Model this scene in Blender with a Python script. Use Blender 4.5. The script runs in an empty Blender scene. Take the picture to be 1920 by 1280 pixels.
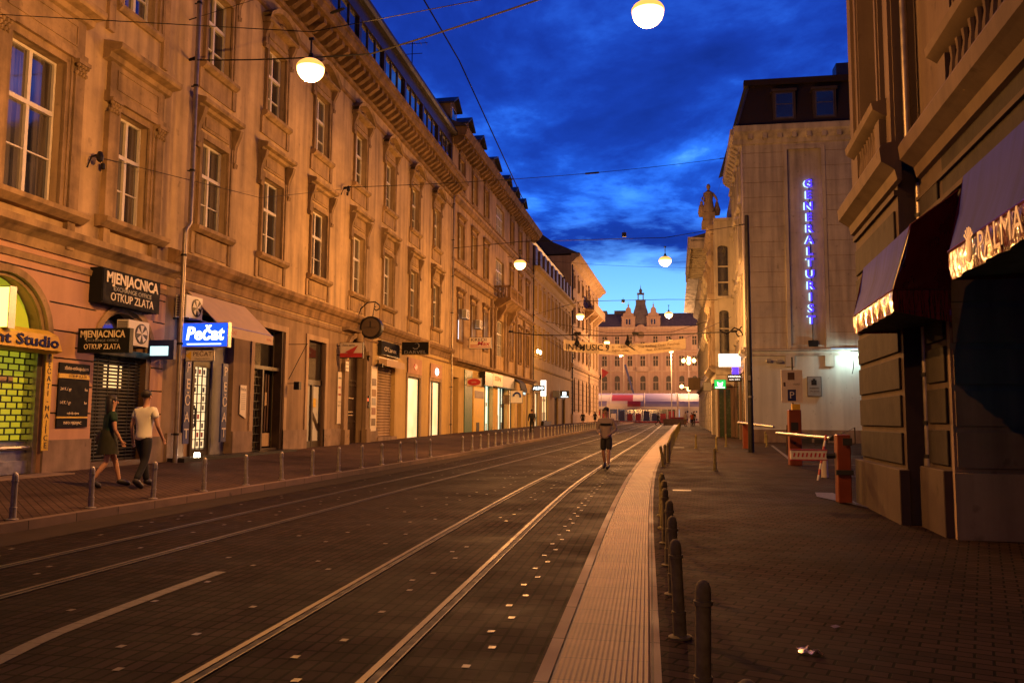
import bpy, bmesh, math, random
from mathutils import Vector, Matrix
R = math.radians
random.seed(7)
SC = bpy.context.scene
COL = SC.collection
# ------------------------------------------------------------------ camera
EYE = 1.48
cam_d = bpy.data.cameras.new('camera'); cam = bpy.data.objects.new('camera', cam_d); COL.objects.link(cam)
cam_d.sensor_width = 36; cam_d.lens = 1560/1920*36; cam_d.clip_start = .05; cam_d.clip_end = 3000
def cam_basis(pitch, roll, yaw):
    f = Vector((-math.sin(yaw)*math.cos(pitch), math.cos(yaw)*math.cos(pitch), math.sin(pitch)))
    rt = Vector((math.cos(yaw), math.sin(yaw), 0)); up = rt.cross(f)
    r2 = rt*math.cos(roll)+up*math.sin(roll); u2 = -rt*math.sin(roll)+up*math.cos(roll)
    return Matrix((r2, u2, -f)).transposed()
cam.matrix_world = Matrix.Translation((0, 0, EYE)) @ cam_basis(R(5.3467), R(.4), R(9.4584)).to_4x4()
SC.camera = cam
# ------------------------------------------------------------------ render / view
SC.view_settings.view_transform = 'Standard'; SC.view_settings.look = 'None'
SC.view_settings.exposure = 0; SC.view_settings.gamma = 1
cy = SC.cycles
cy.use_denoising = True; cy.max_bounces = 6; cy.diffuse_bounces = 2; cy.glossy_bounces = 3
cy.transmission_bounces = 2; cy.sample_clamp_indirect = 4; cy.caustics_reflective = False; cy.caustics_refractive = False
try: cy.use_light_tree = True
except Exception: pass
# ------------------------------------------------------------------ node helper
def nd(nt, t, **kw):
    n = nt.nodes.new(t)
    for k, v in kw.items(): setattr(n, k, v)
    return n
def ramp(nt, fac, stops):
    n = nt.nodes.new('ShaderNodeValToRGB'); e = n.color_ramp.elements
    while len(e) < len(stops): e.new(.5)
    for el, (p, c) in zip(e, stops): el.position = p; el.color = (*c, 1) if len(c) == 3 else c
    nt.links.new(fac, n.inputs[0]); return n.outputs[0]
def math_(nt, op, a, b=None):
    n = nd(nt, 'ShaderNodeMath', operation=op)
    for i, v in enumerate((a, b)):
        if v is None: continue
        if isinstance(v, (int, float)): n.inputs[i].default_value = v
        else: nt.links.new(v, n.inputs[i])
    return n.outputs[0]
def mixc(nt, fac, a, b, mode='MIX'):
    n = nd(nt, 'ShaderNodeMix', data_type='RGBA', blend_type=mode)
    for i, v in ((0, fac), (6, a), (7, b)):
        if isinstance(v, (int, float)): n.inputs[i].default_value = v
        elif isinstance(v, (tuple, list)): n.inputs[i].default_value = (*v[:3], 1)
        else: nt.links.new(v, n.inputs[i])
    return n.outputs[2]
# ------------------------------------------------------------------ world: dusk sky with clouds
W = bpy.data.worlds.new('World'); SC.world = W; W.use_nodes = True
nt = W.node_tree; nt.nodes.clear()
wo = nd(nt, 'ShaderNodeOutputWorld'); bg = nd(nt, 'ShaderNodeBackground'); nt.links.new(bg.outputs[0], wo.inputs[0])
tc = nd(nt, 'ShaderNodeTexCoord'); sep = nd(nt, 'ShaderNodeSeparateXYZ'); nt.links.new(tc.outputs['Generated'], sep.inputs[0])
zz = math_(nt, 'MAXIMUM', sep.outputs[2], 0.0); den = math_(nt, 'ADD', zz, .16)
cmb = nd(nt, 'ShaderNodeCombineXYZ')
nt.links.new(math_(nt, 'DIVIDE', sep.outputs[0], den), cmb.inputs[0]); nt.links.new(math_(nt, 'DIVIDE', sep.outputs[1], den), cmb.inputs[1])
def wnoise(scale, detail, rough, off=0, dist=0.):
    mp = nd(nt, 'ShaderNodeMapping'); mp.inputs['Location'].default_value = (off, off*.7, off); mp.inputs['Rotation'].default_value = (0, 0, .5)
    nt.links.new(cmb.outputs[0], mp.inputs[0])
    n = nd(nt, 'ShaderNodeTexNoise'); n.inputs['Scale'].default_value = scale; n.inputs['Detail'].default_value = detail
    n.inputs['Roughness'].default_value = rough; n.inputs['Distortion'].default_value = dist
    nt.links.new(mp.outputs[0], n.inputs[0]); return n.outputs[0]
n1 = wnoise(1.7, 8, .6, 3.1, .3); n2 = wnoise(5., 6, .6, 9.3, .2)
cl = math_(nt, 'ADD', math_(nt, 'MULTIPLY', n1, .76), math_(nt, 'MULTIPLY', n2, .24))
clouds = ramp(nt, cl, [(.36, (.0045, .024, .22)), (.47, (.006, .036, .31)), (.53, (.009, .062, .44)), (.60, (.022, .15, .78)), (.68, (.10, .40, .95))])
upper = ramp(nt, cl, [(.38, (.0035, .014, .15)), (.5, (.006, .025, .25)), (.64, (.012, .055, .42))])
mr_up = nd(nt, 'ShaderNodeMapRange'); mr_up.inputs[1].default_value = .30; mr_up.inputs[2].default_value = .52; nt.links.new(sep.outputs[2], mr_up.inputs[0])
sky1 = mixc(nt, mr_up.outputs[0], clouds, upper)
clear = ramp(nt, sep.outputs[2], [(0, (.30, .62, .95)), (.13, (.20, .54, 1.)), (.24, (.04, .22, .9))])
edge = math_(nt, 'ADD', sep.outputs[2], math_(nt, 'MULTIPLY', math_(nt, 'SUBTRACT', cl, .5), -.42))
# the clear gap is low in the sky up the street, clouds elsewhere
az = math_(nt, 'MINIMUM', math_(nt, 'ABSOLUTE', math_(nt, 'ADD', math_(nt, 'DIVIDE', sep.outputs[0], math_(nt, 'MAXIMUM', sep.outputs[1], .05)), .02)), 4.)
edge2 = math_(nt, 'ADD', edge, math_(nt, 'MULTIPLY', az, .22))
mr = nd(nt, 'ShaderNodeMapRange'); mr.inputs[1].default_value = .185; mr.inputs[2].default_value = .255; nt.links.new(edge2, mr.inputs[0])
sky2 = mixc(nt, mr.outputs[0], clear, sky1)
# the sky behind the viewer (away from the sunset) is much darker
mb_ = nd(nt, 'ShaderNodeMapRange'); mb_.inputs[1].default_value = -.15; mb_.inputs[2].default_value = .6; mb_.inputs[3].default_value = .18; mb_.inputs[4].default_value = 1.; nt.links.new(sep.outputs[1], mb_.inputs[0])
nt.links.new(sky2, bg.inputs[0]); nt.links.new(math_(nt, 'MULTIPLY', mb_.outputs[0], 1.5), bg.inputs[1])
# the dim after-sunset glow of the physical sky is added to the painted-free cloud colours
skyt = nd(nt, 'ShaderNodeTexSky', sky_type='NISHITA'); skyt.sun_disc = False; skyt.sun_elevation = R(-3); skyt.sun_rotation = R(-20)
bg2 = nd(nt, 'ShaderNodeBackground'); nt.links.new(skyt.outputs[0], bg2.inputs[0]); bg2.inputs[1].default_value = .004
ads = nd(nt, 'ShaderNodeAddShader'); nt.links.new(bg.outputs[0], ads.inputs[0]); nt.links.new(bg2.outputs[0], ads.inputs[1]); nt.links.new(ads.outputs[0], wo.inputs[0])
# ------------------------------------------------------------------ materials
MATS = {}
def base_mat(name):
    m = bpy.data.materials.new(name); m.use_nodes = True; nt = m.node_tree; nt.nodes.clear()
    o = nd(nt, 'ShaderNodeOutputMaterial'); b = nd(nt, 'ShaderNodeBsdfPrincipled'); nt.links.new(b.outputs[0], o.inputs[0])
    MATS[name] = m; return m, nt, b
def noise(nt, scale, detail=4, rough=.55, vec=None, stretch=None, coord='Object'):
    if vec is None:
        tc = nd(nt, 'ShaderNodeTexCoord'); vec = tc.outputs[coord]
    if stretch:
        mp = nd(nt, 'ShaderNodeMapping'); mp.inputs['Scale'].default_value = stretch; nt.links.new(vec, mp.inputs[0]); vec = mp.outputs[0]
    n = nd(nt, 'ShaderNodeTexNoise'); n.inputs['Scale'].default_value = scale; n.inputs['Detail'].default_value = detail; n.inputs['Roughness'].default_value = rough
    nt.links.new(vec, n.inputs[0]); return n.outputs[0]
def bump(nt, b, h, strength=.3, dist=.01):
    n = nd(nt, 'ShaderNodeBump'); n.inputs['Strength'].default_value = strength; n.inputs['Distance'].default_value = dist
    nt.links.new(h, n.inputs['Height']); nt.links.new(n.outputs[0], b.inputs['Normal'])
def plaster(name, col, rough=.85, var=.25, streak=.35, sc=1.2, bmp=.3):
    m, nt, b = base_mat(name)
    n1 = noise(nt, sc*.5, 9, .7); n2 = noise(nt, 1.0, 4, stretch=(2.2, 2.2, .18)); n3 = noise(nt, 18, 3)
    d = tuple(c*(1-var) for c in col); l = tuple(min(1, c*(1+var*.5)) for c in col)
    c = ramp(nt, n1, [(.3, d), (.62, l)])
    dk = ramp(nt, n2, [(.42, (1, 1, 1)), (.68, (1-streak, 1-streak, 1-streak*.9))])
    pt = noise(nt, 3.5, 3); dk = mixc(nt, 1., dk, ramp(nt, pt, [(.28, (.72,)*3), (.36, (1,)*3)]), 'MULTIPLY')
    c = mixc(nt, 1., c, dk, 'MULTIPLY')
    nt.links.new(c, b.inputs['Base Color']); b.inputs['Roughness'].default_value = rough; b.inputs['Specular IOR Level'].default_value = .12
    bump(nt, b, n3, bmp, .006); return m
def plain(name, col, rough=.5, metal=0., var=.15, sc=6., bmp=.0, coat=0.):
    m, nt, b = base_mat(name)
    n1 = noise(nt, sc, 5)
    c = ramp(nt, n1, [(.3, tuple(c*(1-var) for c in col)), (.7, tuple(min(1, c*(1+var)) for c in col))])
    nt.links.new(c, b.inputs['Base Color']); b.inputs['Metallic'].default_value = metal
    r = ramp(nt, n1, [(.3, (rough*.8,)*3), (.7, (min(1, rough*1.2),)*3)]); nt.links.new(r, b.inputs['Roughness'])
    if bmp: bump(nt, b, noise(nt, sc*5, 4), bmp, .005)
    if coat: b.inputs['Coat Weight'].default_value = coat; b.inputs['Coat Roughness'].default_value = .08
    return m
def emis(name, col, strength, base=None, var=0., sc=1.5, stretch=None):
    m, nt, b = base_mat(name)
    b.inputs['Base Color'].default_value = (*(base or tuple(c*.6 for c in col)), 1); b.inputs['Roughness'].default_value = .35
    if var:
        n = noise(nt, sc, 4, stretch=stretch)
        c = ramp(nt, n, [(.32, tuple(c*(1-var) for c in col)), (.62, col)]); nt.links.new(c, b.inputs['Emission Color'])
    else: b.inputs['Emission Color'].default_value = (*col, 1)
    b.inputs['Emission Strength'].default_value = strength; return m
def glass_dark(name, col=(.012, .014, .02), rough=.06, curtain=.0):
    m, nt, b = base_mat(name)
    oi = nd(nt, 'ShaderNodeObjectInfo')
    n = noise(nt, 3., 2)
    cw = noise(nt, 1.3, 3, stretch=(6, 1, .15))
    fac = math_(nt, 'MULTIPLY', math_(nt, 'GREATER_THAN', oi.outputs['Random'], .45), ramp(nt, cw, [(.42, (0,)*3), (.6, (1,)*3)]))
    c = mixc(nt, math_(nt, 'MULTIPLY', fac, curtain), col, (.35, .3, .24))
    nt.links.new(c, b.inputs['Base Color']); b.inputs['Roughness'].default_value = rough; b.inputs['IOR'].default_value = 2.0
    b.inputs['Specular IOR Level'].default_value = .8
    bump(nt, b, n, .12, .01); return m
plaster('ochre_stucco', (.47, .34, .19), var=.28, streak=.42)
plaster('ochre_trim', (.34, .235, .125), var=.35, streak=.5, sc=3.)
plaster('dark_ochre', (.27, .19, .12), var=.25, streak=.35)
plaster('old_stucco', (.43, .30, .16), var=.35, streak=.45)
plaster('old_trim', (.25, .16, .085), var=.4, streak=.45, sc=3.)
plaster('pale_yellow', (.52, .37, .16), var=.12, streak=.2)
plaster('sand_stone', (.46, .33, .19), var=.2, streak=.3)
plaster('pink_render', (.50, .30, .20), var=.12, streak=.15)
plaster('shop_render', (.40, .29, .19), var=.18, streak=.3)
plaster('plinth_stone', (.26, .19, .14), var=.35, streak=.3, sc=2.5)
plaster('palace_stone', (.46, .42, .36), var=.2, streak=.4)
plaster('white_render', (.52, .53, .50), var=.08, streak=.2)
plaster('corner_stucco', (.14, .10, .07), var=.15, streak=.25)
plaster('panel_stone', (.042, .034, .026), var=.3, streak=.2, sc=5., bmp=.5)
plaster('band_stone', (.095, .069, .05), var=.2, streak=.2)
plaster('far_facade', (.47, .33, .27), var=.1, streak=.2)
plaster('sculpture_stone', (.34, .27, .2), var=.3, streak=.3)
plain('roof_tile', (.05, .035, .03), .8, 0, .3, 3, .6)
plain('slate', (.045, .04, .045), .6, 0, .3, 2, .4)
plain('zinc', (.13, .12, .12), .45, .5, .2, 3)
plain('rust_tile', (.025, .014, .011), .85, 0, .4, 8, .8)
plain('white_paint', (.62, .58, .52), .45, 0, .08)
plain('brown_paint', (.085, .045, .025), .5, 0, .2)
plain('dark_wood', (.035, .02, .012), .4, 0, .3)
plain('iron', (.02, .018, .018), .5, .6, .3)
plain('black_plastic', (.012, .012, .013), .35, 0, .2)
plain('steel', (.42, .40, .37), .35, .85, .2, 8)
plain('bollard_metal', (.19, .16, .07), .85, 0, .35, 14, .15)
MATS['bollard_metal'].node_tree.nodes['Principled BSDF'].inputs['Specular IOR Level'].default_value = .15
plain('rail_steel', (.09, .075, .064), .5, .9, .15, 4)
plain('pipe_metal', (.27, .23, .19), .42, .7, .2)
plain('maroon_vinyl', (.14, .008, .012), .2, 0, .2, 4, 0, .7)
plain('cream_letter', (.75, .62, .42), .5)
plain('orange_paint', (.18, .036, .009), .45, 0, .15, 5, .1)
plain('sign_board', (.62, .55, .45), .5, 0, .06)
plain('grey_sign', (.22, .22, .22), .5)
plain('red_paint', (.42, .03, .03), .45)
plain('blue_paint', (.012, .018, .11), .45)
plain('green_paint', (.03, .12, .09), .5)
plain('yellow_paint', (.62, .40, .03), .5)
plain('awning_cloth', (.50, .37, .25), .85, 0, .1, 3)
plain('ac_white', (.55, .52, .47), .5, 0, .06)
plain('skin', (.42, .23, .15), .55, 0, .08)
plain('hair', (.012, .009, .008), .6)
plain('shirt_white', (.66, .66, .58), .85, 0, .05, 12, .2)
plain('shirt_grey', (.34, .27, .25), .85, 0, .12, 12, .2)
plain('trousers', (.007, .008, .012), .9)
plain('shorts', (.025, .024, .026), .85)
plain('dress_green', (.004, .03, .018), .85)
plain('skirt_dark', (.012, .014, .006), .85)
plain('shoe', (.015, .012, .012), .5)
plain('bag', (.13, .10, .05), .6)
plain('dark_cloth', (.015, .015, .018), .85)
plain('orange_cloth', (.6, .1, .02), .85)
plain('pale_cloth', (.6, .5, .4), .85)
plain('tent_blue', (.22, .21, .42), .6, 0, .06)
plain('tent_red', (.34, .035, .05), .6)
plain('tent_white', (.62, .57, .55), .6, 0, .05)
plain('banner_cloth', (.74, .62, .45), .8, 0, .08)
plain('foil', (.75, .55, .3), .22, 1., .2, 20, .6)
plain('rubber', (.02, .02, .02), .7)
glass_dark('window_glass', curtain=.28)
glass_dark('shop_glass', (.018, .015, .014), .08)
glass_dark('attic_glass', (.02, .022, .03), .03)
emis('lamp_glass', (1., .50, .16), 9, (.9, .8, .6))
emis('warm_shop', (1., .70, .34), 1.25, var=.35, sc=.8)
emis('pale_shop', (.85, 1., .72), 1.3, var=.35, sc=2., stretch=(3, 3, .5))
emis('amber_shop', (1., .62, .25), 1.5, var=.5, sc=1.6, stretch=(2, 2, .3))
emis('neon_yellow', (.66, .62, .03), .5, var=.22, sc=1.2)
emis('neon_pale', (.72, .95, .9), .8, var=.35, sc=1.3)
emis('yellow_lightbox', (1., 1., .18), 2.6)
emis('white_tube', (.8, .85, 1.), 4.)
emis('blue_neon', (.07, .03, 1.), 1.8)
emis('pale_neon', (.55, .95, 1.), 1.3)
emis('blue_lightbox', (.01, .08, 1.), 1.5)
emis('white_letter', (.8, .95, 1.), 3.)
emis('white_lightbox', (1., .97, .85), 2.2)
emis('green_lightbox', (.0, .45, .08), 1.4)
emis('flood_white', (.72, 1., .88), 170.)
emis('spot_warm', (1., .8, .5), 60.)
emis('red_led', (1., .1, .03), 3.)
emis('teal_glow', (.2, .8, .7), .35)
emis('sodium_globe', (1., .52, .17), 9.)
plaster('far_trim', (.56, .42, .33), var=.1, streak=.2)
plain('far_pane', (.03, .022, .02), .5)
plain('green_glass', (.02, .035, .02), .25)
plain('far_roof', (.13, .11, .13), .8, 0, .3, 1.5)
emis('amber_halo', (1., .42, .08), 1.7, (.3, .15, .05))  # orange glow standing in for the halo around each street lamp
emis('sodium_low', (1., .52, .17), 7.)
emis('small_bulb', (1., .6, .2), 25.)
plain('bollard_steel', (.30, .27, .23), .4, .55, .3, 14, .15)
plain('sign_black', (.012, .012, .013), .75, 0, .2)
MATS['sign_black'].node_tree.nodes['Principled BSDF'].inputs['Specular IOR Level'].default_value = .12
def brick_mat(name, c1, c2, mortar, bw, bh, msize, rough, offset=.5, bmp=.5, rot=0, stain=.3, spec=.5):
    m, nt, b = base_mat(name)
    tc = nd(nt, 'ShaderNodeTexCoord'); mp = nd(nt, 'ShaderNodeMapping'); mp.inputs['Rotation'].default_value = (0, 0, rot)
    nt.links.new(tc.outputs['Object'], mp.inputs[0])
    wv = noise(nt, .6, 2, vec=mp.outputs[0])
    br = nd(nt, 'ShaderNodeTexBrick'); br.offset = offset; br.squash = 1
    for k, v in (('Color1', (*c1, 1)), ('Color2', (*c2, 1)), ('Mortar', (*mortar, 1)), ('Scale', 1.), ('Mortar Size', msize), ('Brick Width', bw), ('Row Height', bh), ('Mortar Smooth', .2)):
        br.inputs[k].default_value = v
    nt.links.new(mp.outputs[0], br.inputs[0])
    st = noise(nt, .7, 6, .65); st2 = noise(nt, 30, 3)
    c = mixc(nt, 1., br.outputs[0], ramp(nt, st, [(.35, (1-stain,)*3), (.65, (1.1,)*3)]), 'MULTIPLY')
    big = noise(nt, .22, 5, .7); c = mixc(nt, 1., c, ramp(nt, big, [(.38, (.62,)*3), (.5, (1.,)*3), (.64, (1.25,)*3)]), 'MULTIPLY')
    sp_ = noise(nt, 5., 2); c = mixc(nt, 1., c, ramp(nt, sp_, [(.24, (.45,)*3), (.3, (1.,)*3)]), 'MULTIPLY')
    nt.links.new(c, b.inputs['Base Color'])
    rr = ramp(nt, st, [(.3, (rough*.75,)*3), (.7, (min(1, rough*1.2),)*3)]); nt.links.new(rr, b.inputs['Roughness'])
    b.inputs['Specular IOR Level'].default_value = spec
    h = math_(nt, 'ADD', math_(nt, 'MULTIPLY', br.outputs[1], -1.), math_(nt, 'MULTIPLY', st2, .4))
    bump(nt, b, h, bmp, .006); return m
brick_mat('road_setts', (.013, .0078, .0070), (.030, .0182, .0158), (.0008, .0006, .0006), .2, .1, .011, .8, 0., .5, R(90), spec=.05)
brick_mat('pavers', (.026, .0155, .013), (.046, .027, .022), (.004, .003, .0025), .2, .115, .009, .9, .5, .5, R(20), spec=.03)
brick_mat('pavers_left', (.075, .048, .037), (.092, .059, .046), (.03, .021, .017), .2, .115, .009, .9, .5, .5, R(45), spec=.04)  # paler copy of the pavers, lamp-lit tone put into its colour
brick_mat('lot_setts', (.10, .09, .08), (.13, .11, .10), (.05, .04, .035), .3, .15, .008, .7)
plain('stud_stone', (.08, .062, .052), .4, 0, .2, 30)
plain('road_paint', (.05, .038, .034), .6, 0, .3, 20)
brick_mat('kerb_stone', (.13, .085, .06), (.18, .12, .09), (.02, .014, .01), .9, 20., .008, .75, 0., .5, R(90), .3, .3)
plain('gutter_stone', (.035, .026, .021), .85, 0, .3, 3, .3)
MATS['gutter_stone'].node_tree.nodes['Principled BSDF'].inputs['Specular IOR Level'].default_value = .05
plain('groove_dark', (.01, .008, .007), .8)
# tactile strip: slabs with ribs
m, nt, b = base_mat('tactile_slabs')
tc = nd(nt, 'ShaderNodeTexCoord'); wv = nd(nt, 'ShaderNodeTexWave'); wv.bands_direction = 'X'; wv.inputs['Scale'].default_value = 10.5
nt.links.new(tc.outputs['UV'], wv.inputs[0])
br = nd(nt, 'ShaderNodeTexBrick'); br.offset = 0
for k, v in (('Color1', (.135, .068, .043, 1)), ('Color2', (.19, .098, .062, 1)), ('Mortar', (.07, .04, .03, 1)), ('Scale', 1.), ('Mortar Size', .006), ('Brick Width', .62), ('Row Height', .42)): br.inputs[k].default_value = v
nt.links.new(tc.outputs['UV'], br.inputs[0])
st = noise(nt, 2.5, 6, .65)
c = mixc(nt, 1., br.outputs[0], ramp(nt, st, [(.35, (.75,)*3), (.65, (1.1,)*3)]), 'MULTIPLY')
c = mixc(nt, math_(nt, 'MULTIPLY', wv.outputs[1], .35), c, (.10, .06, .04)); nt.links.new(c, b.inputs['Base Color']); b.inputs['Roughness'].default_value = .6; b.inputs['Specular IOR Level'].default_value = .35
bump(nt, b, math_(nt, 'SUBTRACT', math_(nt, 'MULTIPLY', wv.outputs[1], -1.), br.outputs[1]), .8, .008)
# streaked awning cloth, violet of the reflected sky put into its colour
m, nt, b = base_mat('sky_violet_cloth')
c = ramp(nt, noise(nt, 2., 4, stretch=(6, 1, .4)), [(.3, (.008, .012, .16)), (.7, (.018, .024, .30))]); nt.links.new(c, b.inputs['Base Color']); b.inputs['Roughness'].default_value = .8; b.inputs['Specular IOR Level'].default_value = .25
# glossy valance vinyl with wrinkles
m, nt, b = base_mat('valance_vinyl')
b.inputs['Base Color'].default_value = (.20, .02, .015, 1); b.inputs['Roughness'].default_value = .16; b.inputs['Coat Weight'].default_value = .8; b.inputs['Coat Roughness'].default_value = .06
bump(nt, b, noise(nt, 3.2, 3, stretch=(3, 3, .8)), 1., .09)
MATS['maroon_vinyl'].node_tree.nodes
# ------------------------------------------------------------------ mesh builder
EACH = {'finial', 'cornice', 'red_panel', 'white_panel', 'arm', 'modillion', 'plinth', 'pilaster', 'entrance_band', 'arch_moulding', 'balustrade', 'end_cloth', 'door_surround', 'lit_blind', 'chimney', 'dormer', 'mullion', 'shop_pier', 'bracket', 'block', 'oval', 'picture', 'gable_window', 'arched_pane', 'shop_pane', 'fascia_panel', 'printed_mark', 'post', 'brass_bar', 'sample_card', 'bulb', 'display_shelf', 'curtain', 'portal_pier', 'window_architrave', 'central_window', 'body'}
class MB:
    def __init__(s): s.v = []; s.f = []; s.m = []; s.uv = None
    def face(s, pts, mi=0):
        n = len(s.v); s.v += [tuple(p) for p in pts]; s.f.append(tuple(range(n, n+len(pts)))); s.m.append(mi)
    def raw(s, vs, fs, mi=0):
        n = len(s.v); s.v += [tuple(p) for p in vs]
        for f in fs: s.f.append(tuple(n+i for i in f)); s.m.append(mi)
    def box(s, x0, x1, y0, y1, z0, z1, mi=0):
        s.raw([(x0, y0, z0), (x1, y0, z0), (x1, y1, z0), (x0, y1, z0), (x0, y0, z1), (x1, y0, z1), (x1, y1, z1), (x0, y1, z1)],
              [(0, 3, 2, 1), (4, 5, 6, 7), (0, 1, 5, 4), (1, 2, 6, 5), (2, 3, 7, 6), (3, 0, 4, 7)], mi); return s
    def prism(s, poly, ax, a0, a1, mi=0):   # poly: 2-D points in the two other axes (in order), swept along axis ax
        def P(p, a):
            q = list(p); q.insert(ax, a); return tuple(q)
        n = len(poly); s.raw([P(p, a0) for p in poly]+[P(p, a1) for p in poly],
            [tuple(range(n))[::-1], tuple(range(n, 2*n))]+[(i, (i+1) % n, n+(i+1) % n, n+i) for i in range(n)], mi); return s
    def tube(s, pts, r, n=8, mi=0, caps=True):
        pts = [Vector(p) for p in pts]; rs = r if isinstance(r, (list, tuple)) else [r]*len(pts); vs = []; fs = []
        for i, p in enumerate(pts):
            t = (pts[min(i+1, len(pts)-1)]-pts[max(i-1, 0)]).normalized()
            a = Vector((0, 0, 1)) if abs(t.z) < .9 else Vector((1, 0, 0))
            u = t.cross(a).normalized(); w = t.cross(u)
            vs += [p+(u*math.cos(2*math.pi*k/n)+w*math.sin(2*math.pi*k/n))*rs[i] for k in range(n)]
        for i in range(len(pts)-1):
            for k in range(n): fs.append((i*n+k, i*n+(k+1) % n, (i+1)*n+(k+1) % n, (i+1)*n+k))
        if caps: fs += [tuple(range(n))[::-1], tuple(range((len(pts)-1)*n, len(pts)*n))]
        s.raw(vs, fs, mi); return s
    def lathe(s, prof, n=16, c=(0, 0, 0), mi=0, sx=1, sy=1):
        vs = []; fs = []
        for r, z in prof: vs += [(c[0]+r*sx*math.cos(2*math.pi*k/n), c[1]+r*sy*math.sin(2*math.pi*k/n), c[2]+z) for k in range(n)]
        for i in range(len(prof)-1):
            for k in range(n): fs.append((i*n+k, i*n+(k+1) % n, (i+1)*n+(k+1) % n, (i+1)*n+k))
        fs += [tuple(range(n))[::-1], tuple(range((len(prof)-1)*n, len(prof)*n))]
        s.raw(vs, fs, mi); return s
    def pieces(s):
        par = list(range(len(s.v)))
        def find(i):
            while par[i] != i: par[i] = par[par[i]]; i = par[i]
            return i
        for f in s.f:
            for i in f[1:]: par[find(i)] = find(f[0])
        comp = {}
        for k, f in enumerate(s.f): comp.setdefault(find(f[0]), []).append(k)
        gr = []
        for fs in comp.values():
            ids = {i for k in fs for i in s.f[k]}; lo = [min(s.v[i][a] for i in ids)-.012 for a in range(3)]; hi = [max(s.v[i][a] for i in ids)+.012 for a in range(3)]
            new = [lo, hi, list(fs)]; rest = []
            for g in gr:
                if all(g[0][a] <= new[1][a] and g[1][a] >= new[0][a] for a in range(3)):
                    new = [[min(x, y) for x, y in zip(g[0], new[0])], [max(x, y) for x, y in zip(g[1], new[1])], g[2]+new[2]]
                else: rest.append(g)
            gr = rest+[new]
        out = []
        for g in gr:
            m = MB(); mp = {}
            for k in g[2]:
                f = []
                for i in s.f[k]:
                    if i not in mp: mp[i] = len(m.v); m.v.append(s.v[i])
                    f.append(mp[i])
                m.f.append(tuple(f)); m.m.append(s.m[k])
            out.append(m)
        return out
    def build(s, name, mat, parent=None, smooth=False, bev=0):
        if name in EACH:
            ps = s.pieces()
            if 1 < len(ps) <= 100: return [p.build1(name, mat, parent, smooth, bev) for p in ps][0]
        return s.build1(name, mat, parent, smooth, bev)
    def build1(s, name, mat, parent=None, smooth=False, bev=0):
        me = bpy.data.meshes.new(name); me.from_pydata(s.v, [], s.f)
        for mm in ([mat] if isinstance(mat, str) else mat): me.materials.append(MATS[mm])
        for p, mi in zip(me.polygons, s.m): p.material_index = mi
        bm = bmesh.new(); bm.from_mesh(me); bmesh.ops.recalc_face_normals(bm, faces=bm.faces); bm.to_mesh(me); bm.free()
        if smooth:
            for p in me.polygons: p.use_smooth = True
        o = bpy.data.objects.new(name, me); COL.objects.link(o)
        if smooth and smooth != 'all':
            md = o.modifiers.new('e', 'EDGE_SPLIT'); md.split_angle = R(40)
        if bev:
            md = o.modifiers.new('b', 'BEVEL'); md.width = bev; md.segments = 1; md.limit_method = 'ANGLE'
        if parent: o.parent = parent
        return o
def thing(name, label, cat, loc=(0, 0, 0), rz=0, group=None):
    o = bpy.data.objects.new(name, None); o.empty_display_size = .2; COL.objects.link(o)
    o.location = loc; o.rotation_euler = (0, 0, rz); o['label'] = label; o['category'] = cat
    if group: o['group'] = group
    return o
def tag(o, label, cat, group=None):
    o['label'] = label; o['category'] = cat
    if group: o['group'] = group
    return o
def struct(o): o['kind'] = 'structure'; return o
def inst(o, parent, loc, rz=0):
    c = o.copy(); COL.objects.link(c); c.parent = parent; c.location = loc; c.rotation_euler = (0, 0, rz)
    for ch in o.children:
        d = ch.copy(); COL.objects.link(d); d.parent = c
    return c
def dup(root, loc, rz=0, label=None, group=None):
    r = root.copy(); COL.objects.link(r); r.location = loc; r.rotation_euler = (0, 0, rz)
    if label: r['label'] = label
    if group: r['group'] = group
    for ch in root.children:
        c = ch.copy(); COL.objects.link(c); c.parent = r
        for g in ch.children:
            d = g.copy(); COL.objects.link(d); d.parent = c
    return r
def drop(root):
    for ch in list(root.children):
        for g in list(ch.children): bpy.data.objects.remove(g)
        bpy.data.objects.remove(ch)
    bpy.data.objects.remove(root)
FACE_D = Matrix(((-1, 0, 0), (0, 0, 1), (0, 1, 0))).transposed()     # text facing +d of a facade frame
FACE_CAM = Matrix(((1, 0, 0), (0, 0, 1), (0, -1, 0))).transposed()   # text facing world -Y
def text(body, size, mat, parent, loc, face=FACE_CAM, ext=.01, name='lettering', width=None, shear=0, bold=0, spacing=1., tilt=0):
    cu = bpy.data.curves.new(name, 'FONT'); cu.body = body; cu.size = size; cu.extrude = ext; cu.align_x = 'CENTER'; cu.align_y = 'CENTER'
    cu.shear = shear; cu.offset = bold; cu.space_character = spacing; cu.resolution_u = 2
    t = bpy.data.objects.new(name, cu); COL.objects.link(t)
    bpy.context.view_layer.update()
    me = bpy.data.meshes.new_from_object(t.evaluated_get(bpy.context.evaluated_depsgraph_get())); me.name = name
    bpy.data.objects.remove(t); me.materials.clear(); me.materials.append(MATS[mat])
    if width and len(me.vertices):
        xs = [v.co.x for v in me.vertices]; k = width/(max(xs)-min(xs))
        for v in me.vertices: v.co.x *= k
    o = bpy.data.objects.new(name, me); COL.objects.link(o); o.parent = parent
    o.matrix_local = Matrix.Translation(loc) @ face.to_4x4() @ Matrix.Rotation(tilt, 4, 'Z'); return o
ORD = ['first', 'second', 'third', 'fourth', 'fifth', 'sixth', 'seventh', 'eighth', 'ninth', 'tenth', 'eleventh', 'twelfth', 'thirteenth', 'fourteenth', 'fifteenth', 'sixteenth', 'seventeenth', 'eighteenth', 'nineteenth', 'twentieth']
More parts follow.
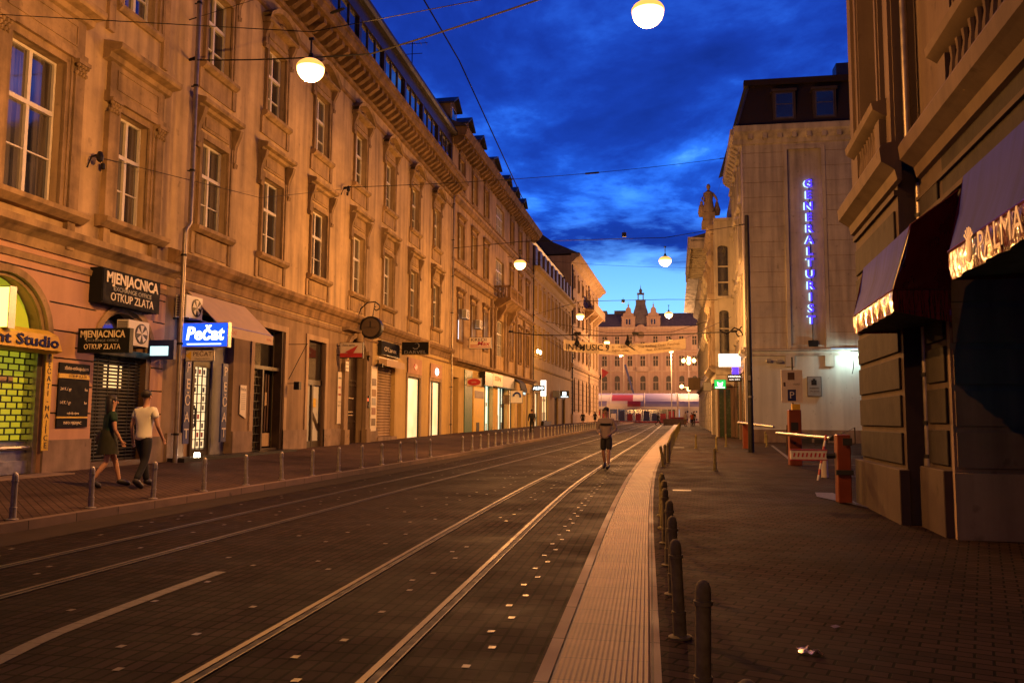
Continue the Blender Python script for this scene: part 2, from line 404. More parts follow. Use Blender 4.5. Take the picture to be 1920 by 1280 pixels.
# ------------------------------------------------------------------ ground
def zg(y):
    if y < 14: return 0.
    if y < 26: return .008*(y-14)**2/24.
    return .008*(min(y, 155)-20)
def interp(tab, y):
    if y <= tab[0][0]: return tab[0][1]
    for (a, b), (c, d) in zip(tab, tab[1:]):
        if y <= c:
            t = (y-a)/(c-a); return b+(d-b)*t
    return tab[-1][1]
def smooth_tab(tab, step=1.5, k=4.):
    ys = []; y = tab[0][0]
    while y <= tab[-1][0]: ys.append(y); y += step
    out = []
    for y in ys:
        w = [interp(tab, y+d) for d in (-k, -k/2, 0, k/2, k)]; out.append((y, (w[0]+2*w[1]+2*w[2]+2*w[3]+w[4])/8))
    return out
KERB_L = smooth_tab([(-30, -8.2), (9, -8.12), (16, -7.85), (33, -6.95), (52, -6.5), (83, -5.3), (120, -4.), (158, -2.6)])
RAIL1 = smooth_tab([(-30, -6.33), (7.4, -6.33), (13, -6.28), (20, -6.08), (32, -5.4), (52, -4.42), (70, -3.75), (122, -1.75), (158, -.2)])
RAIL3 = smooth_tab([(-30, -2.55), (4, -2.6), (10, -2.7), (19, -2.78), (30, -2.42), (38, -2.1), (56, -1.38), (122, .55), (158, 1.6)])
STRIP = smooth_tab([(-30, -.55), (5, -.62), (13, -.66), (22, -.57), (39, -.02), (78, 1.6), (122, 3.3), (158, 4.6)])
def FACL(y): return -12.8 if y < 52.4 else -12.8+.027*(y-52.4) if y < 84.3 else -11.93+.04*(y-84.3)
def ribbon(name, f0, f1, h0, h1, mat, y0=-30, y1=157, step=1.5, side0=0, side1=0, uvw=None):
    mb = MB(); ys = []; y = y0
    while y < y1: ys.append(y); y += step
    ys.append(y1); vs = []; fs = []; n = len(ys)
    cols = [(f0, lambda y: h0)] if not side0 else [(f0, lambda y: h0-side0), (f0, lambda y: h0)]
    cols += [(f1, lambda y: h1)] if not side1 else [(f1, lambda y: h1), (f1, lambda y: h1-side1)]
    for f, h in cols: vs += [(f(y), y, zg(y)+h(y)) for y in ys]
    for c in range(len(cols)-1):
        for i in range(n-1): fs.append((c*n+i, (c+1)*n+i, (c+1)*n+i+1, c*n+i+1))
    mb.raw(vs, fs); o = mb.build(name, mat)
    if uvw:
        me = o.data; uv = me.uv_layers.new(name='UVMap')
        for l in me.loops:
            co = me.vertices[l.vertex_index].co; uv.data[l.index].uv = ((co.x-f0(co.y)), co.y+100)
    return struct(o)
mb = MB(); ys = [-60, -30, 0, 14, 20, 26, 60, 100, 155, 400, 1500]
for a, b_ in zip(ys, ys[1:]): mb.face([(-600, a, zg(a)-.06), (600, a, zg(a)-.06), (600, b_, zg(b_)-.06), (-600, b_, zg(b_)-.06)])
struct(mb.build('ground', 'gutter_stone'))
kl = lambda y: interp(KERB_L, y); st_ = lambda y: interp(STRIP, y)
ribbon('road', lambda y: kl(y), lambda y: st_(y), 0, 0, 'road_setts')
ribbon('gutter', lambda y: kl(y)+.02, lambda y: kl(y)+.02+interp([(0, .85), (20, .75), (50, .55)], y), .004, .004, 'gutter_stone')
ribbon('kerb', lambda y: kl(y)-.16, lambda y: kl(y), .12, .12, 'kerb_stone', side1=.14)
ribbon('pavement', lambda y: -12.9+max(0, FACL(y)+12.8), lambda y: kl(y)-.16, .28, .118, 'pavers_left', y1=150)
ribbon('kerb', lambda y: st_(y), lambda y: st_(y)+.075, .105, .105, 'kerb_stone', side0=.12)
ribbon('tactile_strip', lambda y: st_(y)+.085, lambda y: st_(y)+.085+.52, .1, .1, 'tactile_slabs', uvw=1)
ribbon('kerb_joint', lambda y: st_(y)+.07, lambda y: st_(y)+.09, .094, .094, 'groove_dark')
ribbon('kerb', lambda y: st_(y)+.61, lambda y: st_(y)+.67, .106, .106, 'kerb_stone', side0=.02, side1=.02)
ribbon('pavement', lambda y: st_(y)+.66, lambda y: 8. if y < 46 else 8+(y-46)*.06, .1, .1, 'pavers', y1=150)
mb = MB(); mb.face([(8, 13, .1+zg(13)), (40, 13, .1), (40, 48, .1+zg(48)), (8, 48, .1+zg(48))]); struct(mb.build('parking_lot', 'pavers'))
# square paving beyond the street
mb = MB(); mb.face([(-60, 150, zg(150)+.02), (70, 150, zg(150)+.02), (70, 240, 1.1), (-60, 240, 1.1)]); struct(mb.build('square', 'lot_setts'))
# rails: each a steel head with a dark flange groove
def rail(tab, off, lab):
    f = lambda y: interp(tab, y)+off
    ribbon('tram_rail', lambda y: f(y)-.02, lambda y: f(y)+.026, .012, .012, 'rail_steel', side0=.02, side1=.02)
    ribbon('rail_groove', lambda y: f(y)+.03, lambda y: f(y)+.085, .006, .006, 'groove_dark')
    ribbon('tram_rail', lambda y: f(y)+.087, lambda y: f(y)+.098, .012, .012, 'rail_steel', side0=.01, side1=.01)
for tab, off in ((RAIL1, 0), (RAIL1, 1.04), (RAIL3, 0), (RAIL3, 1.0)): rail(tab, off, '')
# pale studs set among the setts, and the worn lane line
mb = MB()
def stud(x, y, a=.024):
    z = zg(y)+.004; t = -(interp(RAIL3, y+1)-interp(RAIL3, y)); 
    mb.face([(x-a, y-a*1.3, z), (x+a, y-a*1.3, z), (x+a, y+a*1.3, z), (x-a, y+a*1.3, z)])
y = 4.2; k = 0
while y < 75:
    for tab, offs in ((RAIL3, (1.52, 1.60)), (RAIL3, (.45, .6)), (RAIL3, (-.75, -.45)), (RAIL1, (1.9, 2.4)), (RAIL1, (.45, .6)), (RAIL1, (-.7, -.5))):
        o = offs[k % 2]
        if random.random() < (.97 if tab is RAIL3 and o > 1 else .5): stud(interp(tab, y)+o+random.uniform(-.04, .04)*(0 if o > 1.4 and tab is RAIL3 else 1), y+random.uniform(-.03, .03))
    y += .42; k += 1
struct(mb.build('road_studs', 'stud_stone'))
mb = MB()
LLX = lambda y: interp([(3, -3.6), (5.16, -4.02), (5.6, -4.05), (6.1, -4.07), (6.65, -4.09), (8.2, -4.1)], y)
for i in range(30):
    y0 = 3.2+i*.26
    if y0 > 7.4: break
    x = LLX(y0); x2 = LLX(y0+.255)
    mb.face([(x-.06, y0, .005), (x+.06, y0, .005), (x2+.06, y0+.255, .005), (x2-.06, y0+.255, .005)])
struct(mb.build('lane_line', 'road_paint'))
mb = MB()
mb.face([(.83, 38.9, zg(39)+.106), (1.5, 38.9, zg(39)+.106), (1.5, 39.3, zg(39)+.106), (.83, 39.3, zg(39)+.106)])
mb.face([(1.2, 43.6, zg(43)+.112), (1.45, 43.6, zg(43)+.112), (1.45, 43.9, zg(43)+.112), (1.2, 43.9, zg(43)+.112)])
mb.face([(.42, 16.9, .106), (.78, 16.9, .106), (.78, 17.2, .106), (.42, 17.2, .106)])
mb.face([(3.0, 16.2, .112), (3.45, 14.2, .112), (3.42, 16.9, .13), (3.1, 16.9, .13)])
for (a, b_) in (((5.9, 43), (4.5, 27.8)), ((5.2, 33), (8, 33.)), ((4.9, 27), (8, 27.)), ((4.6, 22), (8, 22.))):
    dx, dy = b_[0]-a[0], b_[1]-a[1]; L = math.hypot(dx, dy); nx, ny = -dy/L*.06, dx/L*.06
    mb.face([(a[0]+nx, a[1]+ny, zg(a[1])+.11), (b_[0]+nx, b_[1]+ny, zg(b_[1])+.11), (b_[0]-nx, b_[1]-ny, zg(b_[1])+.11), (a[0]-nx, a[1]-ny, zg(a[1])+.11)])
struct(mb.build('ground_markings', 'road_paint'))
# ------------------------------------------------------------------ facade tools (Y along the street, d outward, z up)
class Fac:
    def __init__(s, name, label, X0, Y0, k, sg, cat='building'):
        s.X0, s.Y0, s.k, s.sg = X0, Y0, k, sg
        s.rz = math.atan2(-1, -k) if sg < 0 else math.atan2(1, k)
        s.root = thing(name, label, cat, (X0, Y0, 0), s.rz); s.mw = Matrix.Translation((X0, Y0, 0)) @ Matrix.Rotation(s.rz, 4, 'Z')
    def mb(s): return FB(s)
    def at(s, Y, d, z): return s.mw @ Vector((s.sg*(Y-s.Y0), d, z))
    def loc(s, Y, d, z): return (s.sg*(Y-s.Y0), d, z)
    def thing(s, name, label, cat, Y, d, z, group=None): return thing(name, label, cat, s.at(Y, d, z), s.rz, group)
    def local(s): # frame for a separate thing whose origin sits on the facade: x = sg*dY
        f = Fac.__new__(Fac); f.X0 = f.Y0 = f.k = 0; f.sg = s.sg; return f
class FB(MB):
    def __init__(s, F): MB.__init__(s); s.F = F
    def X(s, Y): return s.F.sg*(Y-s.F.Y0)
    def bx(s, Y0, Y1, d0, d1, z0, z1, mi=0): return s.box(*sorted((s.X(Y0), s.X(Y1))), d0, d1, z0, z1, mi)
    def prof(s, Y0, Y1, pts, mi=0): return s.prism(pts, 0, s.X(Y0), s.X(Y1), mi)
    def poly(s, pts, mi=0): s.face([(s.X(Y), d, z) for Y, d, z in pts], mi)
    def wall(s, Y0, Y1, z0, z1, ops=(), d=0, rev=.28, grooves=(), mi=0, gmi=0, g=.018):
        ys = sorted({Y0, Y1} | {o[0] for o in ops} | {o[1] for o in ops}); ys = [y for y in ys if Y0 <= y <= Y1]
        zs = sorted({z0, z1} | {o[2] for o in ops} | {o[3] for o in ops} | set(grooves)); zs = [z for z in zs if z0 <= z <= z1]
        for za, zb in zip(zs, zs[1:]):
            run = None
            for ya, yb in list(zip(ys, ys[1:]))+[(None, None)]:
                hole = ya is None or any(o[0]-1e-6 <= ya and yb <= o[1]+1e-6 and o[2]-1e-6 <= za and zb <= o[3]+1e-6 for o in ops)
                if not hole: run = (run[0] if run else ya, yb)
                elif run:
                    a = za+(g if za in grooves else 0); b = zb-(g if zb in grooves else 0)
                    s.poly([(run[0], d, a), (run[1], d, a), (run[1], d, b), (run[0], d, b)], mi)
                    if za in grooves:
                        s.poly([(run[0], d-.03, a-2*g), (run[1], d-.03, a-2*g), (run[1], d-.03, a), (run[0], d-.03, a)], gmi)
                        s.poly([(run[0], d-.03, a), (run[1], d-.03, a), (run[1], d, a), (run[0], d, a)], mi)
                        s.poly([(run[0], d-.03, a-2*g), (run[1], d-.03, a-2*g), (run[1], d, a-2*g), (run[0], d, a-2*g)], mi)
                    run = None
        for o in ops:
            a, b, zl, zh = o[:4]; rv = o[5] if len(o) > 5 else rev
            if len(o) > 4 and o[4]:
                r = (b-a)/2; sp = zh-r*o[4]; N = 14; c = (a+b)/2
                pt = [(c-r*math.cos(math.pi*i/N), sp+r*o[4]*math.sin(math.pi*i/N)) for i in range(N+1)]
                for (ya, za), (yb, zb) in zip(pt, pt[1:]):
                    s.poly([(ya, d, za), (yb, d, zb), (yb, d, zh), (ya, d, zh)], mi)
                    s.poly([(ya, d, za), (yb, d, zb), (yb, d-rv, zb), (ya, d-rv, za)], mi)
            else:
                sp = zh; s.poly([(a, d, zh), (b, d, zh), (b, d-rv, zh), (a, d-rv, zh)], mi)
            for y in (a, b): s.poly([(y, d, zl), (y, d, sp), (y, d-rv, sp), (y, d-rv, zl)], mi)
            s.poly([(a, d, zl), (b, d, zl), (b, d-rv, zl), (a, d-rv, zl)], mi)
        return s
    def shell(s, Y0, Y1, z0, z1, depth=9., mi=0, near=True, far=True):
        if near: s.poly([(Y0, 0, z0), (Y0, 0, z1), (Y0, -depth, z1), (Y0, -depth, z0)], mi)
        if far: s.poly([(Y1, 0, z0), (Y1, 0, z1), (Y1, -depth, z1), (Y1, -depth, z0)], mi)
        s.poly([(Y0, -depth, z0), (Y0, -depth, z1), (Y1, -depth, z1), (Y1, -depth, z0)], mi); return s
PROTO = []
def win_proto(w, h, trans=.63, cross=True, mat='white_paint', glass='window_glass', cols=2, dd=-.2, bars=0):
    """a casement window, origin at sill centre"""
    m = MB(); t = .06; f0, f1 = dd-.05, dd+.02
    m.box(-w/2, -w/2+t, f0, f1, 0, h); m.box(w/2-t, w/2, f0, f1, 0, h); m.box(-w/2+t, w/2-t, f0, f1, 0, t); m.box(-w/2+t, w/2-t, f0, f1, h-t, h)
    for i in range(1, cols):
        x = -w/2+w*i/cols; m.box(x-.045, x+.045, f0+.003, f1+.012, t, h-t)
    if trans: m.box(-w/2+t, w/2-t, f0+.006, f1+.03, h*trans-.05, h*trans+.05)
    if cross:
        z = h*(trans or 1)*.5; m.box(-w/2+t, w/2-t, f0+.012, f1-.012, z-.016, z+.016)
    o = m.build('window', mat)
    p = MB(); p.box(-w/2+.02, w/2-.02, f0-.03, f0+.012, .02, h-.02); p.build('pane', glass, o)
    PROTO.append(o); return o
def sur_proto(kind, w, h, mat, bot=.0):
    """stone surround of a window of width w and height h, origin at sill centre"""
    m = MB(); a = .17
    for sx in (-1, 1):
        x0, x1 = sorted((sx*w/2, sx*(w/2+a))); m.box(x0, x1, -.02, .07, 0, h+a); m.box(*sorted((sx*(w/2+.11), sx*(w/2+a+.012))), .07, .10, 0, h+a)
    m.box(-w/2, w/2, -.02, .068, h, h+a)
    def sill(prj=.24, th=.1, wd=.32):
        m.prism([(0, -.12), (prj*.5, -.12), (prj, -.03), (prj, th-.03), (0, th)], 0, -w/2-wd, w/2+wd)
    def console(x, z0, z1, prj, wd=.16):
        n = 7; pts = [(0, z0)]
        for i in range(n+1):
            t = i/n; pts.append((prj*(.25+.75*t**1.6)+.025*math.sin(t*9), z0+(z1-z0)*t))
        pts.append((0, z1)); m.prism(pts, 0, x-wd/2, x+wd/2)
        m.prism([(prj*.2, z0+.02), (prj*.45, z0-.03), (prj*.55, z0+.1), (prj*.3, z0+.16)], 0, x-wd/2-.012, x+wd/2+.012)
    def hood(z, prj=.36, wd=.42):
        m.prism([(0, z-.06), (prj*.35, z-.03), (prj*.5, z+.05), (prj*.92, z+.07), (prj, z+.12), (prj, z+.2), (prj*.9, z+.22), (0, z+.3)], 0, -w/2-wd, w/2+wd)
    if kind == 'hood':
        sill(); z = h+.85
        m.box(-w/2-.02, w/2+.02, 0, .05, h+a+.12, z-.1); m.box(-w/2+.1, w/2-.1, .05, .075, h+a+.2, z-.2)
        for sx in (-1, 1): console(sx*(w/2+.3), h-.35, z-.05, .3)
        hood(z)
        for sx in (-1, 1): m.box(*sorted((sx*(w/2+.22), sx*(w/2+.38))), 0, .05, -.75, -.12)
        m.box(-w/2-.1, w/2+.1, 0, .035, -.7, -.14)
    elif kind == 'segment':
        sill(.22, .1, .3); z = h+.62
        m.box(-w/2-.02, w/2+.02, 0, .05, h+a+.08, z-.05)
        for sx in (-1, 1): console(sx*(w/2+.3), h-.25, z-.02, .26)
        m.prism([(0, z-.05), (.22, z), (.3, z+.05), (.3, z+.11), (0, z+.14)], 0, -w/2-.46, w/2+.46)
        W_ = w/2+.46; N = 12; rise = .52
        def arc(i, off): t = -1+2*i/N; return t*(W_+off*.3), z+.12+off+rise*(1-t*t)
        for i in range(N):
            (xa, za), (xb, zb) = arc(i, 0), arc(i+1, 0); (xc, zc), (xd, zd) = arc(i, .14), arc(i+1, .14)
            m.raw([(xa, 0, za), (xb, 0, zb), (xd, 0, zd), (xc, 0, zc), (xa, .3, za), (xb, .3, zb), (xd, .36, zd), (xc, .36, zc)], [(0, 1, 5, 4), (3, 7, 6, 2), (4, 5, 6, 7)])
            m.face([(xa, .05, z+.12), (xb, .05, z+.12), (xb, .05, zb), (xa, .05, za)])
        m.lathe([(.0, -.1), (.12, -.05), (.15, .02), (.08, .1), (0, .12)], 10, (0, .08, z+.3)); m.box(-w/2+.15, w/2-.15, .05, .07, z+.16, z+.2)
        for sx in (-1, 1): m.box(*sorted((sx*(w/2+.15), sx*(w/2+.36))), 0, .07, -.72, -.12)
        m.box(-w/2-.12, w/2+.12, 0, .04, -.72, -.14)
    elif kind == 'aedicule':
        z = h+.12
        for sx in (-1, 1):
            x = sx*(w/2+.36); m.box(x-.15, x+.15, 0, .14, -.05, z-.28); m.box(x-.2, x+.2, 0, .2, -.2, -.03); m.box(x-.12, x+.12, 0, .12, -.9, -.2)
            for q in range(3):   # acanthus capital
                for j in range(4-q % 2):
                    m.lathe([(.015, 0), (.045, .03), (.05, .08), (.01, .11)], 6, (x-.15+.1*j+.05*(q % 2), .15+.02*q, z-.3+.085*q))
            m.box(x-.2, x+.2, 0, .25, z-.04, z+.05)
            m.box(x-.1, x+.1, 0, .1, z+.05, z+1.2)
        m.box(-w/2-.56, w/2+.56, 0, .16, z+.05, z+.22); m.box(-w/2-.5, w/2+.5, 0, .11, z+.22, z+.95)
        m.box(-w/2-.2, w/2+.2, .11, .135, z+.34, z+.38); m.box(-w/2-.2, w/2+.2, .11, .135, z+.8, z+.84)
        for sx in (-1, 1): m.box(*sorted((sx*(w/2+.2), sx*(w/2+.24))), .11, .134, z+.34, z+.84)
        m.prism([(0, z+.95), (.18, z+1.), (.22, z+1.12), (.46, z+1.16), (.5, z+1.22), (.5, z+1.32), (0, z+1.42)], 0, -w/2-.68, w/2+.68)
        m.prism([(0, -.3), (.16, -.28), (.34, -.16), (.36, -.06), (.2, -.02), (0, 0)], 0, -w/2-.68, w/2+.68)
    elif kind == 'plain':
        sill(.14, .08, .16); hood(h+.3, .18, .2)
    elif kind == 'band':
        sill(.12, .08, .14)
        for sx in (-1, 1): console(sx*(w/2+.24), h-.1, h+.4, .16, .12)
        m.prism([(0, h+.38), (.16, h+.42), (.24, h+.46), (.24, h+.56), (0, h+.6)], 0, -w/2-.36, w/2+.36)
    o = m.build('window_surround', mat); PROTO.append(o); return o
def put(F, proto, Y, z, d=0.): return inst(proto, F.root, F.loc(Y, d, z))
def modillions(F, Y0, Y1, step, z0, z1, d0, d1, wd, mat):
    m = F.mb(); n = int((Y1-Y0)/step)
    for i in range(n+1):
        Y = Y0+(Y1-Y0)*i/n; m.prof(Y-wd/2, Y+wd/2, [(d0, z0), (d0+(d1-d0)*.35, z0+.02), (d0+(d1-d0)*.8, z0+(z1-z0)*.45), (d1, z0+(z1-z0)*.6), (d1, z1), (d0, z1)])
    m.build('modillion', mat, F.root)
def frame_box(name, F, Y, d, z, W_, H_, D_, face_mat, label, cat, edge='sign_black', group=None):
    """a box sign lying against a facade"""
    t = F.thing(name, label, cat, Y, d, z, group); b = MB()
    b.box(-W_/2, W_/2, 0, D_-.015, -H_/2, H_/2); b.build('case', edge, t)
    b = MB(); b.box(-W_/2+.03, W_/2-.03, D_-.015, D_, -H_/2+.03, H_/2-.03); b.build('sign_face', face_mat, t); return t
def hang_box(name, x0, x1, y, z0, z1, face_mat, label, cat='sign', edge='iron', th=.16, wall=None, group=None):
    """a box sign standing out from a wall, broad side to the viewer up or down the street"""
    t = thing(name, label, cat, ((x0+x1)/2, y, z0), 0, group); w = (x1-x0)/2; h = z1-z0
    b = MB(); b.box(-w, w, -th/2+.012, th/2-.012, 0, h); b.build('case', edge, t)
    b = MB(); b.box(-w+.025, w-.025, -th/2, -th/2+.012, .025, h-.025); b.build('sign_face', face_mat, t)
    b = MB(); b.box(-w+.025, w-.025, th/2-.012, th/2, .025, h-.025); b.build('sign_face', face_mat, t)
    if wall is not None:
        b = MB(); xw = wall-(x0+x1)/2; xe = -w if wall < x0 else w
        for z in (h*.2, h*.8): b.tube([(xw, 0, z), (xe, 0, z)], .02, 6)
        b.build('bracket', 'iron', t)
    return t
def cable(name, pts, r, label, mat='black_plastic', sag=0., group=None, knots=()):
    P0, P1 = Vector(pts[0]), Vector(pts[-1]); c = (P0+P1)/2; m = MB(); q = []
    for (a, b) in zip(pts, pts[1:]):
        a, b = Vector(a), Vector(b)
        for i in range(12): t = i/12; p = a.lerp(b, t); p.z -= sag*4*t*(1-t); q.append(p-c)
    q.append(P1-c); m.tube(q, r, 5)
    for t, L, rr in knots:
        p = P0.lerp(P1, t)-c; p.z -= sag*4*t*(1-t); dv = (P1-P0).normalized()*L; m.tube([p-dv, p-dv*.8, p+dv*.8, p+dv], [r, rr, rr, r], 7)
    for e, k in ((q[0], 1), (q[-1], -1)): m.tube([e, e+(P1-P0).normalized()*k*.35], r*2.2, 6)
    o = m.build(name, 'sign_black'); o.location = c; return tag(o, label, 'cable', group)
# ================================================================== B1: corner house with the print shop
F1 = Fac('townhouse', 'ochre townhouse with rusticated arched ground floor, nearest building on the left', -12.8, 8, 0, -1)
m = F1.mb(); gro = [.95+.6*i for i in range(8)]
ops1 = [(13.45, 15.95, .25, 4.4, 1.), (17.5, 19.75, .25, 4.12, 1.), (9.2, 11.7, .25, 4.4, 1.)]
m.wall(8, 20.3, .95, 5.2, ops1, grooves=gro, rev=.45, gmi=1); m.build('ground_floor_wall', ['pink_render', 'groove_dark'], F1.root)
m = F1.mb()
for a, b in ((8, 9.2), (11.7, 13.45), (15.95, 17.5), (19.75, 20.3)): m.bx(a, b, 0, .05, -.5, .97)
m.build('plinth', 'plinth_stone', F1.root)
ups = [(14.38, 15.98, 6.05, 9.3), (10.4, 12., 6.05, 9.3), (17.92, 19.14, 6.2, 8.9), (14.4, 15.96, 11.5, 14.2), (10.4, 11.96, 11.5, 14.2), (17.95, 19.2, 11.5, 14.1)]
m = F1.mb().wall(8, 20.3, 5.2, 17, ups); m.shell(8, 20.3, -.5, 17, far=False); m.poly([(8, 0, 17), (20.3, 0, 17), (20.3, -9, 17), (8, -9, 17)]); m.build('wall', 'ochre_stucco', F1.root)
m = F1.mb().prof(8, 20.55, [(0, 5.0), (.06, 5.0), (.1, 5.2), (.24, 5.3), (.36, 5.36), (.38, 5.5), (.1, 5.58), (0, 5.6)]); m.prof(8, 20.3, [(0, 4.72), (.05, 4.72), (.07, 4.84), (0, 4.88)]); m.prof(8, 20.6, [(0, 16), (.3, 16.3), (.8, 16.6), (.85, 17), (0, 17.1)]); m.build('cornice', 'ochre_trim', F1.root)
wa, wb = win_proto(1.56, 3.22), win_proto(1.18, 2.68); wc_ = win_proto(1.5, 2.65)
sa, sb, sc_ = sur_proto('aedicule', 1.6, 3.25, 'ochre_trim'), sur_proto('aedicule', 1.22, 2.7, 'ochre_trim'), sur_proto('plain', 1.5, 2.7, 'ochre_trim')
for Y in (15.18, 11.2): put(F1, wa, Y, 6.06); put(F1, sa, Y, 6.05); put(F1, wc_, Y, 11.52); put(F1, sc_, Y, 11.5)
put(F1, wb, 18.53, 6.21); put(F1, sb, 18.53, 6.2); put(F1, wb, 18.57, 11.42); put(F1, sc_, 18.57, 11.5)
m = F1.mb()  # upper pilaster strips over the windows
for Y in (13.9, 16.45, 17.4, 19.65): m.bx(Y-.12, Y+.12, 0, .09, 10.72, 16)
m.build('pilaster', 'ochre_trim', F1.root)
m = F1.mb()
for a in (13.45, 17.5, 9.2):    # moulded arch rings
    b = a+(2.25 if a == 17.5 else 2.5); r = (b-a)/2; c = (a+b)/2; sp = (4.12 if a == 17.5 else 4.4)-r; N = 18
    for i in range(N):
        t0, t1 = math.pi*i/N, math.pi*(i+1)/N
        for (ra, rb, dp) in ((r-.02, r+.13, .05), (r-.1, r-.02, -.05)):
            q = [(c-rr*math.cos(t), dd, sp+rr*math.sin(t)) for dd in (dp-.06, dp) for rr, t in ((ra, t0), (ra, t1), (rb, t1), (rb, t0))]
            m.raw([(m.X(y), d, z) for y, d, z in q], [(4, 5, 6, 7), (0, 1, 5, 4), (3, 7, 6, 2)])
m.build('arch_moulding', 'ochre_trim', F1.root)
def arch_panel(m, a, b, zs, zc, d, mi=0, k=1.):
    r = (b-a)/2; c = (a+b)/2; N = 16; m.poly([(a, d, zs)]+[(c-r*math.cos(math.pi*i/N), d, zs+(zc-zs)*math.sin(math.pi*i/N)) for i in range(N+1)]+[(b, d, zs)], mi)
# print shop front
m = F1.mb(); arch_panel(m, 13.5, 15.9, 3.15, 4.36, -.4); m.bx(14.75, 15.86, -.44, -.4, .95, 3.); m.build('shop_window', 'neon_yellow', F1.root)
m = F1.mb(); m.bx(13.5, 14.75, -.44, -.4, .95, 3.); m.build('shop_window', 'neon_pale', F1.root)
m = F1.mb(); m.bx(15.82, 15.95, -.42, -.1, .25, 3.); m.bx(13.45, 15.82, -.42, -.2, .28, .55); m.bx(13.45, 15.82, -.42, -.26, .55, .95); m.bx(13.45, 15.82, -.42, -.3, 2.95, 3.15); m.tube([(m.X(13.45), -.18, .82), (m.X(15.8), -.18, .82)], .05); m.build('shop_frame', 'steel', F1.root)
def grille(F, Ya, Yb, za, zb, d, bh, bw, r, mat, nm='security_grille'):
    m = F.mb(); n = int(round((zb-za)/bh))
    for i in range(n+1):
        z = za+(zb-za)*i/n; m.bx(Ya, Yb, d-r, d+r, z-r, z+r)
        if i < n:
            y = Ya+(bw/2 if i % 2 else bw)
            while y < Yb-.02: m.bx(y-r*.8, y+r*.8, d-r*.8, d+r*.8, z+r, z+(zb-za)/n-r); y += bw
    return m.build(nm, mat, F.root)
m = F1.mb(); m.bx(14.85, 15.5, -.4, -.385, 2.15, 2.32); m.build('window_label', 'awning_cloth', F1.root); m = F1.mb(); m.bx(14.0, 14.9, -.4, -.33, 1.5, 1.72); m.bx(13.6, 14.0, -.4, -.36, 1.0, 2.4); m.build('shelf', 'zinc', F1.root)
m = F1.mb(); m.bx(14.2, 14.6, -.4, -.38, 2.45, 2.8); m.build('poster', 'sign_board', F1.root)
grille(F1, 13.5, 15.82, .97, 2.95, -.22, .135, .3, .014, 'iron')
# exchange office front: dark roller grille under an arch
m = F1.mb(); arch_panel(m, 17.5, 19.75, 3., 4.1, -.42); m.bx(17.5, 19.75, -.5, -.45, .25, 3.); m.build('shop_window', 'shop_glass', F1.root)
m = F1.mb(); m.bx(18.5, 19.2, -.448, -.44, 2.2, 2.75); m.build('lit_window', 'amber_shop', F1.root)
m = F1.mb(); z = .35
while z < 2.95: m.bx(17.5, 19.55, -.2, -.17, z, z+.045); z += .085
for y in (17.9, 18.3, 18.7, 19.1): m.bx(y-.01, y+.01, -.21, -.165, .35, 2.95)
m.bx(17.45, 19.6, -.3, .1, 2.95, 3.1); m.build('roller_grille', 'iron', F1.root)
m = F1.mb(); m.bx(19.58, 19.75, -.3, -.02, .25, 3.); m.bx(17.5, 19.75, -.45, .0, .1, .42); m.build('door_frame', 'brown_paint', F1.root)
t = F1.thing('door_step', 'dark stone step under the yellow lit print shop', 'step', 14.4, .3, .15)
b = MB(); b.box(-1.8, 2.2, -.3, .35, 0, .13); b.build('slab', 'plinth_stone', t)
t = F1.thing('door_step', 'long low dark stone step in front of the stamp shop', 'step', 24.6, .25, .17)
b = MB(); b.box(-3.2, 4.0, -.25, .3, 0, .22); b.build('slab', 'black_plastic', t)
# signs on B1
t = F1.thing('shop_sign', 'yellow sloping sign board reading Print Studio over the bright yellow shop', 'sign', 14.6, 0, 2.8)
b = MB(); b.prism([(0, 0), (.28, 0), (.42, .05), (.3, .38), (.05, .5), (0, .5)], 0, -1.3, 1.3); b.build('board', 'yellow_paint', t)
tl = math.atan2(.12, .33)
o = text('Print Studio', .34, 'black_plastic', t, (-.05, .375, .215), FACE_D, .008, width=2.3, shear=.3, bold=.008)
o.matrix_local = Matrix.Translation((-.05, .38, .21)) @ Matrix.Rotation(.35, 4, 'X') @ FACE_D.to_4x4()
t = F1.thing('banner', 'narrow yellow vertical banner reading PEČATI-MAJICE beside the print shop', 'banner', 16.0, .03, .75)
b = MB(); b.box(-.1, .1, 0, .02, 0, 2.1); b.build('board', 'yellow_paint', t)
for i, ch in enumerate('PEČATI-MAJICE'): text(ch, .17, 'black_plastic', t, (0, .024, 2.0-i*.158), FACE_D, .004)
t = hang_box('lightbox', -12.72, -12.36, 14.4, 3.19, 4.02, 'yellow_lightbox', 'glowing yellow light box cut by the left edge of the photo', 'sign', 'steel', .2, -12.8)
t = F1.thing('price_board', 'black price board in four plates between the two arches', 'sign', 16.82, .02, 1.3)
for (z0, z1, mt) in ((1.14, 1.36, 'sign_black'), (1.02, 1.12, 'yellow_paint'), (.18, 1.0, 'sign_black'), (.14, .175, 'yellow_paint'), (-.06, .13, 'sign_black')):
    b = MB(); b.box(-.5, .5, 0, .03, z0, z1); b.build('plate', mt, t)
for s_, z, sz, x in (('zlato-otkup.com', 1.25, .12, -.05), ('OTKUP ZLATA', 1.07, .09, -.1), ('24 K / gr', .78, .1, .27), ('kn', .78, .1, -.4), ('14 K / gr', .48, .1, .27), ('kn', .48, .1, -.4), ('najbolja cijena', .25, .07, 0), ('INFO MJENJAC', .03, .09, 0)):
    text(s_, sz, 'cream_letter' if z != 1.07 else 'brown_paint', t, (x, .034, z), FACE_D, .003)
t = frame_box('sign_box', F1, 18.35, .0, 4.52, 2.3, .82, .34, 'sign_black', 'large black MJENJACNICA sign box flat on the wall under the cornice', 'sign')
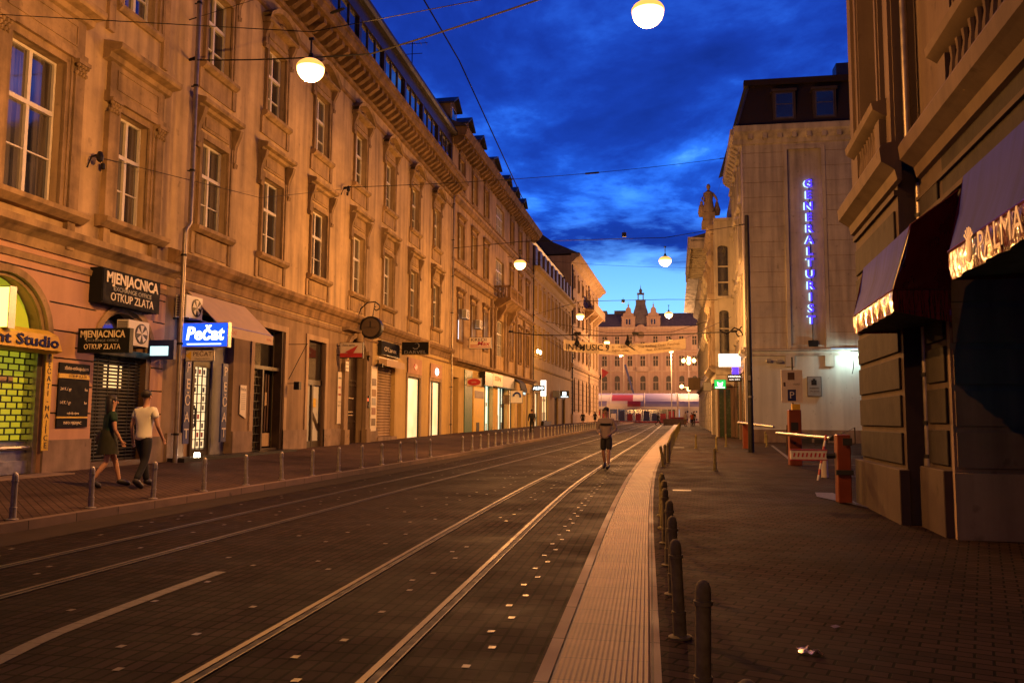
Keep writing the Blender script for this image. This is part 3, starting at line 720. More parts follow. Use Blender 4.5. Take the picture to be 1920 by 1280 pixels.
for s_, z, sz, w in (('MJENJACNICA', .2, .36, 2.05), ('EXCHANGE OFFICE', -.04, .15, 1.5), ('OTKUP ZLATA', -.24, .28, 1.7)): text(s_, sz, 'sign_board' if sz != .15 else 'grey_sign', t, (0, .345, z), FACE_D, .008, width=w, bold=.008 if sz > .3 else 0)
t = hang_box('hanging_sign', -12.7, -11.42, 16.85, 2.9, 3.45, 'sign_black', 'smaller black MJENJACNICA sign sticking out over the pavement', wall=-12.8)
for s_, z, sz, w in (('MJENJACNICA', .41, .22, 1.1), ('EXCHANGE OFFICE', .27, .08, .8), ('OTKUP ZLATA', .13, .17, .9)): text(s_, sz, 'cream_letter' if sz > .1 else 'grey_sign', t, (-.02, -.085, z), FACE_CAM, .004, width=w, bold=.004 if sz > .2 else 0)
def aircon(F, Y, d, z, label):
    t = F.thing('air_conditioner', label, 'air conditioner', Y, d, z)
    b = MB(); b.box(-.42, .42, .02, .34, 0, .62); b.build('case', 'ac_white', t, bev=.01)
    b = MB(); b.lathe([(.25, 0), (.25, .012)], 20); o = b.build('fan_guard', 'iron', t); o.location = (-.1, .34, .31); o.rotation_euler = (R(-90), 0, 0)
    b = MB()
    for i in range(5): a = i*2*math.pi/5; b.raw([(-.1, .356, .31), (-.1+.22*math.cos(a), .356, .31+.22*math.sin(a)), (-.1+.22*math.cos(a+.7), .362, .31+.22*math.sin(a+.7))], [(0, 1, 2)])
    b.lathe([(.03, 0), (.03, .03)], 8, (-.1, .355, .29)); b.build('fan', 'ac_white', t)
    b = MB()
    for i in range(12): b.box(.42, .428, .05, .31, .05+i*.045, .07+i*.045)
    b.build('louvres', 'iron', t)
    b = MB()
    for x in (-.3, .3): b.box(x-.02, x+.02, -d, .36, -.04, 0)
    b.build('bracket', 'iron', t); return t
aircon(F1, 18.55, .08, 3.2, 'air conditioner in the arch behind the MJENJACNICA signs')
t = thing('lit_screen', 'small blue and white glowing screen by the exchange office roller', 'sign', (-12.4, 19.55, 2.95))
b = MB(); b.box(-.35, .35, 0, .12, 0, .5); b.build('case', 'blue_paint', t); b = MB(); b.box(-.3, .2, -.012, 0, .1, .34); b.build('screen', 'pale_neon', t)
# downpipe between B1 and B2
def downpipe(F, Y, z0, z1, label, d=.16, kink=None, group=None, r=.06, mat='pipe_metal'):
    t = F.thing('downpipe', label, 'downpipe', Y, 0, z0, group); b = MB(); pts = [(0, d, 0)]
    if kink: pts += [(0, d, kink-z0), (0, d, kink-z0+.12), (F.sg*kink_s, d, kink-z0+.35), (F.sg*kink_s, d, z1-z0)]
    else: pts += [(0, d, z1-z0)]
    b.tube(pts, r, 10); b.build('pipe', mat, t, smooth=True)
    z = .8
    while z < z1-z0:
        if not kink or abs(z-(kink-z0)) > .5:
            b = MB(); x = F.sg*kink_s if kink and z > kink-z0 else 0; b.lathe([(r+.015, 0), (r+.015, .06)], 10, (x, d, z)); b.box(x-.015, x+.015, d-.14, d, z+.01, z+.04); b.build('clamp', 'iron', t)
        z += 2.4
    return t
kink_s = .22
downpipe(F1, 20.38, .2, 16.5, 'shiny metal downpipe with a kink between the two nearest left houses', kink=6.4, d=.42)
# ================================================================== B2: long house with seven bays
F2 = Fac('apartment_house', 'long beige apartment house with seven bays and arched window hoods on the left', -12.8, 20.3, 0, -1)
WC = [22.45, 26.35, 30.45, 34.9, 39.2, 43.75, 48.5]
G2 = [(21.35, 24.1, .3, 4.6), (25.4, 27.7, .3, 4.5), (29.75, 31.45, .3, 4.45, 0, .2), (33.7, 36.0, .3, 5.0, .8), (38.0, 40.75, .35, 4.1), (42.9, 45.4, .42, 3.75), (47.5, 50., .42, 3.72)]
m = F2.mb(); m.wall(20.3, 37.2, -.5, 5.25, G2[:4], rev=.4); m.build('ground_floor_wall', 'dark_ochre', F2.root)
m = F2.mb(); m.wall(37.2, 52.4, -.5, 5.25, G2[4:], rev=.4); m.build('ground_floor_wall', 'pale_yellow', F2.root)
m = F2.mb(); m.wall(20.3, 52.4, 5.25, 17.1, [(c-.75, c+.75, 6.85, 9.55) for c in WC]+[(c-.7, c+.7, 11.7, 14.2) for c in WC]); m.shell(20.3, 52.4, -.5, 16.9); m.build('wall', 'ochre_stucco', F2.root)
m = F2.mb(); m.prof(20.3, 52.5, [(0, 5.3), (.04, 5.3), (.07, 5.5), (.12, 5.62), (.2, 5.66), (.32, 5.8), (.34, 5.94), (.1, 6.02), (0, 6.04)]); m.prof(20.3, 52.4, [(0, 5.02), (.04, 5.02), (.05, 5.1), (0, 5.12)]); m.build('string_course', 'old_trim', F2.root)
m = F2.mb(); m.prof(20.1, 52.7, [(0, 15.3), (.08, 15.34), (.1, 15.44), (0, 15.5)]); m.prof(20.1, 52.7, [(0, 15.95), (.12, 15.98), (.16, 16.1), (0, 16.1)])
m.prof(20.1, 52.9, [(0, 16.62), (.85, 16.62), (.9, 16.68), (.95, 16.86), (1.02, 16.9), (1.04, 17.08), (.9, 17.14), (0, 17.16)]); m.build('cornice', 'old_trim', F2.root)
modillions(F2, 20.6, 52.2, .62, 16.1, 16.62, .05, .72, .26, 'old_trim')
w1, w2 = win_proto(1.46, 2.66), win_proto(1.36, 2.46); s1, s2 = sur_proto('hood', 1.5, 2.7, 'ochre_trim'), sur_proto('segment', 1.4, 2.5, 'ochre_trim')
for c in WC: put(F2, w1, c, 6.87); put(F2, s1, c, 6.85); put(F2, w2, c, 11.72); put(F2, s2, c, 11.7)
# attic storey set back behind the eaves, ribbon glazing under a dark overhanging roof
m = F2.mb(); m.bx(20.3, 52.4, -.4, -.06, 17.1, 18.3); m.bx(20.3, 52.4, -.45, -.02, 19.55, 20.25)
y = 20.3
while y < 52.4: m.bx(y, y+.3, -.4, -.04, 18.3, 19.55); y += 3.55
m.build('attic_wall', 'dark_wood', F2.root)
y = 20.6
while y < 51.5:
    m = F2.mb(); e = min(y+3.25, 52.3); m.bx(y, e, -.2, -.16, 18.3, 19.55); o = m.build('attic_window', 'attic_glass', F2.root)
    m = F2.mb()
    for q in (1, 2): yy = y+(e-y)*q/3; m.bx(yy-.035, yy+.035, -.17, -.1, 18.3, 19.55)
    m.build('mullion', 'zinc', o); y += 3.55
m = F2.mb(); m.prof(20.2, 52.5, [(-9, 20.2), (.2, 20.22), (.3, 20.35), (.28, 20.55), (-1.2, 20.75), (-9, 21)]); m.prof(20.3, 52.4, [(-9, 17.1), (.9, 17.12), (-.1, 17.4), (-9, 17.5)]); m.bx(20.3, 20.5, -9, -.4, 17.3, 20.2); m.bx(52.2, 52.4, -9, -.4, 17.1, 20.2); m.build('roof', 'slate', F2.root)
# plinth blocks
m = F2.mb()
for a, b in ((20.55, 21.35), (24.1, 25.4), (27.7, 29.75), (31.45, 33.7), (36.0, 38.0)): m.bx(a, b, 0, .06, -.3, 1.05)
m.build('plinth', 'plinth_stone', F2.root)
m = F2.mb()
for a, b, _, t_, *r_ in G2[1:3]+G2[5:]: m.bx(a-.22, a, 0, .05, .3, t_+.2); m.bx(b, b+.22, 0, .05, .3, t_+.2); m.bx(a, b, 0, .05, t_, t_+.2)
m.build('door_surround', 'shop_render', F2.root)
# stamp shop (opening 1): side plates, door with sample cards, sign panel, spotlight
m = F2.mb(); m.bx(21.35, 24.1, -.75, -.7, .3, 4.6); m.build('shop_back', 'brown_paint', F2.root)
m = F2.mb(); m.bx(21.5, 22.3, -.42, -.38, .3, 3.1); m.build('shop_panel', 'sand_stone', F2.root)
m = F2.mb(); m.bx(22.3, 22.42, -.42, -.3, .3, 3.15); m.bx(23.15, 23.3, -.42, -.3, .3, 3.15); m.bx(22.42, 23.15, -.42, -.3, 2.95, 3.15); m.bx(22.42, 23.15, -.42, -.3, .3, .55); dr = m.build('shop_door', 'dark_wood', F2.root)
m = F2.mb(); m.bx(22.42, 23.15, -.4, -.37, .55, 2.95); m.build('door_panel', 'warm_shop', dr)
m = F2.mb()
for i in range(9): z = .57+i*.265; m.bx(22.42, 23.15, -.37, -.34, z-.012, z+.012)
for i in range(1, 3): y = 22.42+.73*i/3; m.bx(y-.012, y+.012, -.37, -.34, .55, 2.95)
m.build('door_bars', 'iron', dr)
for mt in ('red_paint', 'blue_paint', 'grey_sign'):
    m = F2.mb()
    for i in range(9):
        for j in range(3):
            if random.random() < .24: y = 22.54+.243*j; z = .70+i*.265; m.bx(y-.05, y+.05, -.366, -.36, z-.07, z+.07)
    m.build('sample_card', mt, dr)
m = F2.mb(); m.tube([(m.X(22.36), -.22, 1.2), (m.X(22.36), -.22, 1.75)], .02); m.build('door_handle', 'iron', dr)
m = F2.mb(); m.bx(23.3, 24.1, -.3, -.25, .3, 4.6); m.bx(21.35, 21.5, -.3, -.2, .3, 4.6); m.build('shop_pier', 'grey_sign', F2.root)
for Y, dd in ((21.42, .02), (23.48, .02)):
    t = F2.thing('vertical_sign', 'navy vertical PEČAT sign '+('left' if Y < 22 else 'right')+' of the stamp shop door', 'sign', Y, dd, .8)
    b = MB(); b.box(-.15, .15, 0, .06, -.05, 2.3); b.build('board', 'blue_paint', t)
    for i, ch in enumerate('PEČAT'): text(ch, .4, 'sign_board', t, (0, .066, 2.05-i*.46), FACE_D, .005)
t = hang_box('hanging_sign', -12.68, -11.3, 21.0, 3.38, 4.06, 'blue_lightbox', 'glowing blue light box with white Pečat lettering', 'sign', 'steel', .2, -12.8)
text('Pečat', .5, 'white_letter', t, (0, -.106, .36), FACE_CAM, .006, width=1.12, shear=.15, bold=.014)
b = MB(); b.box(-.5, .5, -.112, -.1, .07, .1); b.build('underline', 'white_letter', t)
t = hang_box('hanging_sign', -12.6, -11.75, 21.05, 3.0, 3.32, 'sign_board', 'cream arrow board reading PEČAT below the blue light box', 'sign', 'steel', .05)
text('PEČAT', .17, 'brown_paint', t, (.08, -.03, .2), FACE_CAM, .003, width=.55); text('IZRADA PEČATA', .06, 'grey_sign', t, (.08, -.03, .07), FACE_CAM, .003)
b = MB(); b.raw([(-.42, -.03, .16), (-.25, -.03, .3), (-.25, -.03, .02)], [(0, 1, 2)]); b.build('arrow', 'yellow_paint', t)
t = F2.thing('poster', 'hanging white price list sheet on the stamp shop pier', 'poster', 24.72, .03, 1.45)
b = MB(); b.prism([(-.2, 0), (.2, .14), (.2, 1.05), (-.2, 1.05)], 1, 0, .015); b.build('sheet', 'sign_board', t); text('Pečat', .15, 'grey_sign', t, (0, .02, .92), FACE_D, .002)
b = MB()
for i in range(9): b.box(-.14, .13, .015, .018, .28+i*.06, .3+i*.06)
b.build('print_lines', 'grey_sign', t)
aircon(F2, 20.98, .1, 4.17, 'air conditioner high on the wall beside the cloth awning')
t = F2.thing('awning', 'beige cloth awning above the stamp shop', 'awning', 22.9, 0, 3.75)
b = MB(); b.prism([(.02, 1.22), (1.02, .28), (1.04, .28), (.04, 1.25)], 0, -1.7, 1.6); b.build('cloth', 'awning_cloth', t)
b = MB(); b.box(-1.7, 1.6, 1.03, 1.045, 0, .28); b.build('valance', 'awning_cloth', t); b = MB(); b.tube([(-1.7, 1.02, .29), (1.6, 1.02, .29)], .025, 6); b.build('front_bar', 'steel', t)
b = MB(); b.tube([(-1.6, .05, .5), (-1.6, 1., .28)], .015, 6); b.tube([(1.5, .05, .5), (1.5, 1., .28)], .015, 6); b.build('arm', 'steel', t)
text('PEČAT', .16, 'red_paint', t, (.9, 1.05, .14), FACE_D, .002); text('FOTO', .12, 'red_paint', t, (-1.4, 1.05, .14), FACE_D, .002)
t = thing('spotlight', 'small glaring ground spotlight at the foot of the stamp shop', 'spotlight', (-12.4, 21.55, .42))
b = MB(); b.box(-.1, .1, -.05, .1, -.18, .1); b.build('housing', 'iron', t); b = MB(); b.box(-.08, .08, -.065, -.05, -.06, .08); b.build('lens', 'spot_warm', t)
# opening 2: dark barred shop with display
m = F2.mb(); m.bx(25.4, 27.7, -.5, -.42, .3, 4.5); m.build('shop_window', 'shop_glass', F2.root)
m = F2.mb(); m.bx(25.4, 27.7, -.3, -.1, 3.1, 3.22); m.bx(25.4, 25.5, -.3, -.1, .3, 3.1); m.bx(26.3, 26.4, -.3, -.1, .3, 3.1); m.bx(27.55, 27.7, -.3, -.02, .3, 4.5); m.bx(26.4, 27.55, -.3, -.1, .3, .45); m.build('shop_frame', 'dark_wood', F2.root)
grille(F2, 25.5, 26.3, .4, 3.1, -.16, .27, .2, .012, 'iron')
m = F2.mb(); m.bx(26.45, 27.5, -.4, -.36, .5, .95); m.bx(26.9, 27.05, -.3, -.29, 1.9, 2.35); m.build('display_shelf', 'sand_stone', F2.root)
m = F2.mb()
for i in range(5): m.bx(26.5+i*.2, 26.58+i*.2, -.4, -.38, 1., 3.0)
m.build('curtain', 'brown_paint', F2.root)
t = F2.thing('wall_lantern', 'black iron bracket lantern between two dark shop doors', 'lantern', 28.0, 0, 2.6)
b = MB(); b.tube([(0, .02, 1.5), (0, .75, 1.5)], .012, 6); b.tube([(0, .7, 1.5), (0, .06, .25)], .012, 6); b.tube([(0, .02, .1), (0, .5, .1)], .012, 6); b.build('bracket', 'iron', t)
b = MB(); b.box(-.1, .1, .3, .5, -.12, .16); b.build('cage', 'iron', t)
# opening 3: white boarded shop
m = F2.mb(); m.bx(29.75, 31.45, -0.190, -0.090, 2.75, 2.95); m.bx(29.75, 29.85, -0.190, -0.090, .3, 4.45); m.bx(31.33, 31.45, -0.190, -0.090, .3, 4.45); m.bx(30.45, 30.58, -0.190, -0.080, .3, 2.75); m.bx(29.85, 31.33, -0.190, -0.090, .3, .6); m.build('shop_frame', 'dark_wood', F2.root)
m = F2.mb(); m.bx(29.85, 31.33, -0.210, -0.170, 2.95, 4.45); m.build('shop_window', 'shop_glass', F2.root)
m = F2.mb(); m.bx(29.85, 31.33, -0.210, -0.180, .6, 2.75); m.build('door_panel', 'white_render', F2.root)
m = F2.mb(); m.poly([(30.6, -0.165, 1.9), (30.6, -0.165, 1.6), (31.3, -0.165, .95), (31.3, -0.165, 1.25)]); m.build('door_stripe', 'dark_wood', F2.root)
m = F2.mb(); m.bx(30.8, 31.05, -0.175, -0.165, 1.9, 2.25); m.build('notice', 'yellow_paint', F2.root)
# opening 4: carved portal
m = F2.mb(); m.bx(33.7, 36, -.4, -.34, .3, 5.0); m.build('portal_door', 'dark_wood', F2.root)
m = F2.mb()
for y in (33.8, 34.9, 35.9): m.bx(y-.05, y+.05, -.34, -.28, .3, 4.9)
for z in (.4, 1.3, 2.9, 3.1): m.bx(33.75, 35.95, -.34, -.29, z, z+.09)
m.build('door_rails', 'dark_wood', F2.root)
m = F2.mb()
for y0 in (33.95, 35.05):
    for z in (1.6, 1.75, 2.35): m.bx(y0, y0+.6, -.34, -.32, z, z+.03)
m.build('brass_bar', 'cream_letter', F2.root)
m = F2.mb()
for sx, y in ((-1, 33.5), (1, 36.2)):
    m.bx(y-.22, y+.22, 0, .16, -.2, 4.3); m.bx(y-.26, y+.26, 0, .26, 4.3, 4.5); m.bx(y-.27, y+.27, 0, .24, -.2, 1.0)
N = 14
for i in range(N):
    t0, t1 = math.pi*i/N, math.pi*(i+1)/N
    q = [(34.85-1.15*k_*math.cos(t), dd, 4.08+.92*k_*math.sin(t)) for dd in (0, .16) for k_, t in ((1, t0), (1, t1), (1.22, t1), (1.22, t0))]
    m.raw([(m.X(y), d, z) for y, d, z in q], [(4, 5, 6, 7), (0, 1, 5, 4), (3, 7, 6, 2)])
m.prof(33.2, 36.5, [(0, 5.15), (.3, 5.2), (.36, 5.3), (0, 5.32)])
m.lathe([(0, -.32), (.16, -.24), (.22, 0), (.14, .22), (0, .3)], 10, (m.X(34.85), .2, 5.05))
m.build('portal_surround', 'dark_ochre', F2.root, smooth=True)
# round wall clock on a scrolled bracket
t = thing('street_clock', 'round bracket clock with scrolled iron arm above the carved portal', 'clock', (-12.8, 34.9, 5.35))
b = MB(); b.tube([(.0, 0, -.05), (.05, 0, .5), (.2, 0, .95), (.5, 0, 1.22), (.85, 0, 1.25), (1.05, 0, 1.1), (1.05, 0, .93), (.9, 0, .86), (.8, 0, .97), (.88, 0, 1.04)], .03, 7); b.tube([(.85, 0, 1.22), (.75, 0, .55)], .02, 6); b.tube([(0, 0, -.1), (.3, 0, -.1)], .025, 6)
b.build('bracket', 'iron', t, smooth=True)
b = MB(); b.lathe([(.46, -.16), (.5, -.14), (.5, .14), (.46, .16)], 28); o = b.build('case', 'iron', t); o.rotation_euler = (R(90), 0, 0); o.location = (.72, 0, .1)
for sy in (-1, 1):
    b = MB(); b.lathe([(.41, 0), (.41, .01)], 28); o = b.build('dial', 'band_stone', t); o.rotation_euler = (R(90), 0, 0); o.location = (.72, sy*.165+.005, .1)
    b = MB(); b.box(.42, .98, sy*.18-.003, sy*.18+.003, .085, .11); b.box(.71, .74, sy*.185-.003, sy*.185+.003, .1, .38); b.build('hands', 'black_plastic', t)
for (nm, Y, d, z0, z1, w_, mt, lab) in (('notice', 33.0, .02, 1.25, 2.4+1., .42, 'sign_board', 'tall white list of firms left of the carved portal'), ('plaque', 33.35, .2, 3.45, 3.95-.1, .36, 'sign_board', 'small white plaque on the portal jamb')):
    t = F2.thing(nm, lab, 'sign', Y, d, z0); b = MB(); b.box(-w_/2, w_/2, 0, .03, 0, z1-z0); b.build('board', mt, t)
    if z1-z0 > 1:
        for z, s_, c_ in ((1.9, 'odvjetnik', 'grey_sign'), (1.5, 'URED', 'red_paint'), (1.2, 'OTVORENO', 'red_paint'), (.9, '8-20', 'grey_sign'), (.75, 'KAT II', 'grey_sign')): text(s_, .12, c_, t, (0, .034, z), FACE_D, .002, width=.32)
    else: text('KUĆNI', .09, 'grey_sign', t, (0, .034, .28), FACE_D, .002); text('BROJ 7', .09, 'grey_sign', t, (0, .034, .12), FACE_D, .002)
t = F2.thing('plaque', 'oval yellow plaque above the small white plaque by the portal', 'sign', 33.4, .2, 4.25)
b = MB(); b.lathe([(.3, 0), (.3, .03)], 20, sx=.55); o = b.build('board', 'yellow_paint', t); o.rotation_euler = (R(-90), 0, 0)
t = thing('doorbell', 'glowing red doorbell panel in the dark portal', 'doorbell', (-12.62, 36.3, 2.25)); b = MB(); b.box(-.03, .03, -.1, .1, -.3, .25); b.build('panel', 'iron', t); b = MB(); b.box(-.02, .02, -.12, -.1, .02, .13); b.build('light', 'red_led', t)
t = hang_box('hanging_sign', -12.65, -11.65, 32.7, 3.95, 4.6, 'sign_board', 'white and red hanging sign with a paper plane logo left of the clock', wall=-12.8)
b = MB(); b.box(-.48, .48, -.09, -.078, .03, .2); b.build('stripe', 'red_paint', t)
b = MB(); b.raw([(-.25, -.095, .25), (.3, -.095, .52), (.05, -.095, .12)], [(0, 1, 2)]); b.raw([(-.05, -.097, .3), (.3, -.097, .52), (.1, -.097, .2)], [(0, 1, 2)]); b.build('logo', 'red_paint', t)
text('Foto servis', .12, 'iron', t, (-.1, -.09, .53), FACE_CAM, .002)
# display strip, shutter shop
t = F2.thing('display_case', 'narrow white poster strip beside the roller shutter', 'display case', 37.3, .02, .9)
b = MB(); b.box(-.4, .4, 0, .05, 0, 3.); b.build('case', 'sign_board', t)
for z, mt in ((.25, 'brown_paint'), (.75, 'orange_paint'), (1.2, 'grey_sign'), (1.6, 'shop_render'), (2.1, 'brown_paint')): b = MB(); b.box(-.28, .28, .05, .06, z, z+.33); b.build('picture', mt, t)
m = F2.mb(); z = .6
while z < 3.95: m.prof(38.0, 40.75, [(-.25, z), (-.2, z+.03), (-.2, z+.1), (-.25, z+.13)]); z += .14
m.bx(38., 40.75, -.3, -.25, .6, 4.); m.build('roller_shutter', 'shop_render', F2.root)
m = F2.mb(); m.bx(37.9, 40.85, -.3, .12, -.2, .6); m.build('shop_sill', 'plinth_stone', F2.root)
t = frame_box('shop_sign', F2, 39.3, .02, 4.85, 2.9, .68, .2, 'sign_black', "black O'LANTE sign box flat on the wall over the roller shutter", 'sign', 'black_plastic')
text("O'Lante", .32, 'sign_board', t, (.1, .205, -.05), FACE_D, .006, width=1.9)
t = F2.thing('awning', 'small folded white awning over the roller shutter', 'awning', 39.3, 0, 3.95)
b = MB(); b.prism([(.05, .42), (.5, .32), (.5, .0), (.1, .1)], 0, -1.45, 1.45); b.build('cloth', 'awning_cloth', t); b = MB(); b.box(-1.5, 1.5, 0, .12, .3, .45); b.build('case', 'sign_board', t)
t = thing('security_camera', 'black security camera beside the roller shutter', 'camera', (-12.8, 37.6, 3.9)); b = MB(); b.tube([(0, 0, .1), (.25, -.1, .1)], .02, 6); b.build('arm', 'iron', t); b = MB(); b.box(.12, .42, -.2, -.05, 0, .14); b.build('body', 'black_plastic', t)
t = hang_box('hanging_sign', -12.55, -11.1, 41., 4.72, 5.4, 'sign_black', 'black DARVEL sign with a swirl sticking out over the lit windows', wall=-12.8, edge='pale_yellow')
text('DARVEL', .24, 'grey_sign', t, (0, -.086, .13), FACE_CAM, .004, width=1.15)
b = MB(); b.tube([(-.12, -.09, .36), (-.02, -.09, .3), (.12, -.09, .32), (.2, -.09, .42), (.2, -.09, .54), (.1, -.09, .6), (-.02, -.09, .56)], [.014, .03, .025, .02, .02, .012, .006], 6); b.build('swirl', 'grey_sign', t)
# two lit shop windows
for (a, b_), lit in (((42.9, 45.4), 0), ((47.5, 50.), 1)):
    m = F2.mb(); m.bx(a, b_, -.16, -.12, .42, 3.7); m.build('lit_window', 'warm_shop', F2.root)
    m = F2.mb(); m.bx(a, b_, -.12, -.06, 3.66, 3.75); m.bx(a, a+.07, -.12, -.06, .42, 3.66); m.bx(b_-.09, b_, -.12, -.04, .42, 3.66)
    if lit: m.bx(48.25, 48.4, -.12, -.05, .42, 3.66)
    m.build('window_frame', 'iron', F2.root)
    m = F2.mb(); m.bx(a-.1, b_+.1, .052, .075, 3.9, 4.75); o = m.build('fascia_panel', 'pink_render', F2.root)
    if lit:
        m = F2.mb(); m.lathe([(.32, 0), (.36, .03), (.32, .06)], 14, (0, 0, 0), sy=.62); o2 = m.build('lit_logo', 'white_letter', F2.root); o2.rotation_euler = (R(-90), 0, 0); o2.location = F2.loc(48.75, .08, 4.3)
    else:
        m = F2.mb(); m.lathe([(.36, 0), (.36, .03)], 6, (0, 0, 0), sy=.5); o2 = m.build('logo', 'red_paint', F2.root); o2.rotation_euler = (R(-90), 0, 0); o2.location = F2.loc(44.15, .076, 4.3)
downpipe(F2, 52.25, .3, 16.6, 'brown downpipe where the second and third left houses meet')
# ================================================================== B3: taller house with dormers and balcony
F3 = Fac('apartment_house', 'tall ochre house with row of roof dormers and a stone balcony', -12.8, 52.4, .027, -1)
C3 = [54.8, 58.6, 62.5, 73., 77.1, 81.2]
G3 = [(53.3, 54.7, .4, 4.25), (62.4, 65.6, .3, 4.2), (67.5, 71.6, .3, 4.2), (72.4, 74.9, .3, 4.2), (76.3, 78.2, .3, 4.1), (79.2, 80.3, .3, 4.1), (81.2, 83.4, .3, 4.1)]
m = F3.mb(); m.wall(52.4, 84.3, -.5, 5.3, G3, rev=.5); m.build('ground_floor_wall', 'pale_yellow', F3.root)
ops3 = [(c-w_/2, c+w_/2, a, b) for c, w_ in [(c, 1.3) for c in C3]+[(67.9, 3.3)] for a, b in ((6.7, 9.7), (12.25, 14.75), (17., 19.25))]
m = F3.mb(); m.wall(52.4, 84.3, 5.3, 20.6, ops3); m.shell(52.4, 84.3, -.5, 20.6); m.build('wall', 'old_stucco', F3.root)
m = F3.mb(); m.prof(52.5, 84.5, [(0, 5.0), (.1, 5.05), (.3, 5.2), (.5, 5.25), (.52, 5.42), (.1, 5.5), (0, 5.52)])
m.prof(52.6, 84.3, [(0, 10.95), (.12, 11.), (.2, 11.15), (.32, 11.2), (.32, 11.32), (0, 11.38)]); m.prof(52.6, 84.3, [(0, 11.95), (.1, 11.98), (.12, 12.1), (0, 12.12)])
m.prof(52.6, 84.3, [(0, 15.95), (.12, 16.), (.24, 16.2), (.24, 16.3), (0, 16.36)]); m.prof(52.6, 84.3, [(0, 16.75), (.1, 16.78), (.1, 16.88), (0, 16.9)])
m.prof(52.5, 84.6, [(0, 20.25), (.8, 20.25), (.85, 20.35), (.95, 20.6), (1., 20.75), (.9, 20.85), (0, 20.9)]); m.build('cornice', 'old_trim', F3.root)
modillions(F3, 52.8, 84.1, .85, 19.7, 20.25, .02, .7, .3, 'old_trim')
wp1, wp2, wp3 = win_proto(1.26, 2.96), win_proto(1.26, 2.46), win_proto(1.26, 2.2)
wt = [win_proto(3.26, h, cols=5) for h in (2.96, 2.46, 2.2)]
sp1, sp2, sp3 = sur_proto('band', 1.3, 3., 'old_trim'), sur_proto('band', 1.3, 2.5, 'old_trim'), sur_proto('plain', 1.3, 2.25, 'old_trim')
for c in C3:
    for p_, q_, z in ((wp1, sp1, 6.71), (wp2, sp2, 12.27), (wp3, sp3, 17.02)): put(F3, p_, c, z); put(F3, q_, c, z)
for p_, z in zip(wt, (6.71, 12.27, 17.02)): put(F3, p_, 67.9, z)
m = F3.mb()
for Y in (64.6, 65.9, 69.9, 71.2, 75.1, 79.2, 83.3): m.bx(Y-.2, Y+.2, 0, .18, 5.5, 10.95); m.bx(Y-.26, Y+.26, 0, .24, 10.3, 10.6)
m.build('pilaster', 'dark_ochre', F3.root)
m = F3.mb()
for Y, z0, z1 in ((54.95, 6.9, 8.2), (58.75, 6.9, 8.), (62.65, 6.9, 9.2), (67.0, 6.9, 8.4), (73., 8., 9.4), (77.1, 8., 9.)): m.bx(Y-.22, Y+.1, -.17, -.15, z0, z1)
m.build('lit_blind', 'white_tube', F3.root)
# balcony
m = F3.mb(); m.prof(65.7, 71.6, [(0, 10.4), (.5, 10.6), (1.25, 11.05), (1.4, 11.1), (1.4, 11.3), (0, 11.3)]); m.bx(65.75, 71.55, 1.18, 1.35, 12.15, 12.3); m.bx(65.75, 65.92, 0, 1.35, 12.15, 12.3); m.bx(71.38, 71.55, 0, 1.35, 12.15, 12.3)
for Y in (65.84, 68.6, 71.46): m.bx(Y-.14, Y+.14, 1.1, 1.36, 11.3, 12.15)
for i in range(16):
    Y = 66.2+i*.33; m.lathe([(.06, 0), (.09, .2), (.04, .5), (.07, .85)], 6, (m.X(Y), 1.26, 11.3))
for i in range(3): m.lathe([(.06, 0), (.09, .2), (.04, .5), (.07, .85)], 6, (m.X(65.84), .3+i*.3, 11.3))
m.prof(66.2, 66.6, [(0, 9.4), (.35, 9.6), (.9, 10.5), (.9, 10.8), (0, 10.8)]); m.prof(70.6, 71., [(0, 9.4), (.35, 9.6), (.9, 10.5), (.9, 10.8), (0, 10.8)])
m.build('balcony', 'old_trim', F3.root)
m = F3.mb(); m.prof(52.3, 84.5, [(-9, 20.6), (.9, 20.86), (-.3, 21.4), (-3.4, 24.6), (-9, 26)]); m.build('roof', 'slate', F3.root)
def dormer(F, Y, d, z, w_, h_, wall_m='dark_ochre'):
    m = F.mb(); m.bx(Y-w_/2, Y+w_/2, d-3., d, z, z+h_); m.poly([(Y-w_/2, d-.001, z+h_), (Y+w_/2, d-.001, z+h_), (Y, d-.001, z+h_+.55)]); o = m.build('dormer', wall_m, F.root)
    m = F.mb(); e = .28
    m.prism([(m.X(Y)-w_/2-e, z+h_-.1), (m.X(Y), z+h_+.6), (m.X(Y)+w_/2+e, z+h_-.1), (m.X(Y)+w_/2+e, z+h_+.02), (m.X(Y), z+h_+.74), (m.X(Y)-w_/2-e, z+h_+.02)], 1, d-3.2, d+.35); m.build('dormer_roof', 'slate', o)
    m = F.mb(); n = 2 if w_ > 2 else 1
    m.bx(Y-w_*.33, Y+w_*.33, d, d+.04, z+.35, z+h_-.15); m.build('dormer_window', 'white_paint', o)
    m = F.mb()
    for i in range(2*n): a = Y-w_*.3+w_*.6*i/(2*n); m.bx(a+.02, a+w_*.6/(2*n)-.02, d+.04, d+.05, z+.42, z+h_-.22)
    m.build('dormer_pane', 'window_glass', o)
for Y, w_ in ((54.3, 1.7), (58.3, 1.7), (62.2, 1.7), (67.6, 3.), (73., 1.7), (77., 1.7), (81.2, 1.7)): dormer(F3, Y, -.5, 21., w_, 1.9)
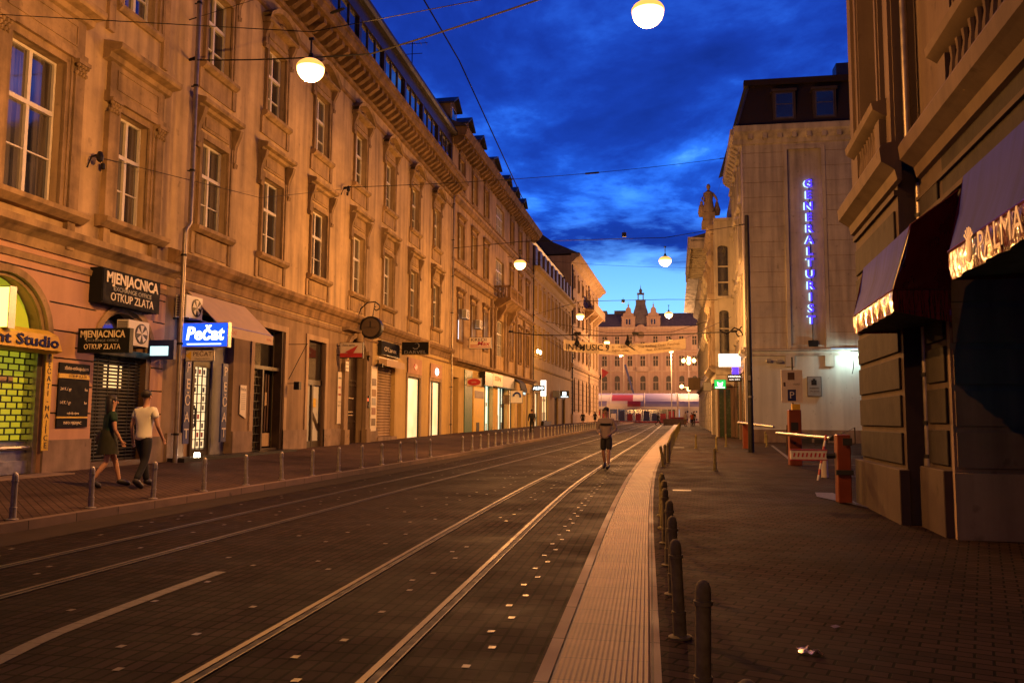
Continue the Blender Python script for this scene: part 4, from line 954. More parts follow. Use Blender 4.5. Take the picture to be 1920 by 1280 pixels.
# B3 street level
m = F3.mb(); m.bx(53.3, 54.7, -.5, -.44, .4, 4.25); m.bx(53.3, 54.7, -.44, -.38, 2.9, 3.0); o = m.build('door', 'brown_paint', F3.root)
m = F3.mb(); m.bx(56.2, 58.4, .0, .06, .2, 4.9); m.build('tiled_panel', 'green_paint', F3.root)
m = F3.mb(); m.bx(58.7, 62.1, .0, .08, .3, 4.2); o = m.build('notice_panel', 'yellow_paint', F3.root)
m = F3.mb(); m.bx(59.0, 61.9, .08, .1, 3.0, 3.55); m.lathe([(.3, 0), (.3, .02)], 16, (0, 0, 0)); m.build('plate', 'brown_paint', o)
m = F3.mb(); m.bx(59.6, 60.5, .08, .1, .6, 1.25); m.build('emblem', 'iron', o)
def shop(F, a, b, z0, z1, mat, muls=(), d=-.42, fm='iron', name='lit_window'):
    m = F.mb(); m.bx(a, b, d-.06, d, z0, z1); o = m.build(name, mat, F.root)
    if mat.endswith('_shop'):
        m = F.mb(); y = a+.25
        while y < b-.4:
            h_ = random.uniform(.5, 1.5); m.bx(y, y+random.uniform(.12, .35), d, d+.02, z0+.15, z0+.15+h_)
            if random.random() < .5: m.bx(y, y+.3, d, d+.02, z0+2.2, z0+2.5)
            y += random.uniform(.45, .9)
        m.build1('display_goods', random.choice(['brown_paint', 'grey_sign', 'shop_render']), o)
    m = F.mb(); m.bx(a, a+.08, d, d+.1, z0, z1); m.bx(b-.08, b, d, d+.1, z0, z1); m.bx(a+.08, b-.08, d, d+.1, z1-.1, z1); m.bx(a+.08, b-.08, d, d+.1, z0, z0+.12)
    for y in muls: m.bx(y-.06, y+.06, d, d+.11, z0+.12, z1-.1)
    m.build('frame', fm, o); return o
shop(F3, 62.4, 65.6, .3, 4.2, 'pale_shop', (63.9, 64.2), fm='green_paint'); shop(F3, 67.5, 71.6, .3, 4.2, 'pale_shop', (68.4, 68.7, 70.2, 71.2)); shop(F3, 72.4, 74.9, .3, 4.2, 'amber_shop', (73.6,))
shop(F3, 76.3, 78.2, .3, 4.1, 'shop_glass', (77.,), name='door'); shop(F3, 79.2, 80.3, .3, 4.1, 'amber_shop'); shop(F3, 81.2, 83.4, .3, 4.1, 'warm_shop', (82.2,))
m = F3.mb(); m.bx(60.6, 63.2, .08, .5, 4.0, 5.0); m.build('fascia', 'black_plastic', F3.root)
t = F3.thing('shop_sign', 'long fascia sign with pale front and grey end over the bright shop', 'sign', 67.6, .0, 4.1)
b = MB(); b.box(.6, 4.3, 0, .5, 0, .95); b.build('board', 'sign_board', t); b = MB(); b.box(-4.4, .6, 0, .5, 0, .95); b.build('board', 'grey_sign', t); text('SSN', .5, 'shop_render', t, (2.5, .51, .55), FACE_D, .004, width=2.2)
t = F3.thing('awning', 'rounded dark awning beyond the long fascia sign', 'awning', 74., 0, 3.9)
b = MB(); b.prism([(0, 1.25), (.5, 1.15), (.9, .8), (1.05, .3), (1.05, 0), (1., 0), (.85, .75), (0, 1.1)], 0, -1.5, 1.5); b.build('cloth', 'dark_cloth', t)
t = F3.thing('neon_sign', 'small blue white neon sign above amber shop', 'sign', 78.6, .06, 3.75); b = MB(); b.box(-1.2, 1.2, 0, .1, 0, .5); b.build('board', 'blue_paint', t); text('OPTIKA', .4, 'pale_neon', t, (0, .11, .25), FACE_D, .01, width=1.8)
t = hang_box('hanging_sign', -12.55, -10.95, 57., 6.4, 7.2, 'banner_cloth', 'cream KREDI Max sign projecting at first floor height', wall=-12.7)
text('KREDI', .32, 'iron', t, (-.1, -.09, .6), FACE_CAM, .003, width=1.1); text('Max', .42, 'red_paint', t, (.22, -.1, .34), FACE_CAM, .004, width=.9, shear=.2, bold=.006)
b = MB(); b.box(-.7, .7, -.09, -.084, .1, .14); b.box(-.7, -.2, -.09, -.084, .2, .26); b.build('line', 'red_paint', t)
t = hang_box('hanging_sign', -12.5, -11.45, 56.2, 3.72, 4.32, 'banner_cloth', 'cream sign with a red oval hanging over the green panel', wall=-12.7)
b = MB(); b.lathe([(.24, 0), (.24, .02)], 20, sx=1.9); o = b.build('oval', 'red_paint', t); o.rotation_euler = (R(90), 0, 0); o.location = (0, -.082, .3)
text('pošta', .15, 'sign_board', t, (0, -.105, .3), FACE_CAM, .003)
t = hang_box('hanging_sign', -12.1, -11.0, 72., 2.9, 4.0, 'banner_cloth', 'square cream sign with a dark blue ring past the fascia sign', wall=-12.3)
b = MB(); b.tube([(.3*math.cos(a), 0, .3*math.sin(a)) for a in [R(-20+25*i) for i in range(9)]], .09, 6); o = b.build('ring', 'blue_paint', t); o.location = (.05, -.1, .6)
t = hang_box('hanging_sign', -12.2, -11.6, 68.6, 2.75, 3.5, 'old_trim', 'small brown square sign in front of the bright shop door', wall=-12.3)
aircon(F3, 55.3, .1, 8.3, 'air conditioner on the first window of the dormered house'); aircon(F3, 59.3, .1, 8.05, 'air conditioner on the second window of the dormered house')
downpipe(F3, 84.1, .5, 19.5, 'dark downpipe at the far corner of the dormered house', mat='iron')
# ================================================================== B4
F4 = Fac('apartment_house', 'plain amber lit house with narrow windows and mansard dormers', -11.93, 84.3, .04, -1)
C4 = [85.9+2.95*i for i in range(10)]
G4 = [(86., 88.2, .6, 4.3), (90.2, 94.6, 1.3, 4.6), (99.2, 102.2, .7, 4.2), (105.2, 108.4, .7, 4.2)]
m = F4.mb(); m.wall(84.3, 114., -.5, 17.2, G4+[(c-.5, c+.5, 8.1, 10.9) for c in C4]+[(c-.5, c+.5, 13., 15.5) for c in C4]); m.shell(84.3, 114, -.5, 17.2); m.build('wall', 'pale_yellow', F4.root)
wq1, wq2 = win_proto(.98, 2.76), win_proto(.98, 2.46)
q1 = sur_proto('plain', 1., 2.8, 'pale_yellow'); q2 = sur_proto('plain', 1., 2.5, 'pale_yellow')
for c in C4: put(F4, wq1, c, 8.12); put(F4, wq2, c, 13.02); put(F4, q1, c, 8.1); put(F4, q2, c, 13.)
m = F4.mb(); m.prof(84.4, 114.1, [(0, 6.75), (.12, 6.8), (.2, 6.95), (.2, 7.05), (0, 7.1)]); m.prof(84.4, 114, [(0, 12.2), (.1, 12.25), (.1, 12.4), (0, 12.42)]); m.prof(84.4, 114.2, [(0, 16.4), (.2, 16.6), (.35, 16.95), (.75, 17.1), (.78, 17.35), (0, 17.4)]); m.build('cornice', 'pale_yellow', F4.root)
m = F4.mb(); m.prof(84.4, 114.1, [(-8, 17.2), (.6, 17.35), (-.2, 17.6), (-1.0, 20.9), (-.8, 21.1), (-8, 22.5)]); m.build('roof', 'zinc', F4.root)
m = F4.mb()
for i in range(10): c = 86.+2.95*i; m.bx(c-.62, c+.62, -1.4, .12, 17.5, 19.7)
m.build('dormer', 'brown_paint', F4.root)
shop(F4, 86., 88.2, .6, 4.3, 'warm_shop', d=-.25); shop(F4, 90.2, 94.6, 1.3, 4.6, 'amber_shop', (91.2, 92.8), d=-.25); shop(F4, 99.2, 102.2, .7, 4.2, 'shop_glass', (100.7,), d=-.25, fm='brown_paint', name='door'); shop(F4, 105.2, 108.4, .7, 4.2, 'shop_glass', (106.8,), d=-.25, fm='brown_paint', name='door')
m = F4.mb(); m.bx(89.8, 95., 0, .3, .2, 1.3); m.build('planter_ledge', 'iron', F4.root)
t = hang_box('hanging_sign', -11.75, -10.5, 83.3, 4.35, 4.9, 'black_plastic', 'black sign with glowing white ALDO letters', wall=-11.9); text('ALDO', .42, 'white_letter', t, (0, -.1, .27), FACE_CAM, .01, width=1.05, bold=.01)
t = hang_box('lightbox', -11.35, -10.72, 86.5, 3.9, 5.6, 'white_lightbox', 'tall glowing white light box just past the ALDO sign', wall=-11.8)
t = hang_box('hanging_sign', -11.2, -10.0, 104., 4.2, 5.1, 'black_plastic', 'dark hanging sign with a white mark at the far end of the amber house', wall=-11.2)
b = MB(); b.box(-.25, .2, -.1, -.08, .3, .75); b.box(-.45, .45, -.1, -.08, .08, .18); b.build('mark', 'white_letter', t)
t = hang_box('hanging_sign', -11.45, -10.6, 98., 4.1, 4.9, 'grey_sign', 'plain grey hanging sign between the white mark sign and the white light box', wall=-11.5)
t = F4.thing('wall_lamp', 'two small warm bulbs on the near end of amber house', 'lamp', 85.2, .1, 8.3); b = MB(); b.tube([(0, 0, .5), (0, .3, .5)], .02, 6); b.tube([(-1.6, 0, .5), (-1.6, .3, .5)], .02, 6); b.build('arm', 'iron', t)
b = MB(); b.lathe([(.02, .45), (.13, .3), (.13, .1), (.03, 0)], 8, (0, .32, 0)); b.lathe([(.02, .45), (.13, .3), (.13, .1), (.03, 0)], 8, (-1.6, .32, 0)); b.build('bulb', 'small_bulb', t)
# ================================================================== B5
F5 = Fac('bank_building', 'tall rusticated corner building with wide eaves at the far left end', -10.74, 114, .05, -1)
C5 = [117.2+4.6*i for i in range(7)]
m = F5.mb(); m.wall(114, 148, -.5, 24.3, [(c-.8, c+.8, 2.6, 7.4, 1.) for c in C5]+[(c-.75, c+.75, 10., 13.) for c in C5]+[(c-.75, c+.75, 15., 18.) for c in C5]+[(c-.7, c+.7, 20., 22.) for c in C5], grooves=[1.4+.75*i for i in range(10)], gmi=1, g=.03); m.shell(114, 148, -.5, 24.3, depth=14); m.build('wall', ['sand_stone', 'groove_dark'], F5.root)
for i, (w_, h_, z) in enumerate(((1.46, 2.96, 10.02), (1.46, 2.96, 15.02), (1.36, 1.96, 20.02))):
    pr = win_proto(w_, h_); su = sur_proto('band' if i < 2 else 'plain', w_+.04, h_+.04, 'sand_stone')
    for c in C5: put(F5, pr, c, z); put(F5, su, c, z)
m = F5.mb()
for c in C5: m.bx(c-.8, c+.8, -.3, -.26, 2.6, 7.4)
m.build('arched_pane', 'window_glass', F5.root)
m = F5.mb(); m.prof(114, 148.3, [(0, 8.6), (.2, 8.7), (.35, 9.), (.35, 9.2), (0, 9.3)]); m.prof(114, 148.3, [(0, 14.1), (.15, 14.15), (.2, 14.4), (0, 14.45)]); m.prof(114, 149.2, [(0, 23.2), (.4, 23.5), (.7, 23.9), (1.2, 24.1), (1.25, 24.5), (0, 24.6)]); m.prof(114, 148.2, [(0, -.2), (.25, -.2), (.25, 2.2), (0, 2.35)]); m.build('cornice', 'sand_stone', F5.root)
m = F5.mb(); m.prof(113.9, 149, [(-14, 24.3), (1.1, 24.55), (-2.5, 26.2), (-6.5, 29.2), (-14, 30)]); m.build('roof', 'slate', F5.root)
m = F5.mb()
for Y in (126, 134., 142.): m.bx(Y-.9, Y+.9, -1.6, -.4, 24.6, 26.6); m.bx(Y-1., Y+1., -1.7, -.3, 26.6, 26.9)
m.build('chimney', 'brown_paint', F5.root)
m = F5.mb(); m.bx(128, 144, 0, 1.6, 18.4, 18.7); m.bx(128, 144, 1.45, 1.6, 18.7, 19.8)
for i in range(3): m.prof(129+6*i, 129.8+6*i, [(0, 17.), (1.4, 18.2), (1.4, 18.4), (0, 18.4)])
m.build('balcony', 'sand_stone', F5.root)
downpipe(F5, 114.3, .8, 23, 'dark downpipe between the amber house and the rusticated corner building', mat='iron', r=.1); downpipe(F5, 133, 1., 23, 'thin downpipe halfway along the rusticated corner building', r=.1, mat='brown_paint')
# ================================================================== far palace across the square
t0 = thing('palace', 'wide pink palace with a dark central spire across the square', 'palace', (-1, 200, 1.08)); Z0 = 1.08
CX = [-10.8+3.02*i for i in range(-4, 14)]
def fz(z): return z-Z0
m = MB(); F_ = Fac.__new__(Fac); F_.X0 = F_.k = 0; F_.Y0 = 0; F_.sg = 1; F_.root = t0
def side_wall(F, x0, x1, z0, z1, ops, mat, grooves=(), rev=.3, name='wall', par=None, mw=None, gmi='groove_dark'):
    """a wall facing world -Y, x measured along +X"""
    b = FB(F_); b.wall(x0, x1, z0, z1, ops, rev=rev, grooves=grooves, gmi=1)
    b.v = [(x, -d, z) for x, d, z in b.v]; return b.build(name, [mat, gmi], par)
opsP = [(x+1-.5, x+1+.5, fz(19.3), fz(21.4)) for x in CX]+[(x+1-.55, x+1+.55, fz(14.3), fz(16.7)) for x in CX]+[(x+1-.6, x+1+.6, fz(8.6), fz(12.), 1.) for x in CX]+[(x+1-.8, x+1+.8, fz(2.), fz(6.5), 1.) for x in CX]
side_wall(None, -26, 42, fz(-.5), fz(23.4), opsP, 'far_facade', [fz(2+.9*i) for i in range(6)], par=t0)
m = MB()
for x in CX: m.box(x+.35, x+1.65, .3, .33, fz(1.8), fz(22))
m.build('central_window', 'far_pane', t0)
m = MB()
for x in CX:
    x += 1
    for z, w_, h_ in ((19.3, 1., 2.1), (14.3, 1.1, 2.4)):
        m.box(x-.05, x+.05, .2, .26, fz(z), fz(z+h_)); m.box(x-w_/2, x+w_/2, .2, .25, fz(z+h_*.62), fz(z+h_*.68)); m.box(x-w_/2-.22, x+w_/2+.22, -.18, 0, fz(z+h_+.2), fz(z+h_+.45)); m.box(x-w_/2-.2, x+w_/2+.2, -.18, 0, fz(z-.2), fz(z)); m.box(x-w_/2-.16, x+w_/2+.16, -.09, 0, fz(z-1.1), fz(z-.2))
        for sx in (-1, 1): m.box(*sorted((x+sx*w_/2, x+sx*(w_/2+.16))), -.1, 0, fz(z), fz(z+h_+.2))
    m.box(x-.05, x+.05, .2, .26, fz(8.6), fz(10.5)); m.box(x-.6, x+.6, .2, .26, fz(10.4), fz(10.55))
    m.box(x+1.3, x+1.65, -.15, 0, fz(8), fz(17.5))
m.box(-26, 42, -.4, 0, fz(17.6), fz(17.9)); m.box(-26, 42, -.3, 0, fz(7.4), fz(7.8)); m.box(-26, 42, -.25, 0, fz(13.), fz(13.2)); m.box(-26, 42, -.2, 0, fz(22.2), fz(22.4))
m.box(-2.2, .6, -1., 0, fz(13.), fz(13.2)); m.box(-2.2, .6, -1., -.85, fz(13.2), fz(14.1))
m.box(-26, 42, -.7, 0, fz(23.3), fz(23.7)); m.box(-26, 42, -.45, 0, fz(23.), fz(23.3)); m.build('facade_trim', 'far_trim', t0)
m = MB(); m.prism([(-.3, fz(23.7)), (4, fz(27.4)), (12, fz(27.6)), (12, fz(23))], 0, -26, 42)
for x0, x1 in ((-12, -9.4), (-7.6, -4.4), (10.6, 12.5), (17, 21)): m.box(x0, x1, 4, 8, fz(27), fz(28.2))
m.build('roof', 'far_roof', t0)
for gx in (-4.05, 1.85):
    x = gx; m = MB(); m.box(x-1.6, x+1.6, -.3, 3, fz(23.6), fz(26.)); m.box(x-1.7, x+1.7, -.45, 3, fz(26.), fz(26.25))
    m.prism([(x-1.3, fz(26.25)), (x-1.2, fz(26.9)), (x-.7, fz(27.1)), (x-.6, fz(28.)), (x-.35, fz(28.3)), (x, fz(28.7)), (x+.35, fz(28.3)), (x+.6, fz(28.)), (x+.7, fz(27.1)), (x+1.2, fz(26.9)), (x+1.3, fz(26.25))], 1, -.3, .4)
    m.lathe([(.08, 0), (.2, .15), (.16, .4), (.05, .5), (.04, 1.)], 8, (x, 0, fz(28.65))); m.build('gable', 'far_facade', t0)
    m = MB(); m.box(x-.55, x-.2, -.34, -.3, fz(24.3), fz(25.5)); m.box(x+.1, x+.45, -.34, -.3, fz(24.3), fz(25.5)); m.build('gable_window', 'shop_glass', t0)
m = MB()
k_ = math.sqrt(.5); m.lathe([(2.95, fz(23.6)), (2.75, fz(25.)), (2.6, fz(26.4)), (2.35, fz(27.5)), (1.95, fz(28.4)), (1.66, fz(29.2)), (1.6, fz(30.3))], 4, (0, 0, 0)); m.v = [((x-y)*k_-1.15, (x+y)*k_+2.5, z) for x, y, z in m.v]
m.box(-2.35, .05, 1.3, 3.7, fz(30.2), fz(30.45))
for sx in (-1, 1):
    for sy in (-1, 1): m.box(-1.15+sx*.6-.12, -1.15+sx*.6+.12, 2.5+sy*.6-.12, 2.5+sy*.6+.12, fz(30.4), fz(31.9))
m.box(-2.0, -.3, 1.65, 3.35, fz(31.9), fz(32.15)); m.lathe([(.35, 0), (.3, .3), (.42, .6), (.3, .95), (.1, 1.15), (.06, 1.6), (.0, 2.3)], 10, (-1.15, 2.5, fz(32.15))); sp = m.build('spire', 'far_roof', t0)
m = MB(); m.prism([(-2.5, fz(20)), (-2.5, fz(22.6))]+[(-1.15-1.35*math.cos(math.pi*i/12), fz(22.6)+1.6*math.sin(math.pi*i/12)) for i in range(13)]+[(.2, fz(20))], 1, -.8, 0); m.build('central_gable', 'far_facade', t0)
m = MB(); m.lathe([(.85, 0), (.85, .05)], 16); o = m.build('niche', 'dark_ochre', t0); o.rotation_euler = (R(90), 0, 0); o.location = (-1.15, -.82, fz(21.7))
# ================================================================== tent on the square
t = thing('event_tent', 'long white event tent with blue and checkered red roof at the end of the street', 'tent', (-3, 155, 1.08)); tz = lambda z: z-1.08
def vault(m, x0, x1, d0=0, d1=0., N=8, c0=0, c1=1):
    pts = [(8*(1-math.cos(math.pi/2*i/8)), 3.95+2.7*math.sin(math.pi/2*i/8)) for i in range(9)]
    for i in range(int(8*c0), int(8*c1)): (ya, za), (yb, zb) = pts[i], pts[i+1]; m.raw([(x0, ya-d1, tz(za)+d1), (x1, ya-d1, tz(za)+d1), (x1, yb-d1, tz(zb)+d1), (x0, yb-d1, tz(zb)+d1)], [(0, 1, 2, 3)])
m = MB(); vault(m, -12, 7.85); vault(m, 8., 16); m.build('roof', 'tent_blue', t)
m = MB(); vault(m, -4.1, -.2, 0, .03, c0=.3, c1=.65); vault(m, -12, -7.6, 0, .03, c0=.3, c1=.65); vault(m, -1.2, 1.2, 0, .03, c0=0, c1=.3); vault(m, -9.2, -5, 0, .03, c0=0, c1=.12); m.build('red_panel', 'tent_red', t)
m = MB(); vault(m, -.2, 1.7, 0, .034, c0=.3, c1=.65); vault(m, -7.6, -4.1, 0, .034, c0=.3, c1=.65); vault(m, -5, -1.2, 0, .034, c0=0, c1=.3); m.build('white_panel', 'tent_white', t)
m = MB(); m.box(-12, 7.8, -.1, .1, tz(3.5), tz(4.)); m.box(8., 16, -.1, .1, tz(3.5), tz(4.))
for x in [-12+1.5*i for i in range(14)]+[7.7, 8.05, 9.4, 11, 12.6]: m.box(x-.07, x+.07, -.08, .08, tz(1.2), tz(3.5))
for x in (-4.4, 1.9, 7.8, 8.1): m.tube([(x, 8*(1-math.cos(math.pi/2*i/8))-.05, tz(3.95+2.7*math.sin(math.pi/2*i/8))+.05) for i in range(9)], .06, 5)
m.build('frame', 'tent_white', t)
m = MB(); m.box(-12, 7.7, .2, .25, tz(1.3), tz(3.5)); m.build('glazing', 'shop_glass', t)
for i, x in enumerate([-12+1.5*k for k in range(13)]):
    m = MB(); m.box(x+.25, x+1.25, .12, .15, tz(1.4), tz(2.7 if i % 3 else 3.2)); m.build('poster', ('tent_red', 'tent_white', 'blue_paint', 'tent_red')[i % 4] if i != 9 else 'blue_paint', t)
m = MB(); m.box(8.2, 16, .02, .06, tz(1.2), tz(3.5)); m.build('side_wall', 'tent_white', t)
m = MB()
for x in (9.9, 11.3, 12.9):
    for z in (1.7, 3.1): m.lathe([(.35, 0), (.35, .02)], 8, (0, 0, 0), sx=1.2, sy=.5); m.v[-16:] = [(v[0]+x-.3, v[2], v[1]+tz(z)) for v in m.v[-16:]]
m.build('printed_mark', 'blue_paint', t)
m = MB(); m.box(-12, 16, -.5, .3, tz(1.06), tz(1.32)); m.build('platform', 'tent_red', t)
t = thing('banner_flag', 'long blue pennant hanging slanted in front of the palace', 'flag', (-4.2, 168, 1.08)); b = MB(); b.tube([(-1.0, 0, 0), (-1.0, 0, 14.)], .06, 6); b.build('pole', 'zinc', t)
b = MB(); b.prism([(-1., 11.4), (-.6, 11.6), (1.6, 3.8), (1.2, 4.)], 1, -.03, .03); b.build('cloth', 'blue_paint', t)
t = thing('flag', 'drooping red flag on a pole left of the tent', 'flag', (-7.8, 135, .95)); b = MB(); b.tube([(0, 0, 0), (0, 0, 9)], .06, 6); b.build('pole', 'white_paint', t)
b = MB(); b.prism([(0, 8.9), (1.2, 8.2), (.6, 7.6), (.15, 7.2)], 1, -.02, .02); b.build('cloth', 'tent_red', t); b = MB(); b.prism([(0, 8.3), (-.35, 7.3), (0, 6.8), (.15, 7.2)], 1, -.02, .02); b.build('fold', 'dark_cloth', t)
# square lamps
def globe_lamp(name, x, y, h, globes, lab, r=.28, pole='white_paint', gm='sodium_globe', power=20000):
    t = thing(name, lab, 'street lamp', (x, y, 1.08 if y > 155 else zg(y))); b = MB(); b.lathe([(.22, 0), (.16, .6), (.09, .8), (.06, h)], 10); 
    for gx, gy, gz in globes: b.tube([(0, 0, h-.3), (gx, gy, gz)], .03, 5)
    b.build('pole', pole, t)
    ld = bpy.data.lights.new('bulb', 'POINT'); ld.energy = power; ld.color = (1., .45, .16); ld.shadow_soft_size = .1; lo = bpy.data.objects.new('bulb', ld); COL.objects.link(lo); lo.parent = t; lo.location = (0, -.9, h+.35)
    for gx, gy, gz in globes: b = MB(); b.lathe([(.02, -r), (r*.7, -r*.7), (r, 0), (r*.7, r*.7), (.02, r)], 10, (gx, gy, gz)); b.build('globe', gm, t, smooth=True)
globe_lamp('candelabra_lamp', 3.3, 134, 11.8, [(0, 0, 11.6), (1.1, 0, 12.1)], 'tall double lamp post in the middle of the street end', .42)
globe_lamp('candelabra_lamp', 7.4, 165, 12.4, [(-1., 0, 12.), (0, -.5, 12.3), (1., 0, 12.), (0, 0, 11.6)], 'cross shaped cluster lamp high above the tent on the right', .42)
globe_lamp('candelabra_lamp', 6.5, 146, 6.4, [(-1.2, 0, 6.3), (0, 0, 5.8), (1.2, 0, 6.3)], 'low triple lamp glaring in front of the tent', .36, gm='sodium_low', power=2500)
globe_lamp('candelabra_lamp', -17, 166, 12, [(-1., 0, 12), (1., 0, 12)], 'added unseen cluster lamp lighting the palace, behind the far left corner', .42)  # unseen lamp put in to light the palace front
globe_lamp('candelabra_lamp', 18, 172, 12, [(-1., 0, 12), (1., 0, 12)], 'added unseen cluster lamp lighting the palace, behind the far right corner', .42)  # second added lamp out of view, also for the palace light
t = thing('monument_base', 'low dark planter at the end of the line of bollards', 'planter', (3.4, 122, zg(122))); b = MB(); b.box(-1.6, 1.6, -1, 1, 0, .75); b.box(-1.7, 1.7, -1.1, 1.1, .75, .9); b.build('basin', 'plinth_stone', t); b = MB(); b.box(-.6, 1.5, -.7, .7, .9, 1.15); b.build('flowers', 'tent_red', t)
# ================================================================== R1: corner building on the right with awnings
FR = Fac('corner_building', 'dark panelled corner building with balustrades, nearest on the right', 3.6, 15., .055, 1)
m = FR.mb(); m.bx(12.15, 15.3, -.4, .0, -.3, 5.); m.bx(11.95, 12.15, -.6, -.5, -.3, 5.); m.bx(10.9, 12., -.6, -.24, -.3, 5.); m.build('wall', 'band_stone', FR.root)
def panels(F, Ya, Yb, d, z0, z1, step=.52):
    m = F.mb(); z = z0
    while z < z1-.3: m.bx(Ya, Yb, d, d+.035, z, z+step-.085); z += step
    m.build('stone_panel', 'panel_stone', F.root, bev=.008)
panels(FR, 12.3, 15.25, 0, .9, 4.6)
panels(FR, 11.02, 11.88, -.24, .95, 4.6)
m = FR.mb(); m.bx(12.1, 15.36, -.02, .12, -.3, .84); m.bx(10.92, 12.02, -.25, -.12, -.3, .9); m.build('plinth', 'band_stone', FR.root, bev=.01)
# return of the deep shop entrance (faces the viewer) and the shop front behind
m = FR.mb(); m.bx(10.8, 10.9, -1.15, -.22, -.3, 3.9); m.build('entrance_pier', 'plinth_stone', FR.root)
m = FR.mb()
for q in range(6): m.bx(10.765, 10.8, -1.12, -.25, .94+.5*q, 1.36+.5*q)
m.build('stone_panel', 'dark_ochre', FR.root)
m = FR.mb(); m.bx(10.74, 10.8, -1.15, -.2, -.3, .88); m.build('entrance_band', 'sand_stone', FR.root)
m = FR.mb(); m.bx(-6, 10.8, -1.3, -1.2, -.3, 3.9); m.build('shop_window', 'shop_glass', FR.root)
m = FR.mb()
for y in (10.3, 8.8, 7.3, 5.8, 4.3): m.bx(y-.05, y+.05, -1.2, -1.12, -.3, 3.8)
m.bx(-6, 10.8, -1.2, -1.13, .1, .35); m.bx(-6, 10.8, -1.2, -1.13, 2.6, 2.7); m.build('shop_frame', 'iron', FR.root)
m = FR.mb()
for z0, z1 in ((2.2, 2.55), (1.95, 2.05), (1.6, 1.75), (1.2, 1.5)): m.bx(9.2, 9.8, -1.19, -1.18, z0, z1)
m.build('lit_display', 'teal_glow', FR.root)
m = FR.mb(); m.tube([(m.X(8.2), -1.08, .9), (m.X(8.2), -1.08, 1.6)], .018); m.build('door_handle', 'steel', FR.root)
m = FR.mb(); m.bx(7.5, 7.8, -1.19, -1.185, 1.5, 1.9); m.build('sticker', 'sign_board', FR.root)
m = FR.mb(); m.bx(-6, 10.9, -1.3, -.24, 3.75, 5.0); m.build('lintel', 'panel_stone', FR.root)
m = FR.mb(); m.bx(-6, 12., -.24, -.2, 4.2, 4.26); m.bx(-6, 12., -.24, -.2, 4.5, 4.56); m.bx(12.15, 15.32, 0, .05, 4.64, 4.72); m.build('band', 'band_stone', FR.root)
prc = [(0, 4.78), (.06, 4.8), (.09, 4.94), (.2, 5.02), (.26, 5.06), (.28, 5.24), (.25, 5.3), (0, 5.36)]
m = FR.mb(); m.prof(11.87, 15.45, prc); m.build1('cornice', 'corner_stucco', FR.root); m = FR.mb(); m.prof(-6, 11.86, [(d-.24, z) for d, z in prc]); m.build1('cornice', 'corner_stucco', FR.root)
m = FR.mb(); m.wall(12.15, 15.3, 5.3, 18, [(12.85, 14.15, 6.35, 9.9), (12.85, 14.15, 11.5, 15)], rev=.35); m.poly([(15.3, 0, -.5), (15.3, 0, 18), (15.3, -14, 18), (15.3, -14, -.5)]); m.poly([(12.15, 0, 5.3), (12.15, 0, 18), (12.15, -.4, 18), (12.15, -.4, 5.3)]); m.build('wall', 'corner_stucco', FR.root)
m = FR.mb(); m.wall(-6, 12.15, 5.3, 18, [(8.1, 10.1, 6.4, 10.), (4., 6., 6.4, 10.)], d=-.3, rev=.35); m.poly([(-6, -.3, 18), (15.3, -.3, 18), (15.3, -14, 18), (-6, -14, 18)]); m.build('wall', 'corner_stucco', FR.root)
m = FR.mb()
for Ya, Yb, dd in ((12.4, 14.6, 0), (7.5, 10.7, -.3), (3.4, 6.6, -.3)):
    m = FR.mb(); m.prof(Ya, Yb, [(dd, 5.88), (dd+.1, 5.9), (dd+.24, 6.0), (dd+.26, 6.1), (dd, 6.16)]); m.bx(Ya+.1, Ya+.4, dd, dd+.14, 5.36, 5.88); m.bx(Yb-.4, Yb-.1, dd, dd+.14, 5.36, 5.88)
    n = 7 if Yb-Ya < 3 else 10
    for i in range(n): Y = Ya+.55+(Yb-Ya-1.1)*i/(n-1); m.lathe([(.045, 0), (.068, .1), (.055, .25), (.035, .36), (.055, .5)], 8, (m.X(Y), dd+.08, 5.38))
    m.build1('balustrade', 'corner_stucco', FR.root, smooth=True)
m = FR.mb()
for Ya, Yb, dd, z0, z1 in ((12.85, 14.15, 0, 6.16, 9.9), (8.1, 10.1, -.3, 6.16, 10.)):
    for y in (Ya, Yb): s_ = -1 if y == Ya else 1; m.bx(*sorted((y, y+s_*.22)), dd, dd+.08, z0, z1); m.bx(*sorted((y+s_*.06, y+s_*.16)), dd+.08, dd+.105, z0, z1)
m.build('window_architrave', 'corner_stucco', FR.root)
m = FR.mb()
for Y in (12.32, 15.1): m.bx(Y-.14, Y+.14, 0, .05, 5.38, 18)
m.build('pilaster', 'corner_stucco', FR.root)
wr, wr2 = win_proto(1.26, 3.5, dd=-.28), win_proto(1.96, 3.56, dd=-.28, cols=3); put(FR, wr, 13.5, 6.37); put(FR, wr, 13.5, 11.52); put(FR, wr2, 9.1, 6.42, -.3); put(FR, wr2, 5., 6.42, -.3)
t = FR.thing('downpipe', 'long metal downpipe running down the recess of the right corner building', 'downpipe', 12.06, -.26, 0)
b = MB(); b.tube([(0, 0, .0), (0, 0, 1.)], .075, 12); b.tube([(0, 0, 1.), (0, 0, 4.78)], .055, 12); b.tube([(0, .12, 5.3), (0, .12, 18)], .05, 10); b.build('pipe', 'pipe_metal', t, smooth=True)
for z in (1., 1.45, 2.1, 2.8, 3.5, 4.3): b = MB(); b.lathe([(.072, 0), (.072, .05)], 12, (0, 0, z)); b.build('clamp', 'iron', t)
